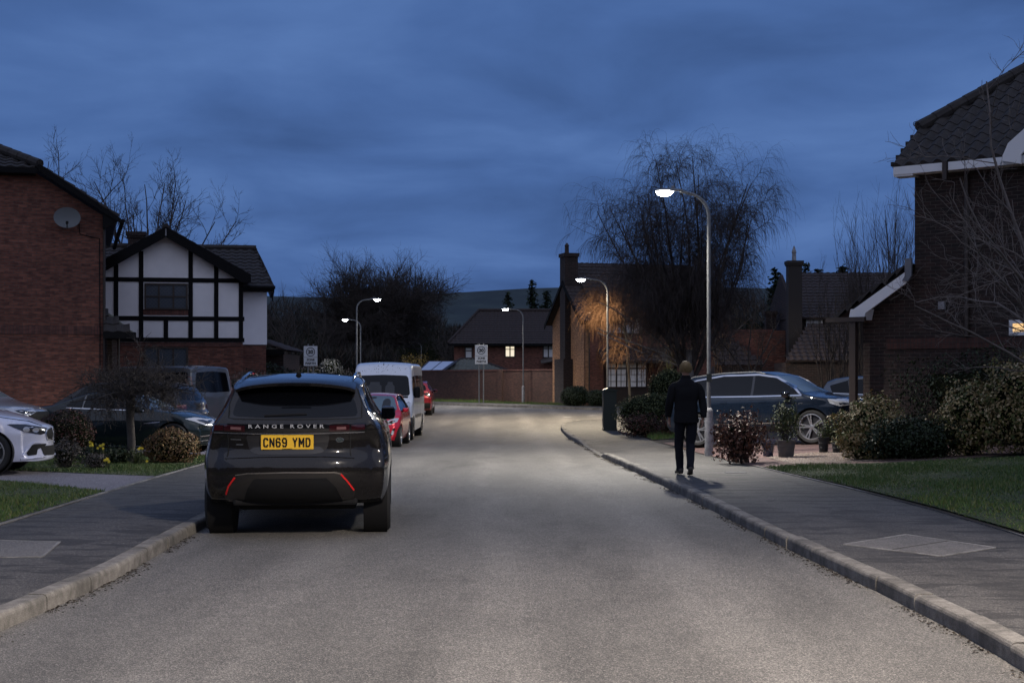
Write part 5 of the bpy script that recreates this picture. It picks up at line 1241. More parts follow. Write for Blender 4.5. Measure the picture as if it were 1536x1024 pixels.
# dark red crossover beyond the minibus, seen from behind
def suv_spec(**k):
    S = dict(L=4.4, top=[(-2.2, 1.50), (-1.8, 1.56), (-1, 1.60), (0, 1.60), (.45, 1.55), (.65, 1.49), (1.22, 1.12), (1.4, 1.07), (1.95, .98), (2.2, .88)], belt=[(-2.2, 1.15), (1.2, 1.02), (2.2, 1.0)], plan=[(-2.2, .84), (-1.8, .90), (1.3, .90), (1.8, .87), (2.2, .76)],
             zb=[(-2.2, .36), (-1.9, .26), (1.9, .24), (2.2, .27)], er=[(.3, .14), (.5, 0), (.85, 0), (1.0, .06), (1.1, .08), (1.5, .34), (1.6, .30)], ef=[(.2, .1), (.4, 0), (.8, .02), (.95, .1), (1.1, .3), (1.6, .5)],
             side=[(.25, -.08), (.4, -.015), (.7, 0), (.95, -.01), (1.1, -.04)], tum=[(-2.2, .58), (1.4, .5)], cr=.16, cf=.3, re=.05, rt=.085, crown=.03, wr=-1.32, wf=1.33, ar=.385, tr=.345, rr=.25)
    S.update(k); return S
c = Car(suv_spec(L=4.4), 'parked_car', 'dark red car seen from behind, far along the kerb beyond the minibus', 'car', (-4.45, 64.9, dip(63) - .06), R(91), M_dred, GRP)
c.patch('rear_window', sym([(0, 1.47), (-.5, 1.45), (-.6, 1.36), (-.66, 1.17), (0, 1.14)]), 'r', M_cglass, .004, rnd=.04)
for sg in (1, -1): c.patch('tail_light', [(sg * y, z) for y, z in ((.55, 1.06), (.80, 1.10), (.86, .98), (.84, .86), (.74, .88), (.58, .96))], 'r', M_red, .008, rnd=.03)
c.patch('bumper', [(-.84, .62), (.84, .62), (.82, .38), (-.82, .38)], 'r', M_black, .006, rnd=.04); c.line('number_plate', [(-.26, .88), (.26, .88)], .11, 'r', M_plate, .01)
side_detail(c, [(1.1, 1.08), (.55, 1.44), (-.2, 1.52), (-1.2, 1.47), (-1.85, 1.30), (-1.8, 1.18), (0, 1.10)], gaps=[[(0, .4), (0, 1.1)]], handles=[(-.5, .98)], pillars=[((-.1, 1.1), (-.15, 1.52))])
c.mirrors(.85, 1.08, M_dred, .18, .13, .10); c.wheels(5, False, M_alloyd, .22)

# navy estate-like 4x4 side-on in the right-hand drive
S = dict(L=4.86, top=[(-2.43, 1.50), (-2.1, 1.60), (-1.4, 1.69), (-.4, 1.735), (.25, 1.70), (.55, 1.62), (1.30, 1.17), (1.5, 1.12), (2.1, 1.04), (2.43, .92)], belt=[(-2.43, 1.16), (1.3, 1.07), (2.43, 1.04)], plan=[(-2.43, .86), (-2.1, .93), (-1.4, .955), (1.5, .955), (2.0, .93), (2.43, .80)],
         zb=[(-2.43, .38), (-2.1, .28), (2.1, .25), (2.43, .28)], er=[(.3, .12), (.5, 0), (.95, 0), (1.1, .05), (1.2, .08), (1.6, .42), (1.7, .40)], ef=[(.2, .1), (.4, 0), (.85, .0), (1.0, .1), (1.15, .3), (1.7, .5)],
         side=[(.25, -.09), (.42, -.02), (.6, -.004), (.78, .0), (.92, -.008), (1.0, -.002), (1.05, -.012), (1.15, -.05), (1.2, -.06)], tum=[(-2.43, .58), (1.4, .50)], cr=.16, cf=.3, re=.05, rt=.085, crown=.03, wr=-1.42, wf=1.46, ar=.435, tr=.385, rr=.295)
c = Car(S, 'parked_suv', 'navy blue 4x4 with chrome window line, side-on in the drive behind the lamp post', 'car', (6.12, 34.1, .05), R(-34), M_navy, 'cars standing on the right-hand drive')
c.root.rotation_euler = (0, R(-2.6), R(-34))
side_detail(c, [(1.22, 1.12), (.98, 1.30), (.55, 1.53), (.1, 1.61), (-.8, 1.625), (-1.5, 1.54), (-2.02, 1.33), (-2.10, 1.23), (-1.9, 1.19), (0, 1.14)], gaps=[[(1.12, .45), (1.14, 1.08)], [(.03, .42), (.03, 1.12)], [(-1.0, .9), (-.92, 1.15)], [(-.78, .45), (-.9, .7), (-1.0, .9)]], handles=[(.38, 1.0), (-.62, 1.01)],
            pillars=[((0, 1.13), (-.02, 1.62)), ((-1.18, 1.17), (-1.22, 1.58))])
tr_ = [(1.25, 1.105), (1.0, 1.31), (.56, 1.55), (.1, 1.63), (-.8, 1.645), (-1.5, 1.56), (-2.04, 1.345), (-2.13, 1.225), (-1.9, 1.172), (0, 1.122), (1.25, 1.105)]
c.line('window_trim', tr_[:8], .034, 'l', M_chrome, .012, mirror=True); c.line('window_trim', [tr_[7], (-2.09, 1.185), tr_[8], tr_[9], tr_[10]], .030, 'l', M_chrome, .0125, mirror=True)
c.patch('windscreen', sym([(0, 1.66), (-.50, 1.62), (-.60, 1.58), (-.74, 1.18), (0, 1.20)]), 'f', M_ws, .003, rnd=.03)
for sg in (1, -1):
    o = c.patch('headlight', [(sg * y, z) for y, z in ((.50, .86), (.80, .82), (.90, .90), (.90, 1.0), (.70, .98), (.52, .93))], 'f', M_clear, .008, rnd=.02)
    b = MB(); ax = 'l' if sg > 0 else 'R'
    c.patch('headlight', [(2.28, .88), (2.05, .93), (1.98, 1.0), (2.2, .99), (2.33, .96)], ax, M_clear, .008, rnd=.02)
c.patch('grille', [(-.46, .92), (.46, .92), (.42, .55), (-.42, .55)], 'f', M_black, .008, rnd=.04)
c.line('crease', [(2.2, 1.02), (1.0, 1.045), (-1, 1.06), (-2.2, 1.09)], .014, 'l', M_navy, .007, mirror=True)
c.line('sill_trim', [(.95, .38), (-.95, .38)], .10, 'l', M_black, .008, mirror=True); c.line('door_blade', [(.92, .50), (-.95, .50)], .025, 'l', MATS['trim_silver'], .010, mirror=True)
c.line('wing_badge', [(1.28, .93), (1.18, .93)], .02, 'R', M_chrome, .010)
for sg in (1, -1):
    pts = [(x, sg * .62, c.hit('t', x, sg * .60)[0].z + h_) for x, h_ in ((-1.75, -.005), (-1.6, .03), (-.8, .04), (0, .04), (.15, .02), (.25, -.005))]
    MB().tube(pts, .016, 8).build('roof_rail', M_steel, c.root, smooth=True)
c.mirrors(.92, 1.10, M_gloss, .19, .14, .12); c.wheels(5, True, M_alloy, .255)
c2 = c
# pale blue car behind it
c = Car(hatch_spec(L=4.2, top=[(-2.1, 1.40), (-1.7, 1.48), (-1.0, 1.55), (-.2, 1.56), (.35, 1.52), (.55, 1.46), (1.2, 1.06), (1.35, 1.0), (1.8, .9), (2.1, .78)]), 'parked_car', 'pale blue-grey car mostly hidden between the navy 4x4 and the dark brick house', 'car', (10.3, 38.6, .12), R(-25), M_grey, 'cars standing on the right-hand drive')
side_detail(c, [(1.0, 1.0), (.5, 1.38), (-.2, 1.47), (-1.0, 1.46), (-1.6, 1.28), (-1.5, 1.08), (0, 1.02)], pillars=[((-.1, 1.02), (-.15, 1.47)), ((-1.0, 1.04), (-1.1, 1.45))], trim=[(1.0, 1.0), (0, 1.02), (-1.5, 1.08)])
c.patch('windscreen', sym([(0, 1.46), (-.52, 1.44), (-.70, 1.05), (0, 1.04)]), 'f', M_ws, .003, rnd=.03); c.mirrors(.8, 1.0, M_grey, .17, .12, .1); c.wheels(5, False, M_alloy, .2)
c.patch('rear_window', sym([(0, 1.40), (-.5, 1.38), (-.6, 1.1), (0, 1.08)]), 'r', M_cglass, .003, rnd=.03)

# white saloon nose at the left edge
S = dict(L=4.64, top=[(-2.32, 1.02), (-1.9, 1.08), (-1.5, 1.13), (-.9, 1.38), (-.3, 1.43), (.2, 1.41), (.45, 1.35), (1.05, 1.02), (1.2, .985), (1.6, .93), (2.0, .85), (2.32, .70)], belt=[(-2.3, .98), (1.1, .90), (1.6, .86), (2.3, .8)], plan=[(-2.32, .78), (-1.9, .88), (-1.4, .905), (1.55, .905), (1.9, .875), (2.32, .70)],
         zb=[(-2.32, .28), (-2, .19), (2.0, .17), (2.32, .17)], er=[(.2, .1), (.5, 0), (1.1, .1)], ef=[(.12, .03), (.2, .0), (.42, .02), (.6, .0), (.72, .05), (.85, .2), (1.5, .5)], side=[(.15, -.07), (.3, -.02), (.6, 0), (.75, -.004), (.88, -.03), (1, -.05)], tum=[(-2.3, .6), (2, .5)],
         cr=.2, cf=.34, cp=2.6, re=.05, rt=.07, rtb=.08, crown=.03, wr=-1.30, wf=1.52, ar=.36, tr=.322, rr=.235)
c = Car(S, 'parked_car', 'white saloon car cut off by the left edge, only its nose and headlight showing', 'car', (-9.50, 22.2, .165), R(8), M_bmw, 'cars standing on the left-hand drives')
side_detail(c, [(.95, .96), (.45, 1.29), (0, 1.36), (-.8, 1.34), (-1.35, 1.12), (-1.2, 1.0), (0, .97)], gaps=[[(1.0, .3), (1.02, .88)], [(-.05, .3), (-.05, .95)]], handles=[(-.0 - .12, .84)], pillars=[((-.25, .97), (-.3, 1.36))])
c.patch('windscreen', sym([(0, 1.36), (-.50, 1.34), (-.70, .99), (0, 1.0)]), 'f', M_ws, .003, rnd=.03)
for sg in (1, -1):
    ax = 'l' if sg > 0 else 'R'
    o = c.patch('headlight', [(1.78, .745), (1.86, .70), (2.03, .615), (2.20, .575), (2.275, .60), (2.27, .665), (2.10, .715), (1.92, .745)], ax, M_head, .007, rnd=.01, step=.04)
    for x, r_ in ((2.02, .042), (2.135, .040)):
        q = [(x + r_ * math.cos(a), .663 - (x - 2.0) * .12 + r_ * .85 * math.sin(a)) for a in [i * math.pi / 8 for i in range(16)]]; c.patch('lamp_ring', q, ax, M_clear, .012, parent=o, step=.03)
    c.line('headlight_brow', [(1.80, .748), (2.0, .735), (2.2, .69), (2.26, .668)], .010, ax, M_clear, .013, parent=o, step=.04)
    o = c.patch('air_intake', [(2.04, .26), (2.02, .30), (2.10, .43), (2.26, .43), (2.25, .40), (2.16, .35), (2.15, .27)], ax, M_black, .004, rnd=.015, step=.04)
    c.line('intake_blade', [(1.98, .27), (2.06, .42), (2.12, .46), (2.27, .44)], .020, ax, M_bmw, .022, parent=o, step=.04)
    c.line('bumper_lip', [(1.95, .215), (2.12, .22), (2.26, .24)], .028, ax, M_bmw, .035, step=.04)
    c.patch('grille', [(sg * y, z) for y, z in ((.05, .655), (.28, .645), (.33, .60), (.27, .50), (.07, .50), (.04, .56))], 'f', M_black, .008, rnd=.02)
    c.line('grille_trim', [(sg * y, z) for y, z in ((.05, .66), (.28, .65), (.34, .60), (.275, .495), (.07, .495))], .016, 'f', M_chrome, .014)
c.patch('lower_intake', [(-.42, .40), (.42, .40), (.36, .25), (-.36, .25)], 'f', M_black, .006, rnd=.03)
c.line('bonnet_gap', [(1.15, .93), (1.6, .87), (2.0, .785), (2.2, .71)], .007, 'R', M_gap, .0015)
c.mirrors(.80, .95, M_bmw, .17, .12, .1); c.wheels(5, True, M_alloy, .225)
# silver 4x4 behind it
c = Car(suv_spec(), 'parked_suv', 'silver car nose with headlight, partly hidden behind the white saloon', 'car', (-11.25, 28.0, .1), R(-4), paint('pale_silver_paint', (.26, .28, .32), .4, .35), 'cars standing on the left-hand drives')
side_detail(c, [(1.1, 1.08), (.55, 1.44), (-.2, 1.52), (-1.2, 1.47), (-1.85, 1.30), (-1.8, 1.18), (0, 1.10)], pillars=[((-.1, 1.1), (-.15, 1.52))])
for sg in (1, -1):
    ax = 'l' if sg > 0 else 'R'
    o = c.patch('headlight', [(1.72, .92), (1.9, .84), (2.08, .80), (2.12, .86), (2.0, .93), (1.8, .96)], ax, M_clear, .008, rnd=.02, step=.05); c.patch('lamp_reflector', [(1.86, .89), (2.0, .83), (2.05, .86), (1.95, .90)], ax, M_head, .012, parent=o, step=.05)
c.patch('grille', [(-.5, .86), (.5, .86), (.42, .6), (-.42, .6)], 'f', M_black, .008, rnd=.03); c.patch('windscreen', sym([(0, 1.52), (-.52, 1.48), (-.70, 1.14), (0, 1.14)]), 'f', M_ws, .003, rnd=.03); c.wheels(5, False, M_alloy, .22); c.mirrors(.9, 1.08, M_silver, .17, .12, .1)

# dark green roadster
S = dict(L=4.13, top=[(-2.06, .92), (-1.7, .98), (-1.3, 1.02), (-1.05, 1.10), (-.55, 1.27), (-.1, 1.30), (.15, 1.27), (.75, .95), (.9, .92), (1.4, .86), (1.8, .77), (2.06, .62)], belt=[(-2.06, .92), (-1, .93), (.8, .86), (2.06, .8)], plan=[(-2.06, .74), (-1.6, .86), (-1.0, .89), (1.3, .89), (1.7, .85), (2.06, .66)],
         zb=[(-2.06, .28), (-1.7, .18), (1.7, .16), (2.06, .2)], er=[(.2, .12), (.5, .02), (.8, 0), (.95, .05)], ef=[(.15, .06), (.3, 0), (.5, 0), (.65, .06), (.8, .25), (1.3, .4)], side=[(.15, -.07), (.3, -.02), (.55, 0), (.7, -.006), (.85, -.03), (.95, -.05)], tum=[(-2, .7), (2, .6)],
         cr=.2, cf=.32, re=.05, rt=.06, rtb=.08, crown=.03, wr=-1.17, wf=1.26, ar=.355, tr=.318, rr=.235)
c = Car(S, 'parked_roadster', 'low dark green two-seater side-on behind the umbrella-shaped bare shrub', 'car', (-7.98, 29.7, .07), R(-5), M_dgreen, 'cars standing on the left-hand drives')
side_detail(c, [(.62, .90), (.15, 1.17), (-.15, 1.21), (-.6, 1.17), (-.98, 1.00), (-.9, .93), (0, .90)], gaps=[[(.55, .3), (.58, .85)], [(-.65, .35), (-.72, .88)]], handles=[(-.45, .80)])
c.line('window_trim', [(.66, .885), (0, .90), (-.95, .935)], .016, 'R', M_chrome, .008)
c.line('quarter_pillar', [(-.62, .92), (-.60, 1.19)], .03, 'R', M_steel, .008)
c.patch('soft_top', [(.22, -.56), (.22, .56), (-.9, .60), (-1.1, .5), (-1.1, -.5), (-.9, -.60)], 't', mat('soft_top_fabric', (.008, .008, .009), .95, spec=.1), .006, rnd=.1)
c.patch('windscreen', sym([(0, 1.23), (-.48, 1.21), (-.68, .93), (0, .945)]), 'f', M_ws, .003, rnd=.03)
for sg in (1, -1):
    ax = 'l' if sg > 0 else 'R'
    o = c.patch('headlight', [(1.48, .72), (1.66, .655), (1.88, .56), (1.97, .555), (1.98, .62), (1.85, .69), (1.62, .74)], ax, M_clear, .008, rnd=.02, step=.05); c.patch('lamp_reflector', [(1.66, .69), (1.86, .60), (1.90, .63), (1.75, .69)], ax, M_head, .012, parent=o, step=.05)
    c.patch('tail_light', [(-1.98, .78), (-1.75, .74), (-1.72, .80), (-1.95, .86)], ax, M_red, .007, rnd=.02, step=.06)
    c.line('wing_vent', [(1.0, .66), (.68, .63)], .018, ax, M_chrome, .008)
c.patch('grille', [(-.45, .56), (.45, .56), (.40, .36), (-.40, .36)], 'f', M_black, .008, rnd=.04); c.line('intake_blades', [(1.75, .27), (1.98, .30)], .02, 'R', M_chrome, .010)
c.line('intake_blades', [(1.75, .36), (1.98, .39)], .02, 'R', M_chrome, .010)
c.mirrors(.52, .90, M_dgreen, .17, .11, .08); c.wheels(5, True, M_alloyd, .225)

# blue-black hatchback pointing left behind the roadster
c = Car(hatch_spec(L=4.25, top=[(-2.12, 1.36), (-1.7, 1.46), (-1.0, 1.53), (-.2, 1.54), (.35, 1.50), (.55, 1.44), (1.2, 1.04), (1.4, .98), (1.8, .88), (2.12, .76)]), 'parked_car', 'blue-black hatchback tail showing between the roadster and the grey van', 'car', (-9.35, 34.1, .03), R(166), M_dblue, 'cars standing on the left-hand drives')
side_detail(c, [(.95, 1.0), (.45, 1.38), (-.2, 1.46), (-1.0, 1.44), (-1.65, 1.26), (-1.55, 1.08), (0, 1.0)], pillars=[((-.1, 1.0), (-.15, 1.46)), ((-1.0, 1.02), (-1.1, 1.44))])
c.patch('rear_window', sym([(0, 1.38), (-.48, 1.36), (-.60, 1.08), (0, 1.05)]), 'r', M_cglass, .003, rnd=.03)
for sg in (1, -1): c.patch('tail_light', [(sg * y, z) for y, z in ((.48, .92), (.74, .98), (.80, .86), (.74, .80), (.52, .84))], 'r', M_red, .008, rnd=.02); c.patch('tail_light', [(-2.0, .96), (-1.75, .93), (-1.72, .87), (-1.98, .83)], 'l' if sg > 0 else 'R', M_smoke, .008, rnd=.02, step=.06)
c.wheels(5, False, M_alloyd, .2); c.mirrors(.8, .98, M_dblue, .17, .12, .1); c.line('number_plate', [(-.26, .62), (.26, .62)], .11, 'r', M_plate, .01)

# grey van further back
S = dict(L=4.9, top=[(-2.45, 1.93), (-2, 1.97), (.6, 1.97), (1.0, 1.88), (1.75, 1.22), (1.9, 1.14), (2.3, .98), (2.45, .86)], belt=[(-2.45, 1.12), (2.45, 1.1)], plan=[(-2.45, .90), (-2.2, .95), (1.6, .95), (2.1, .91), (2.45, .76)], zb=[(-2.45, .34), (-2.1, .26), (2.2, .22), (2.45, .25)],
         er=[(.3, .04), (.5, 0), (1.1, 0), (1.95, .14)], ef=[(.2, .1), (.4, 0), (.8, 0), (1.1, .15), (2, .3)], side=[(.25, -.05), (.4, 0), (1.1, 0)], tum=[(-2.45, .17), (2, .25)], cr=.08, cf=.3, re=.05, rt=.13, crown=.03, wr=-1.45, wf=1.55, ar=.38, tr=.335, rr=.22, smt=.06)
c = Car(S, 'parked_van', 'grey panel van with dark side glass in front of the timbered house', 'van', (-10.55, 41.9, .0), R(150), M_silver, 'cars standing on the left-hand drives')
for a, b_ in ((1.5, .72), (.55, -.7), (-.85, -2.2)): c.patch('side_window', [(a, 1.22), (a - (.45 if a > 1 else 0), 1.75), (b_, 1.78), (b_, 1.20)], 'l', M_cglass, .004, rnd=.12, mirror=True)
c.patch('rear_window', sym([(0, 1.80), (-.62, 1.76), (-.72, 1.22), (0, 1.20)]), 'r', M_cglass, .004, rnd=.06)
for sg in (1, -1): o = c.patch('tail_light', [(sg * y, z) for y, z in ((.78, 1.10), (.90, 1.10), (.86, 1.65), (.80, 1.65))], 'r', M_smoke, .010, rnd=.02)
c.patch('windscreen', sym([(0, 1.84), (-.66, 1.80), (-.80, 1.22), (0, 1.22)]), 'f', M_ws, .004, rnd=.04); c.wheels(5, False, M_alloyd, .21); c.mirrors(1.35, 1.22, M_black, .18, .22, .1)
for x in (.62, -.78): c.line('door_gap', [(x, .4), (x, 1.85)], .012, 'l', M_gap, .002, mirror=True, step=.2)
# ================================================================ trees and plants
def segs_mesh(name, segs, m, parent, sides=3):
    a = np.array([(*s[0], *s[1], s[2], s[3]) for s in segs], dtype=np.float64); n = len(a)
    p0, p1, r0, r1 = a[:, :3], a[:, 3:6], a[:, 6:7], a[:, 7:8]; d = p1 - p0; d /= np.maximum(np.linalg.norm(d, axis=1, keepdims=True), 1e-9)
    up = np.tile([0., 0, 1], (n, 1)); up[np.abs(d[:, 2]) > .9] = (1, 0, 0); u = np.cross(d, up); u /= np.linalg.norm(u, axis=1, keepdims=True); w_ = np.cross(d, u)
    v = np.zeros((n, 2, sides, 3))
    for j in range(sides):
        t = 2 * math.pi * j / sides; o = u * math.cos(t) + w_ * math.sin(t); v[:, 0, j] = p0 + o * r0; v[:, 1, j] = p1 + o * r1
    base = (np.arange(n) * 2 * sides)[:, None]; F = []
    for j in range(sides): k = (j + 1) % sides; F.append(np.concatenate([base + j, base + sides + j, base + sides + k, base + k], 1))
    o = raw_mesh(name, v.reshape(-1, 3), np.concatenate(F), m, parent)
    if sides > 3: o.data.polygons.foreach_set('use_smooth', [True] * len(o.data.polygons))
    return o
def rvec(s=1.0): return Vector((random.gauss(0, s), random.gauss(0, s), random.gauss(0, s)))
def grow(out, p, d, L, r, lv, C):
    """recursive limb: C = list of dicts per level: n (pieces), wob, trop, kids, ratio, ang, start, rr"""
    c = C[lv]; n = c['n']; st = L / n; p = Vector(p); d = Vector(d).normalized(); last = lv == len(C) - 1
    tip = c.get('tip', .35)
    kids = c.get('kids', 0); ks = sorted(random.uniform(c.get('start', .25), 1) for _ in range(int(kids))) if kids else []
    for i in range(n):
        r0 = r * (1 - (1 - tip) * i / n); r1 = r * (1 - (1 - tip) * (i + 1) / n)
        d = (d + rvec(c['wob']) + Vector((0, 0, c['trop']))).normalized(); q = p + d * st
        out[lv].append((p, q, r0, r1))
        while ks and ks[0] <= (i + 1) / n:
            t = ks.pop(0); f = t * n - i; b = p + (q - p) * f; ax = d.cross(rvec()).normalized()
            a = R(random.gauss(c['ang'], c['ang'] * .25)); cd_ = Matrix.Rotation(a, 3, ax) @ d
            if 'flat' in c: cd_.z = cd_.z * c['flat'] 
            if 'up' in c: cd_.z += c['up']
            ln = L * c['ratio'] * random.uniform(.65, 1.25) * (1.0 - .45 * t)
            if 'clen' in c: ln = c['clen'] * random.uniform(.5, 1.3)
            grow(out, b, cd_, ln, min(r0 * .85, max(r0 * c['rr'], c.get('rmin', .003))), lv + 1, C)
        p = q
def tree(name, label, cat, base, C, starts, m_trunk, m_twig, seed, group=None, split=2, stem=None):
    random.seed(seed); t = thing(name, label, cat, base, 0, group); out = [[] for _ in C]
    for (p, d, L, r) in starts: grow(out, p, d, L, r, 0, C)
    tr = [s for l in out[:split] for s in l]; cr_ = [s for l in out[split:] for s in l]
    if tr: segs_mesh('limbs' if stem else 'trunk', tr, m_trunk, t, 6)
    if stem: MB().tube([(0, 0, -.2), (.02, .01, stem[0] * .5), (0, 0, stem[0])], [stem[1], stem[1] * .8, stem[1] * .6], 10).build('trunk', m_trunk, t, smooth=True)
    if cr_: segs_mesh('crown', cr_, m_twig, t, 3)
    return t
# weeping birch
C_b = [dict(n=10, wob=.05, trop=.045, kids=16, clen=1.45, ratio=.3, ang=38, start=.15, rr=.42, tip=.18),
       dict(n=6, wob=.12, trop=.045, kids=9, clen=.8, ratio=.42, ang=45, start=.15, rr=.45, rmin=.007),
       dict(n=6, wob=.12, trop=-.14, kids=6, clen=.8, ratio=.5, ang=40, start=.1, rr=.5, rmin=.005, tip=.5),
       dict(n=7, wob=.07, trop=-.36, ratio=1, rr=1, ang=1, tip=.7)]
random.seed(11)
limbs_ = []
for i in range(19):
    a = 2.4 * i + random.uniform(-.2, .2); tilt = .05 + .34 * math.sqrt((i + .5) / 19); L = (7.7 - 2.7 * tilt ** 1.5) * random.uniform(.80, 1.0); lean = -.30 if i % 2 else .20
    limbs_.append(((lean * .5, math.sin(a) * .06, random.uniform(1.5, 2.5)), (math.cos(a) * math.sin(tilt) * .8 + lean, math.sin(a) * math.sin(tilt), math.cos(tilt)), L * (.93 if i % 2 else 1), .07))
bt = tree('birch_tree', 'large weeping birch with fine bare hanging twigs behind the nearest street lamp', 'tree', (6.25, 50.5, -.1), C_b, limbs_, M_bark, M_birch, 21, None, 1)
MB().tube([(0, 0, -.1), (.02, 0, 1.2), (-.02, 0, 2.7)], [.24, .19, .14], 12).build('trunk', M_birchb, bt, smooth=True)
# low outer drapery of the birch reaching towards the second lamp
C_d = [dict(n=7, wob=.07, trop=-.03, kids=9, clen=.8, ratio=.3, ang=60, start=.2, rr=.4, rmin=.005), dict(n=5, wob=.08, trop=-.28, kids=5, clen=.75, ratio=.5, ang=25, start=.1, rr=.6, rmin=.004, tip=.6), dict(n=4, wob=.07, trop=-.32, ratio=1, rr=1, ang=1, tip=.7)]
random.seed(5); out = [[] for _ in C_d]
for (a, b_, L) in (((0, 0, 2.2), (-.85, .25, .62), 3.9), ((0, 0, 2.0), (-.8, .3, .40), 3.9), ((0, 0, 2.0), (-.9, .1, .75), 3.6), ((0, 0, 2.2), (.9, .2, .75), 3.0)):
    grow(out, a, b_, L, .045, 0, C_d)
segs_mesh('limb', out[0], M_birchb, bt, 5); segs_mesh('crown', out[1] + out[2], mat('birch_twig_lamplit', (.13, .058, .02), .8), bt, 3)  # the second lamp's orange light is put into these twigs' colour
# twigs right beside the second lamp, from a neighbouring birch
C_g = [dict(n=7, wob=.06, trop=.02, kids=10, clen=1.1, ratio=.55, ang=50, start=.5, rr=.5), dict(n=6, wob=.10, trop=-.05, kids=16, clen=.8, ratio=.4, ang=50, start=.1, rr=.45, rmin=.005), dict(n=5, wob=.08, trop=-.28, kids=4, clen=.6, ratio=.5, ang=25, start=.1, rr=.6, rmin=.004, tip=.6), dict(n=4, wob=.07, trop=-.32, ratio=1, rr=1, ang=1, tip=.7)]
tree('birch_tree', 'young weeping birch with amber lamplit twigs hanging beside the second street lamp', 'tree', (5.0, 60.6, -.05), C_g, [((0, 0, -.1), (-.05, 0, 1), 5.4, .08), ((0, 0, 3.0), (-.45, -.15, 1), 2.4, .04), ((0, 0, 3.2), (.3, -.1, 1), 1.9, .04), ((0, 0, 3.3), (-.65, -.1, .9), 2.0, .04)], bark('shaded_bark', (.012, .01, .009), (.03, .025, .022)), MATS['birch_twig_lamplit'], 9, None, 1)  # lamp's amber is in the twig colour; bark darkened against its light
# round bare oak far behind
C_o = [dict(n=8, wob=.09, trop=.015, kids=9, clen=2.7, ratio=.50, ang=34, start=.22, rr=.5), dict(n=6, wob=.14, trop=.04, kids=9, clen=1.7, ratio=.50, ang=38, start=.15, rr=.5, rmin=.03), dict(n=5, wob=.16, trop=.05, kids=8, clen=.95, ratio=.5, ang=40, start=.1, rr=.6, rmin=.022), dict(n=3, wob=.16, trop=.05, ratio=.6, ang=38, rr=.6, rmin=.02, tip=.6)]
random.seed(4); st = []
for i in range(26):
    a = 2.4 * i; tilt = math.sqrt((i + .5) / 26) * 1.25; st.append(((0, 0, random.uniform(2.6, 4.4)), (math.cos(a) * math.sin(tilt), math.sin(a) * math.sin(tilt), math.cos(tilt)), random.uniform(5.0, 6.2) * (1 - .30 * max(0, tilt - .75) / .5), .15))
ot = tree('oak_tree', 'wide round-headed bare tree standing alone against the sky, left of centre', 'tree', (-11.0, 120, .5), C_o, st, M_bark, M_bark, 4, None, 2)
MB().tube([(0, 0, -.2), (.1, 0, 2), (0, 0, 3.4)], [.45, .36, .3], 12).build('trunk', M_bark, ot, smooth=True)
C_o2 = C_o[1:]; random.seed(8)
tree('bare_tree', 'smaller bare tree joined to the left side of the round-headed tree', 'tree', (-16.2, 116, 0), C_o2, [((0, 0, 1.5), (math.cos(a) * s_, math.sin(a) * s_, 1), 6.4, .09) for a, s_ in ((0, .1), (1, .5), (2.2, .6), (3.3, .55), (4.3, .6), (5.3, .4), (.5, .9), (3.0, .9))], M_bark, M_bark, 18, 'bare trees beyond the junction', 1, (2.2, .2))
for i, (px, Y, H_, lb) in enumerate(((690, 150, 6.5, 'low bare tree just left of the far house roof, against the hill'), (420, 125, 6.5, 'bare tree above the left garage roof, against the hill'))):
    tree('bare_tree', lb, 'tree', ((px - 768) / FOC * Y, Y, 0), C_o2, [((0, 0, .8), (math.cos(a) * s_, math.sin(a) * s_, 1), H_ * .8, .08) for a, s_ in ((0, .1), (1, .5), (2.2, .6), (3.3, .55), (4.3, .6), (5.3, .4))], M_bark, M_bark, 30 + i, 'bare trees beyond the junction', 1, (1.3, .16))
# sparse tree behind the timbered house, and the tip of another behind the brick house
C_s = [dict(n=8, wob=.08, trop=.03, kids=7, ratio=.5, ang=38, start=.3, rr=.5, tip=.25), dict(n=6, wob=.12, trop=.05, kids=6, ratio=.5, ang=40, start=.2, rr=.5, rmin=.010), dict(n=5, wob=.13, trop=.05, kids=4, ratio=.5, ang=38, rr=.6, rmin=.008, tip=.5), dict(n=3, wob=.13, trop=.05, ratio=1, rr=1, ang=1, tip=.6)]
tree('bare_tree', 'sparse bare tree rising behind the timbered house roof', 'tree', (-15.2, 60, 0), C_s, [((0, 0, 4), (math.cos(a) * s_, math.sin(a) * s_, 1), L, .07) for a, s_, L in ((0, .55, 5.6), (.6, .3, 5.6), (1.5, .7, 5), (2.6, .35, 5.9), (3.14, .75, 4.8), (3.9, .5, 5.2), (5.0, .5, 5.2), (5.9, .9, 5.3), (.3, .8, 5.6), (1.0, .15, 6.2), (3.4, .2, 6.2), (2.9, .55, 5.8), (6.2, .35, 5.9), (.1, .15, 6.0))], M_bark, M_bark, 51, None, 1, (4.3, .17))
tree('bare_tree', 'tips of a bare tree poking above the left brick house roof', 'tree', (-20.1, 62, 0), C_s, [((0, 0, 5.6), (math.cos(a) * s_, math.sin(a) * s_, 1), L, .06) for a, s_, L in ((0, .35, 5.8), (2, .2, 6), (3.14, .5, 5.6), (4.5, .3, 5.4))], M_bark, M_bark, 52, None, 1, (5.9, .17))
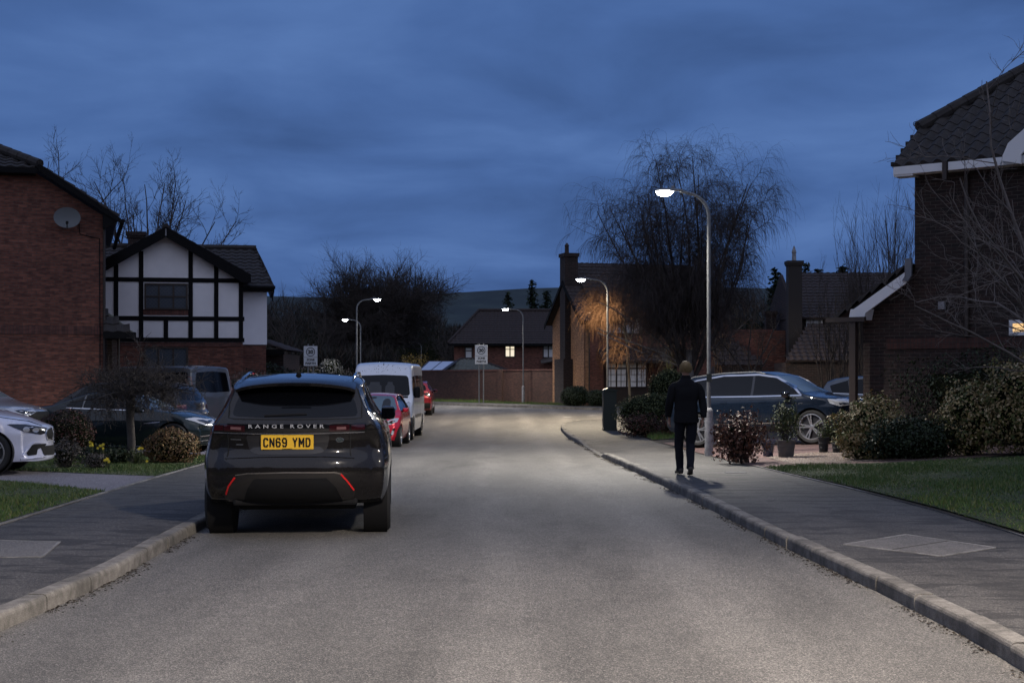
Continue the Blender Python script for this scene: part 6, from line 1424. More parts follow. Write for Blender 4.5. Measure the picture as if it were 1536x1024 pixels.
# upright coppiced stems beside the dark house
C_c = [dict(n=9, wob=.035, trop=.03, kids=9, ratio=.32, ang=22, start=.3, rr=.5, tip=.2), dict(n=5, wob=.05, trop=.06, kids=4, ratio=.5, ang=24, rr=.6, rmin=.006, tip=.5), dict(n=3, wob=.05, trop=.06, ratio=1, rr=1, ang=1, tip=.6)]
for j, (px, Y, H_, n_, sp, lb) in enumerate(((1255, 52, 5.6, 18, 1.2, 'left and lowest clump of tall upright bare stems'), (1305, 50, 6.9, 22, 1.1, 'middle clump of tall upright bare stems over the tiled roof'), (1350, 48, 7.7, 22, 1.0, 'tallest clump of upright bare stems, against the dark brick house'))):
    random.seed(60 + j); st = []
    for i in range(n_):
        a = random.uniform(0, 6.28); rr_ = random.uniform(.1, 1); st.append(((math.cos(a) * rr_ * .5, math.sin(a) * rr_ * .5, -.1), (math.cos(a) * rr_ * .13 * sp, math.sin(a) * rr_ * .13 * sp, 1), H_ * random.uniform(.72, 1.05), .028))
    tree('coppiced_tree', lb, 'tree', ((px - 768) / FOC * Y, Y, .1), C_c, st, M_bark, M_bark, 70 + j, 'upright bare trees beside the dark house', 1)
# pale-barked tree at the right edge, in front of the dark house
C_m = [dict(n=9, wob=.15, trop=.0, kids=9, ratio=.52, ang=42, start=.2, rr=.5, tip=.3), dict(n=7, wob=.20, trop=.03, kids=6, ratio=.5, ang=42, start=.15, rr=.5, rmin=.006), dict(n=5, wob=.22, trop=.05, kids=3, ratio=.5, ang=45, rr=.6, rmin=.0045, tip=.5), dict(n=3, wob=.2, trop=.05, ratio=1, rr=1, ang=1, tip=.6)]
tree('magnolia_tree', 'pale crooked bare branches of a tree reaching in from the right edge', 'tree', (8.85, 22.3, .2), C_m, [((0, 0, 1.2), (-.75, .1, .70), 3.4, .034), ((0, 0, 1.5), (-.55, -.2, .9), 3.8, .036), ((0, 0, 1.6), (-.25, .1, 1), 4.8, .04), ((0, 0, 1.1), (-.9, -.1, .55), 3.0, .03), ((0, 0, 1.5), (-.9, .2, .85), 3.3, .03), ((0, 0, 1.5), (.5, 0, 1), 3.8, .05)], M_palebark, M_palebark, 83, None, 1, (1.7, .09))
# small bare tree in front of the brick annexe, on the lawn beyond the drive
tree('bare_tree', 'small bare spreading tree in front of the low reddish building', 'tree', (8.3, 50, .2), C_m, [((0, 0, 1.2), (-.7, .1, .9), 2.5, .04), ((0, 0, 1.4), (-.2, -.2, 1), 2.5, .04), ((0, 0, 1.4), (.5, .1, 1), 2.4, .04), ((0, 0, 1.2), (.9, -.1, .8), 2.0, .035), ((0, 0, 1.2), (-.95, .2, .5), 2.2, .035)], M_bark, M_bark, 88, None, 1, (1.4, .08))

# ---------------------------------------------------------------- foliage clouds
def leaf_quads(pts, nrm, size, jit=.5, asp=.6):
    n = len(pts); s = size * (1 + jit * rng.uniform(-1, 1, n))[:, None]
    d = nrm + rng.normal(0, .55, (n, 3)); d /= np.linalg.norm(d, axis=1, keepdims=True); a = np.cross(d, rng.normal(0, 1, (n, 3))); a /= np.linalg.norm(a, axis=1, keepdims=True); b = np.cross(d, a)
    v = np.stack([pts - a * s, pts - b * s * asp + d * s * .15, pts + a * s, pts + b * s * asp + d * s * .15], 1)
    return v.reshape(-1, 3), np.arange(n * 4).reshape(-1, 4)
def blob(nl, nu, rad, seed, amp=.12, fr=1.6, flat=0):
    V, F = [], []
    for i in range(nl + 1):
        th = math.pi * i / nl
        for j in range(nu):
            a = 2 * math.pi * j / nu; d = Vector((math.sin(th) * math.cos(a), math.sin(th) * math.sin(a), math.cos(th)))
            k = 1 + amp * noise.noise(d * fr + Vector((seed, 0, 0))) * 2 + amp * .6 * noise.noise(d * fr * 3 + Vector((seed, 4, 0)))
            V.append((d.x * rad[0] * k, d.y * rad[1] * k, d.z * rad[2] * k))
    for i in range(nl):
        for j in range(nu): F.append((i * nu + j, (i + 1) * nu + j, (i + 1) * nu + (j + 1) % nu, i * nu + (j + 1) % nu))
    return V, F
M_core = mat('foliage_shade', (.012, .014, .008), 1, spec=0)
def bush(name, label, cat, base, rad, n, leaf, m, seed, amp=.18, core=.78, group=None, zc=None, fr=1.8, spread=.35, twigs=0, m_tw=None, rz=0, jit=.5):
    """lumpy shrub: leaves scattered through the outer shell of a bumpy body, over a solid dark core"""
    t = thing(name, label, cat, base, rz, group); zc = rad[2] * .85 if zc is None else zc
    u = rng.normal(0, 1, (n, 3)); u /= np.linalg.norm(u, axis=1, keepdims=True)
    k = np.array([1 + amp * 2 * noise.noise(Vector(q) * fr + Vector((seed, 0, 0))) + amp * .9 * noise.noise(Vector(q) * fr * 3 + Vector((seed, 4, 0))) for q in u])
    k = k * (1 - spread * rng.random(n) ** 2.2 + .05 * rng.random(n))
    p = u * k[:, None] * np.array(rad); p[:, 2] += zc; keep = p[:, 2] > .02; p, u = p[keep], u[keep]
    v, f = leaf_quads(p, u, leaf, jit); raw_mesh('foliage', v, f, m, t)
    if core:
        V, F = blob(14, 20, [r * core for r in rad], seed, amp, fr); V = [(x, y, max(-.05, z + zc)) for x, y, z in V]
        me = bpy.data.meshes.new('shade_core'); me.from_pydata(V, [], F); link('shade_core', me, M_core, t, True)  # solid dark core stands in for the shade inside the bush
    if twigs:
        random.seed(seed); sg = []
        for i in range(twigs):
            a = random.uniform(0, 6.28); q = random.random() ** .5; d = Vector((math.cos(a) * q * rad[0], math.sin(a) * q * rad[1], zc + rad[2] * random.uniform(.9, 1.35) * (1.1 - .4 * q)))
            p0 = Vector((d.x * .3, d.y * .3, .02)); last = p0
            for s_ in range(1, 6): nx_ = p0 + (d - p0) * s_ / 5 + rvec(.015); sg.append((last, nx_, .006 - .0008 * s_, .0052 - .0008 * s_)); last = nx_
        segs_mesh('twigs', sg, m_tw or M_bark, t, 3)
    return t
L_var = leafm('leaf_variegated', [(.34, .26, .13), (.24, .18, .07), (.12, .13, .035), (.40, .32, .19), (.05, .07, .022), (.28, .20, .10), (.09, .10, .03)])
L_dark = leafm('leaf_dark_green', [(.012, .024, .012), (.02, .034, .016), (.03, .045, .018), (.015, .02, .012)])
L_green = leafm('leaf_mid_green', [(.03, .045, .015), (.05, .065, .02), (.075, .085, .03), (.025, .035, .012)])
L_cop = leafm('leaf_copper', [(.09, .035, .022), (.14, .06, .038), (.05, .02, .016), (.20, .10, .065), (.04, .018, .013)])
L_redb = leafm('leaf_red_brown', [(.05, .018, .016), (.085, .03, .025), (.03, .02, .015), (.04, .035, .02)])
L_gold = leafm('leaf_golden', [(.22, .14, .05), (.14, .10, .04), (.28, .17, .09), (.08, .07, .03), (.18, .09, .05)])
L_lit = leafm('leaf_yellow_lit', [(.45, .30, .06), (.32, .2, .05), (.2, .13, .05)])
L_grey = leafm('leaf_grey_brown', [(.06, .052, .05), (.1, .08, .075), (.04, .045, .035), (.12, .10, .09)])
L_pale = leafm('leaf_pale', [(.2, .2, .2), (.12, .12, .115), (.05, .06, .05)])
def at(px, Y): return ((px - 768) / FOC * Y, Y, zs((px - 768) / FOC * Y, Y))
GB = 'variegated shrubs along the dark brick house'
bush('variegated_shrub', 'cream and green leaved shrub nearest the gravel, left of its kind', 'shrub', at(1303, 25.3), (.66, .5, .58), 8000, .027, L_var, 3, .26, .72, GB, zc=.46, twigs=25)
bush('variegated_shrub', 'middle cream-leaved shrub spilling in front of the brick wall', 'shrub', at(1455, 24.8), (.55, .48, .66), 6500, .027, L_var, 8, .28, .70, GB, zc=.58, twigs=20)
bush('variegated_shrub', 'tallest cream-leaved shrub, at the right edge below the lit window', 'shrub', at(1540, 24.2), (.70, .55, .84), 8500, .028, L_var, 14, .26, .70, GB, zc=.76, twigs=20)
bush('evergreen_shrub', 'low dark green shrub filling the gap between the cream-leaved shrubs', 'shrub', at(1375, 24.7), (.85, .4, .42), 5200, .024, L_dark, 19, .2, .75, None, zc=.32, twigs=10)
bush('ivy', 'dark climbing plant covering the lower wall of the dark brick house', 'climber', (9.4, 28.2, .25), (2.0, .32, 1.1), 5500, .03, L_dark, 25, .25, .6, None, zc=.9, rz=R(-37.7), twigs=60, m_tw=M_bark)
bush('copper_shrub', 'copper-leaved beech shrub beside the lamp post base', 'shrub', at(1110, 26.2), (.47, .42, .52), 2600, .030, L_cop, 31, .28, .45, None, zc=.46, spread=.8, twigs=110, fr=2.6)
bush('clipped_hedge', 'dark clipped hedge between the green cabinet and the walker', 'hedge', at(985, 45.5), (1.35, .7, .62), 7500, .028, L_green, 35, .08, .86, None, zc=.62, fr=2.5)
bush('topiary_ball', 'rounded clipped yew rising behind the walker shoulder', 'shrub', at(1003, 47.6), (.66, .6, .62), 5200, .026, L_green, 39, .06, .88, None, zc=1.35)
bush('red_leaved_shrub', 'low reddish shrub in front of the clipped hedge', 'shrub', at(960, 43.2), (.6, .4, .42), 2600, .026, L_redb, 41, .2, .6, None, zc=.32, spread=.5, twigs=20)
bush('red_leaved_shrub', 'small reddish sprig on the grass beside the walker', 'shrub', at(1000, 42.2), (.26, .2, .36), 900, .024, L_redb, 44, .2, .4, None, zc=.32, spread=.6, twigs=12)
bush('clipped_bush', 'bigger of the two dark domed bushes below the chimney gable', 'shrub', (3.35, 76.0, .1), (.78, .7, .55), 4200, .035, L_dark, 47, .05, .9, 'domed bushes by the chimney house', zc=.52)
bush('clipped_bush', 'smaller of the two dark domed bushes below the chimney gable', 'shrub', (4.5, 75.2, .1), (.62, .55, .45), 3000, .035, L_dark, 49, .05, .9, 'domed bushes by the chimney house', zc=.44)
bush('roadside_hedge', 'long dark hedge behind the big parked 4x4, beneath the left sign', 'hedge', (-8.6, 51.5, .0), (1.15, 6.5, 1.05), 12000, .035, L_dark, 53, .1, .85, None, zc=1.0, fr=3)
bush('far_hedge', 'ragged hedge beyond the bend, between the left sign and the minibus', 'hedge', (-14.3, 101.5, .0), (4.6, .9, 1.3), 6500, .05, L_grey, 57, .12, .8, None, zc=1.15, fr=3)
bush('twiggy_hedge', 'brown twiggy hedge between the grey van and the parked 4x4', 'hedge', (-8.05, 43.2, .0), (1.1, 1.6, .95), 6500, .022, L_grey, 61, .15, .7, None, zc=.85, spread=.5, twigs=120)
bush('flowering_shrub', 'pale speckled shrub right of the left speed sign', 'shrub', (-12.6, 99.3, .0), (.75, .6, .75), 1500, .05, L_pale, 63, .2, .8, None, zc=2.1)
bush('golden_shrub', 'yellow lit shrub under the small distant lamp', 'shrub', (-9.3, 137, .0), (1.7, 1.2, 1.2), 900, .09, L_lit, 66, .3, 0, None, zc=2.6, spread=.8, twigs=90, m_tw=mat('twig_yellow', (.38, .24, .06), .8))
bush('golden_shrub', 'dimmer brownish shrub right of the yellow lit one', 'shrub', (-6.9, 139, .0), (1.6, 1.2, 1.0), 900, .08, L_gold, 67, .3, 0, None, zc=2.3, spread=.8, twigs=80, m_tw=MATS['twig_yellow'])
# left front gardens
bush('round_shrub', 'dark maroon ball-shaped shrub beside the white saloon nose', 'shrub', at(99, 27.2), (.53, .48, .44), 5500, .020, L_redb, 71, .05, .92, None, zc=.50)
bush('golden_leaf_shrub', 'golden brown rounded shrub in front of the roadster front wheel', 'shrub', at(256, 26.3), (.50, .45, .36), 4200, .022, L_gold, 73, .12, .75, None, zc=.28, twigs=10)
bush('lavender', 'grey twiggy lavender beside the white saloon bumper', 'plant', at(98, 23.9), (.27, .22, .26), 1100, .018, L_grey, 75, .2, .5, None, zc=.22, spread=.6, twigs=70, m_tw=L_grey)
bush('lavender', 'small grey tuft on the lawn next to the yellow daffodils', 'plant', at(143, 23.7), (.22, .18, .15), 700, .018, L_grey, 77, .2, .5, None, zc=.13, spread=.6, twigs=30, m_tw=L_grey)
bush('ground_shrub', 'low dark plant under the umbrella-shaped shrub trunk', 'plant', at(165, 25.6), (.55, .35, .2), 2200, .022, L_dark, 79, .2, .7, None, zc=.15, twigs=20)
# umbrella-shaped weeping shrub
C_u = [dict(n=6, wob=.16, trop=-.03, kids=12, clen=.42, ratio=.4, ang=60, start=.15, rr=.45, rmin=.006, tip=.4), dict(n=5, wob=.26, trop=-.07, kids=7, clen=.32, ratio=.5, ang=55, rr=.6, rmin=.0045, tip=.5), dict(n=4, wob=.3, trop=-.10, ratio=1, rr=1, ang=1, tip=.6)]
random.seed(91); st = []
for i in range(22):
    a = 2.4 * i; st.append(((0, 0, 1.22), (math.cos(a), math.sin(a) * .9, random.uniform(.10, .60)), random.uniform(.65, 1.2), .022))
ut = tree('umbrella_shrub', 'mop-headed bare shrub on one thick stem in front of the roadster', 'shrub', at(196, 25.6), C_u, st, M_bark, M_bark, 92, None, 1)
MB().tube([(0, 0, -.05), (.015, 0, .4), (-.01, 0, .8), (0, 0, 1.25)], [.085, .07, .07, .09], 10).build('stem', bark('stem_bark', (.03, .025, .023), (.09, .08, .073)), ut, smooth=True)
# spiky plants and daffodils
def spiky(name, label, cat, base, n, L, wd, m, trunk=0, droop=.5, seed=1):
    random.seed(seed); t = thing(name, label, cat, base); b = MB()
    for i in range(n):
        a = random.uniform(0, 6.28); el = random.uniform(.15, 1.45); d = Vector((math.cos(a) * math.cos(el), math.sin(a) * math.cos(el), math.sin(el))); p = Vector((0, 0, trunk)); s = d.cross(Vector((0, 0, 1))).normalized() * wd; l = L * random.uniform(.7, 1.1); vs = []
        for k in range(6):
            w_ = (1 - (k / 5) ** 2) * 1.0 + .02; vs += [p - s * w_, p + s * w_]; d = (d + Vector((0, 0, -droop * k / 5 * .5))).normalized(); p = p + d * l / 5
        b.add(vs, [(2 * k, 2 * k + 1, 2 * k + 3, 2 * k + 2) for k in range(5)])
    b.build('leaves', m, t)
    if trunk: MB().tube([(0, 0, -.1), (.02, 0, trunk * .5), (0, 0, trunk + .05)], [.09, .07, .09], 8).build('trunk', M_bark, t, smooth=True)
    return t
spiky('cordyline_palm', 'spiky palm-like plant above the clipped hedge, left of the walker head', 'palm', at(1012, 52), 150, .95, .022, L_green, 2.0, .7, 3)
spiky('cordyline_palm', 'small yellow-lit spiky plant just behind the topiary ball', 'palm', at(1003, 49.5), 60, .6, .02, leafm('leaf_palm_lit', [(.3, .26, .1), (.2, .18, .07)]), 1.75, .9, 6)  # yellow light on the leaves is put into their colour
spiky('spiky_plant', 'grassy leaved plant at the foot of the mop-headed shrub', 'plant', at(203, 25.2), 70, .36, .007, L_green, 0, .6, 4)
M_daff = leafm('daffodil_yellow', [(.75, .55, .04), (.8, .65, .08)])
def daffs(label, px, py0, Y, n, w_, seed):
    random.seed(seed); t = thing('daffodil_clump', label, 'flowers', at(px, Y), 0, 'daffodils in the left garden'); l = MB()
    for i in range(n):
        x, y = random.uniform(-w_, w_), random.uniform(-.08, .08); h_ = py0 * random.uniform(.8, 1.1); l.tube([(x, y, 0), (x, y - .01, h_)], .004, 4)
        b = MB()
        for k in range(6):
            a = k * math.pi / 3; q = Vector((x + .028 * math.cos(a), y - .035, h_ + .028 * math.sin(a))); c0 = Vector((x, y - .03, h_)); s = Vector((-math.sin(a), 0, math.cos(a))) * .012; b.add([c0, (c0 + q) / 2 + s, q, (c0 + q) / 2 - s], [(0, 1, 2, 3)])
        b.lathe([(.010, 0), (.014, -.026)], 8, 'y', (x, y - .03, h_))
        b.build('flower', M_daff, t)
        for k in range(3): xx = x + random.uniform(-.05, .05); l.add([(xx - .006, y, 0), (xx + .006, y, 0), (xx + random.uniform(-.04, .04), y, h_ * .9)], [(0, 1, 2)])
    l.build('stalks', L_green, t)
daffs('row of yellow daffodils between the maroon ball shrub and the thick stem', 147, .36, 25.2, 9, .15, 1)
daffs('two yellow daffodils right of the thick shrub stem', 210, .36, 25.2, 3, .03, 2)
daffs('low yellow daffodils beside the grey tuft on the lawn', 161, .17, 23.6, 6, .07, 3)
daffs('single yellow bloom below the golden brown shrub', 223, .12, 24.6, 1, .01, 4)

# conifers on the skyline
def conifer(label, px, Y, ztop, rad, seed, group='conifers on the skyline', name='conifer_tree'):
    random.seed(seed); x = (px - 768) / FOC * Y; t = thing(name, label, 'tree', (x, Y, 0), 0, group); MB().tube([(0, 0, -.2), (0, 0, ztop)], [.22, .02], 8).build('trunk', M_bark, t, smooth=True)
    v = []; z = ztop * .12
    pts = []; nr = []
    while z < ztop:
        f = 1 - z / ztop; nb = int(5 + 7 * f)
        for k in range(nb):
            a = random.uniform(0, 6.28); L = rad * (f ** .8) * random.uniform(.6, 1.1) + .12; d = Vector((math.cos(a), math.sin(a), random.uniform(-.25, .12)))
            for s in range(int(L / .13) + 2):
                q = Vector((0, 0, z)) + d * (s * .13) - Vector((0, 0, .05 * (s * .13) ** 2)); 
                for _ in range(3): pts.append(q + rvec(.07)); nr.append((0, 0, 1))
        z += ztop * .028
    vv, ff = leaf_quads(np.array([tuple(p) for p in pts]), np.array(nr, dtype=float), .15, .5, .45); raw_mesh('crown', vv, ff, L_dark, t)
for i, (px, Y, py, r_, lb) in enumerate(((1163, 95, 404, 1.6, 'conifer between the birch and the slender black chimney'), (1208, 105, 396, 1.3, 'thin conifer immediately right of the slender black chimney'), (1226, 105, 404, 1.3, 'second conifer right of the slender black chimney'), (798, 135, 420, 2.0, 'conifer left of the tall chimney house, on the skyline'), (762, 150, 438, 2.2, 'conifer on the skyline above the far house roof'), (1180, 90, 440, 2.2, 'lower conifer beside the slender black chimney'), (820, 140, 436, 1.8, 'low conifer touching the tall chimney house'), (1262, 80, 400, 1.6, 'conifer behind the upright bare stems'))):
    conifer(lb, px, Y, EYE + (HOR - py) / FOC * Y, r_, 100 + i)
# woodland mass between the houses and the hill
def wood(name, xs, Y0, Y1, hfun, n, seed, m):
    random.seed(seed); r2 = np.random.default_rng(seed); x = r2.uniform(xs[0], xs[1], n); y = r2.uniform(Y0, Y1, n)
    z = np.array([hfun(a, b) for a, b in zip(x, y)]) * (1 - .75 * r2.random(n) ** 1.6); p = np.stack([x, y, z], 1)
    L = r2.uniform(.4, 1.1, n)[:, None]; d = r2.normal(0, .45, (n, 3)); d[:, 2] = 1; d /= np.linalg.norm(d, axis=1, keepdims=True); s = np.cross(d, r2.normal(0, 1, (n, 3))); s /= np.linalg.norm(s, axis=1, keepdims=True); wd = r2.uniform(.02, .06, n)[:, None]
    v = np.stack([p - s * wd, p + s * wd, p + d * L], 1).reshape(-1, 3); o = raw_mesh(name, v, np.arange(n * 3).reshape(-1, 3), m); tag(o, kind='stuff')
    nx = 60; V = []; F = []
    for i in range(nx + 1):
        X = xs[0] + (xs[1] - xs[0]) * i / nx
        for j, (yy, k) in enumerate(((Y0, 0), (Y0 + 1, .55), ((Y0 + Y1) / 2, .86), (Y1, .8), (Y1 + 1, 0))): V.append((X, yy, hfun(X, yy) * k + (noise.noise((X * .6, yy, 3)) * .7 if k else -1)))
    for i in range(nx):
        for j in range(4): F.append((i * 5 + j, i * 5 + 5 + j, i * 5 + 6 + j, i * 5 + 1 + j))
    me = bpy.data.meshes.new('woodland_understorey'); me.from_pydata(V, [], F); tag(link('woodland_understorey', me, M_core, None, True), kind='stuff')
M_woodt = leafm('wood_twigs', [(.02, .016, .014), (.035, .028, .022), (.02, .024, .016), (.05, .036, .026)])
wood('woodland', (-42, 6), 152, 178, lambda x, y: 8.2 + 2.2 * noise.noise((x * .16, y * .1, 0)) + 1.2 * noise.noise((x * .5, y * .3, 2)) - (1.6 if x > -8 else 0), 60000, 5, M_woodt)
wood('woodland', (16, 75), 100, 120, lambda x, y: 6.6 + 1.6 * noise.noise((x * .2, y * .1, 7)) + 1.0 * noise.noise((x * .6, y * .3, 2)), 40000, 6, M_woodt)
wood('scrub', (-30, -9), 108, 116, lambda x, y: 3.4 + 1.3 * noise.noise((x * .35, y * .2, 4)) + .8 * noise.noise((x * 1.1, y * .3, 2)), 16000, 7, M_woodt)
# ================================================================ street furniture
M_sign = mat('sign_white', (.55, .57, .60), .45); M_signb = mat('sign_black', (.01, .01, .012), .5)
def zone_sign(label, X, Y, z0, top, w_, h_, rz=0):
    t = thing('speed_sign', label, 'road sign', (X, Y, z0), rz, '20 zone signs')
    for s in (-.13, .13): MB().tube([(s, .03, -.1), (s, .03, top + .10)], .038, 10).build('post', M_steel, t, smooth=True)
    pl = MB().rbox((0, -.03, top - h_ / 2), (w_, .03, h_), .008, 1).build('sign_plate', M_sign, t)
    r = w_ * .33; zc = top - w_ * .42; yf = -.0475
    ring = MB(); n = 40; vs = []
    for i in range(n):
        a = 2 * math.pi * i / n
        for rr in (r, r * .83): vs.append((rr * math.cos(a), yf, zc + rr * math.sin(a)))
    ring.add(vs, [(2 * i, 2 * i + 1, (2 * i + 3) % (2 * n), (2 * i + 2) % (2 * n)) for i in range(n)]); ring.build('sign_ring', M_signb, pl, fix=False)
    F = lambda z: Matrix.Translation((0, yf, z)) @ Matrix.Rotation(R(90), 4, 'X')
    text_mesh('sign_number', '20', .3, M_signb, F(zc), pl, .016, .001, fit=(r * 1.25, r * .88))
    MB().box((-w_ * .47, yf - .0005, top - h_ * .565 - .008), (w_ * .47, yf + .004, top - h_ * .565 + .008)).build('sign_divider', M_signb, pl)
    text_mesh('sign_text', 'ZONE', .2, M_signb, F(top - h_ * .69), pl, .010, .001, fit=(w_ * .60, h_ * .12)); text_mesh('sign_text', 'PARTH', .2, M_signb, F(top - h_ * .87), pl, .010, .001, fit=(w_ * .74, h_ * .12))
    return t
zone_sign('white 20 zone sign on two posts in front of the garden wall', -1.82, 85, .1, EYE + 48.5 / FOC * 85 - .1, .74, 1.12, R(-3))
t = zone_sign('white 20 zone sign standing above the hedge on the left', -10.0, 71.2, .05, EYE + 47 / FOC * 71.2 - .05, .68, .98, R(-2))
# roadside cabinet
t = thing('roadside_cabinet', 'dark green metal telecoms cabinet on the right footway by the second lamp', 'cabinet', (3.31, 48.6, zfoot(3.3, 48.6)))
M_cab = mat('cabinet_green', (.012, .02, .016), .5); b = MB(); b.rbox((0, 0, .68), (.44, .62, 1.30), .012, 2); b.box((-.24, -.33, -.05), (.24, .33, .05)); b.build('body', M_cab, t)
b = MB(); b.prism([(-.25, -.34, 1.33), (.25, -.34, 1.33), (.25, -.34, 1.37), (-.05, -.34, 1.43), (-.25, -.34, 1.37)], (0, .68, 0)); b.build('lid', M_cab, t)
b = MB(); b.box((-.232, -.27, .12), (-.222, .27, 1.26)); b.build('door', M_cab, t); MB().box((-.242, -.02, .62), (-.23, .02, .78)).build('handle', M_steel, t)
for z in (.3, 1.05): MB().box((-.24, .25, z), (-.225, .29, z + .09)).build('hinge', M_steel, t)
# plant pots
def pot(name, label, X, Y, r, h_, m, seed, plant=None, z=None):
    t = thing(name, label, 'plant pot', (X, Y, zs(X, Y) + .012)); MB().lathe([(r * .74, 0), (r * .76, .01), (r * .94, h_ - .04), (r * 1.04, h_ - .04), (r * 1.05, h_), (r * .96, h_), (r * .9, h_ - .05), (.01, h_ - .05)], 28).build('pot', m, t, smooth=True)
    for k in range(2): MB().lathe([(r * (.80 + .08 * k) + .004, h_ * (.3 + .3 * k)), (r * (.80 + .08 * k) + .01, h_ * (.3 + .3 * k) + .006), (r * (.80 + .08 * k) + .006, h_ * (.3 + .3 * k) + .014)], 28, closed=True).build('band', m, t, smooth=True)
    MB().lathe([(.001, h_ - .045), (r * .93, h_ - .045)], 16).build('soil', M_soil, t)
    return t
p1 = pot('plant_pot', 'ribbed grey-brown pot standing on the gravel, holding a loose green shrub', 5.22, 27.3, .185, .33, mat('pot_grey', (.11, .10, .095), .7), 1)
bush('potted_shrub', 'loose open green shrub growing in the grey-brown pot', 'shrub', (5.22, 27.3, zs(5.22, 27.3) + .3), (.27, .24, .36), 1500, .021, L_green, 111, .3, 0, None, zc=.42, spread=.8, twigs=30)
pot('plant_pot', 'small dark blue pot just behind the grey-brown pot', 5.02, 28.1, .13, .26, mat('pot_blue', (.02, .03, .07), .3, coat=.6), 2)
pot('plant_pot', 'small black pot by the navy car front wheel, left one of the pair', 6.15, 28.3, .11, .30, mat('pot_black', (.012, .013, .016), .5), 3)
pot('plant_pot', 'small black pot by the navy car front wheel, right one of the pair', 6.35, 28.0, .11, .28, MATS['pot_black'], 4)
bush('potted_plant', 'small green-yellow plant in the black pots by the front wheel', 'plant', (6.2, 28.25, zs(6.2, 28.2) + .28), (.2, .18, .2), 450, .022, L_green, 117, .3, 0, None, zc=.16, spread=.8, twigs=10)

# ================================================================ the walker
def skin(name, J, E, m, parent=None, root=0, sub=2, smooth=True):
    """J: {key: (x,y,z,rx,ry)}  E: [(a,b)]"""
    keys = list(J); me = bpy.data.meshes.new(name); me.from_pydata([J[k][:3] for k in keys], [(keys.index(a), keys.index(b)) for a, b in E], []); o = link(name, me, m, parent)
    sm_ = o.modifiers.new('skin', 'SKIN'); sm_.use_smooth_shade = True; sm_.branch_smoothing = .6
    sk = me.skin_vertices[0].data if me.skin_vertices else None
    if sk is None:
        bm = bmesh.new(); bm.from_mesh(me); bm.verts.layers.skin.verify(); bm.to_mesh(me); bm.free(); sk = me.skin_vertices[0].data
    for i, k in enumerate(keys): sk[i].radius = (J[k][3], J[k][4]); sk[i].use_root = (i == root)
    s2 = o.modifiers.new('sub', 'SUBSURF'); s2.levels = sub; s2.render_levels = sub
    dg = bpy.context.evaluated_depsgraph_get(); nm = bpy.data.meshes.new_from_object(o.evaluated_get(dg)); o.modifiers.clear(); old = o.data; o.data = nm; bpy.data.meshes.remove(old)
    if not nm.materials: nm.materials.append(m)
    nm.polygons.foreach_set('use_smooth', [True] * len(nm.polygons)); return o
PX, PY = 2.72, 22.4
M_skin = mat('skin', (.32, .18, .13), .55)
M_cloth = mat('black_jacket', (.010, .010, .012), .95, spec=.15); M_jean = mat('dark_trousers', (.012, .013, .019), .95, spec=.15); M_hair = mat('blond_hair', (.26, .18, .08), .6); M_shoe = mat('dark_shoes', (.03, .024, .02), .6)
def hand(J, E, pre, w_, side):
    """palm, four unequal curled fingers and a thumb hanging from wrist key w_"""
    x, y, z = J[w_][:3]; J[pre + 'pa'] = (x, y + .012, z - .05, .032, .016); J[pre + 'pb'] = (x, y + .016, z - .088, .036, .014); E += [(w_, pre + 'pa'), (pre + 'pa', pre + 'pb')]
    for i, (dy, L) in enumerate(((.030, .068), (.011, .076), (-.009, .071), (-.028, .056))):
        a = pre + 'f%d' % i; J[a + 'a'] = (x, y + .016 + dy, z - .098, .0095, .0095); J[a + 'b'] = (x - side * .008, y + .02 + dy, z - .098 - L * .5, .0085, .0085); J[a + 'c'] = (x - side * .026, y + .02 + dy, z - .098 - L * .88, .007, .007)
        E += [(pre + 'pb', a + 'a'), (a + 'a', a + 'b'), (a + 'b', a + 'c')]
    J[pre + 't1'] = (x - side * .012, y + .046, z - .055, .011, .011); J[pre + 't2'] = (x - side * .022, y + .062, z - .085, .009, .009); J[pre + 't3'] = (x - side * .028, y + .064, z - .108, .007, .007)
    E += [(pre + 'pa', pre + 't1'), (pre + 't1', pre + 't2'), (pre + 't2', pre + 't3')]
t = thing('person', 'person in black jacket and dark trousers walking away along the right footway', 'person', (PX, PY, zfoot(PX, PY) + .002), R(3))
J = {'pel': (0, 0, .96, .145, .105), 'wst': (0, .01, 1.10, .125, .09), 'chs': (0, .02, 1.28, .155, .105), 'nkb': (0, .015, 1.42, .09, .07), 'nck': (0, .02, 1.53, .052, .055), 'hd0': (0, .03, 1.60, .062, .075), 'hd1': (0, .035, 1.66, .074, .090), 'hd2': (0, .03, 1.72, .066, .080)}
E = [('pel', 'wst'), ('wst', 'chs'), ('chs', 'nkb'), ('nkb', 'nck'), ('nck', 'hd0'), ('hd0', 'hd1'), ('hd1', 'hd2')]
ARM = {}
for s, pre, sw in ((-1, 'l', .10), (1, 'r', -.12)):
    J[pre + 'sh'] = (s * .165, .015, 1.39, .05, .05); J[pre + 'el'] = (s * .235, .0 + sw * .3, 1.15, .042, .042); J[pre + 'wr'] = (s * .245, .02 + sw, .91, .027, .024)
    E += [('nkb', pre + 'sh'), (pre + 'sh', pre + 'el'), (pre + 'el', pre + 'wr')]; hand(J, E, pre + 'h', pre + 'wr', s)
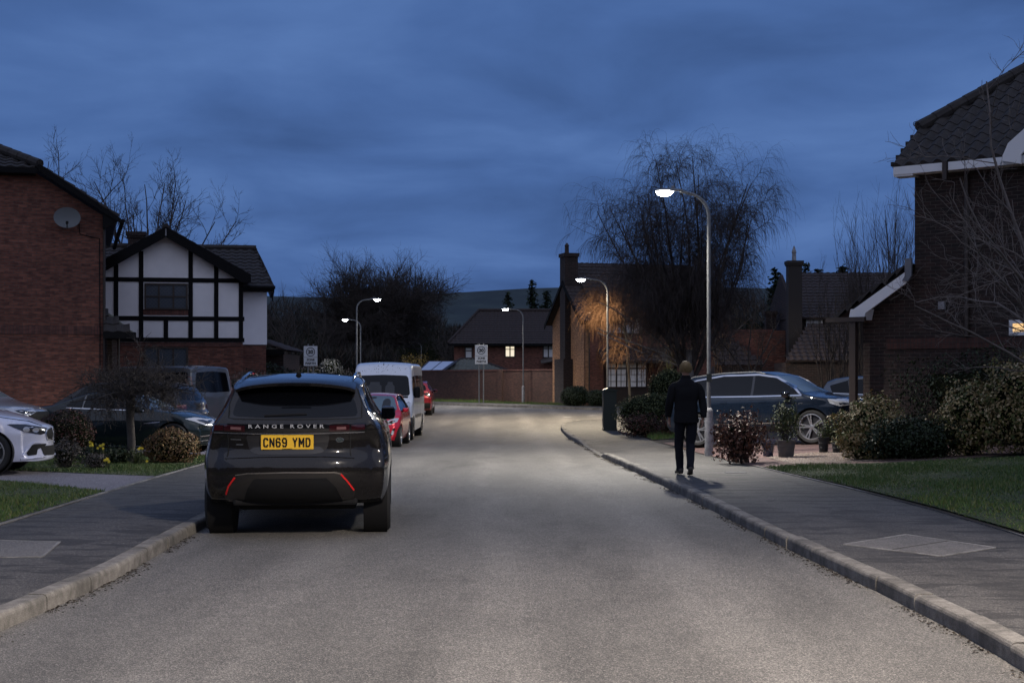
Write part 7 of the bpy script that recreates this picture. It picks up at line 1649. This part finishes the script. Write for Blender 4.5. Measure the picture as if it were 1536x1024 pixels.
# legs: left planted forward, right trailing with the heel lifting
LEG = {'l': [(-.09, .02, .88, .092), (-.085, .16, .50, .062), (-.06, .22, .10, .038)], 'r': [(.09, 0, .88, .092), (.075, .04, .50, .062), (.035, -.20, .15, .038)]}
for pre, L in LEG.items():
    for k, (x, y, z, r_) in zip(('hp', 'kn', 'an'), L): J[pre + k] = (x, y, z, r_, r_)
    E += [('pel', pre + 'hp'), (pre + 'hp', pre + 'kn'), (pre + 'kn', pre + 'an')]; continue
    a = L[2]; J[pre + 'he'] = (a[0], a[1] - .03, a[2] - .055, .034, .034); J[pre + 'to'] = (a[0] * 1.2, a[1] + (.16 if pre == 'l' else .12), .03 if pre == 'l' else .035, .032, .024)
    E += [('pel', pre + 'hp'), (pre + 'hp', pre + 'kn'), (pre + 'kn', pre + 'an'), (pre + 'an', pre + 'he'), (pre + 'he', pre + 'to')]
body = skin('body', J, E, M_skin, t)
# face: nose, eyes, mouth, ears (turned away from the viewpoint)
b = MB(); b.rbox((0, .128, 1.655), (.024, .03, .045), .009, 2); b.build('nose', M_skin, t, smooth=True)
for s in (-1, 1):
    MB().rbox((s * .030, .115, 1.685), (.026, .012, .011), .004, 2).build('eye', mat('eye_white', (.5, .5, .5), .3), t, smooth=True); MB().rbox((s * .080, .03, 1.665), (.016, .034, .058), .007, 2).build('ear', M_skin, t, smooth=True)
MB().rbox((0, .118, 1.612), (.046, .012, .014), .005, 2).build('mouth', mat('lips', (.25, .09, .08), .5), t, smooth=True)
V, F = blob(20, 28, (.088, .105, .095), 3, .05, 3); V = [(x, y + .018 - (.0), z + 1.690 - max(0, y) * .0) for x, y, z in V]
V = [(x, (y if y < .07 else .07 + (y - .07) * .3), (z if y < .06 else max(z, 1.715 + (y - .06) * .3))) for x, y, z in V]
me = bpy.data.meshes.new('hair'); me.from_pydata(V, [], F); hair = link('hair', me, M_hair, t, True)
u = rng.normal(0, 1, (1500, 3)); u /= np.linalg.norm(u, axis=1, keepdims=True); u = u[(u[:, 1] < .35) | (u[:, 2] > .35)]; p = u * np.array((.09, .107, .097)) + np.array((0, .018, 1.690)); p = p[p[:, 2] > 1.615]; u = u[:len(p)]
sg = [(Vector(q), Vector(q) + Vector(((q[0]) * .12, (q[1] - .02) * .12, -.022)) + rvec(.004), .0022, .0008) for q in p]; segs_mesh('hair_strands', sg, M_hair, hair, 3)
# jacket and trousers follow the body
def cloth(name, rings, m, n=30, fold=.007, fs_=9, seed=1):
    # rings: (centre x, y, z, rx, ry); superelliptic sections joined into one closed surface with soft folds
    vs = []; K = []
    for (p, q) in zip(rings, rings[1:]):
        for i in range(4): f = i / 4; K.append([p[j] + (q[j] - p[j]) * f for j in range(5)])
    K.append(list(rings[-1]))
    for (x, y, z, rx, ry) in K:
        for j in range(n):
            a = 2 * math.pi * j / n; c_, s_ = math.cos(a), math.sin(a); d = noise.noise((x * fs_ + c_ * .9 + seed, s_ * .9, z * fs_)) * fold + noise.noise((c_ * 2 + seed, s_ * 2, z * 26)) * fold * .5
            vs.append((x + (rx + d) * math.copysign(abs(c_) ** .9, c_), y + (ry + d) * math.copysign(abs(s_) ** .9, s_), z))
    k = len(K); fs = [(i * n + j, i * n + (j + 1) % n, (i + 1) * n + (j + 1) % n, (i + 1) * n + j) for i in range(k - 1) for j in range(n)] + [tuple(range(n)), tuple((k - 1) * n + j for j in range(n))]
    return MB().add(vs, fs).build(name, m, t, smooth=True, fix=True)
cloth('jacket', [(0, .005, .82, .192, .148), (0, .005, .835, .198, .152), (0, .005, .90, .190, .146), (0, .005, 1.0, .182, .138), (0, .01, 1.12, .182, .138), (0, .012, 1.25, .200, .148), (0, .012, 1.35, .205, .142), (0, .012, 1.42, .182, .122), (0, .014, 1.47, .125, .10), (0, .018, 1.51, .078, .078), (0, .02, 1.56, .070, .072), (0, .02, 1.562, .06, .06)], M_cloth, 36, .010)
for s, sw in ((-1, .10), (1, -.12)):
    cloth('sleeve', [(s * .135, .012, 1.462, .02, .02), (s * .155, .012, 1.445, .055, .055), (s * .185, .012, 1.39, .078, .080), (s * .225, sw * .1, 1.28, .070, .074), (s * .255, sw * .3, 1.13, .062, .066), (s * .262, .01 + sw * .7, 1.02, .056, .058), (s * .262, .02 + sw, .915, .047, .046), (s * .262, .02 + sw, .905, .040, .040)], M_cloth, 20, .010, seed=s * 5)
cloth('trousers', [(0, .0, .99, .15, .115), (0, 0, .93, .165, .128), (0, 0, .86, .165, .125), (0, 0, .82, .13, .10), (0, 0, .80, .05, .06)], M_jean, 28, .004)
for pre, L in LEG.items():
    (hx_, hy_, hz2, r0), (kx2, ky2, kz2, r1), (ax2, ay2, az2, r2) = L
    cloth('trouser_leg', [(hx_ * .9, hy_, .93, .06, .08), (hx_ * .9, hy_, .86, .088, .100), (hx_, hy_ + (ky2 - hy_) * .4, .70, .086, .092), (kx2, ky2, kz2, .070, .076), ((kx2 + ax2) / 2, (ky2 + ay2) / 2, (kz2 + az2) / 2, .064, .070), (ax2, ay2, az2 + .02, .056, .062), (ax2, ay2 + .005, az2 - .035, .060, .068), (ax2, ay2, az2 - .04, .05, .05)], M_jean, 20, .010, seed=3 if pre == 'l' else 8)
for pre, L in LEG.items():
    a = L[2]; tp = pre == 'l'
    b = MB(); sec = [(-.10, .024, .05, .075), (-.085, .036, .012, .10), (-.04, .040, .008, .105), (.02, .040, .008, .09), (.08, .046, .008, .068), (.13, .044, .008, .055), (.165, .030, .012, .042), (.178, .012, .02, .034)]; vs = []; n = 14
    lift = 0 if tp else .0; cx_, cy_ = a[0], a[1] + .015
    for (y, w_, z0, z1) in sec:
        for j in range(n):
            q = 2 * math.pi * j / n; sx_ = math.copysign(abs(math.cos(q)) ** .7, math.cos(q)); sz_ = math.copysign(abs(math.sin(q)) ** .7, math.sin(q)); zz = (z0 + z1) / 2 + (z1 - z0) / 2 * sz_ + (0 if tp else max(0, .07 - y) * .32)
            vs.append((cx_ + w_ * sx_ + y * (.12 if cx_ > 0 else -.12), cy_ + y, zz))
    fs = [(i * n + j, i * n + (j + 1) % n, (i + 1) * n + (j + 1) % n, (i + 1) * n + j) for i in range(len(sec) - 1) for j in range(n)] + [tuple(range(n)), tuple((len(sec) - 1) * n + j for j in range(n))]
    b.add(vs, fs); b.build('shoe', M_shoe, t, smooth=True, fix=True)
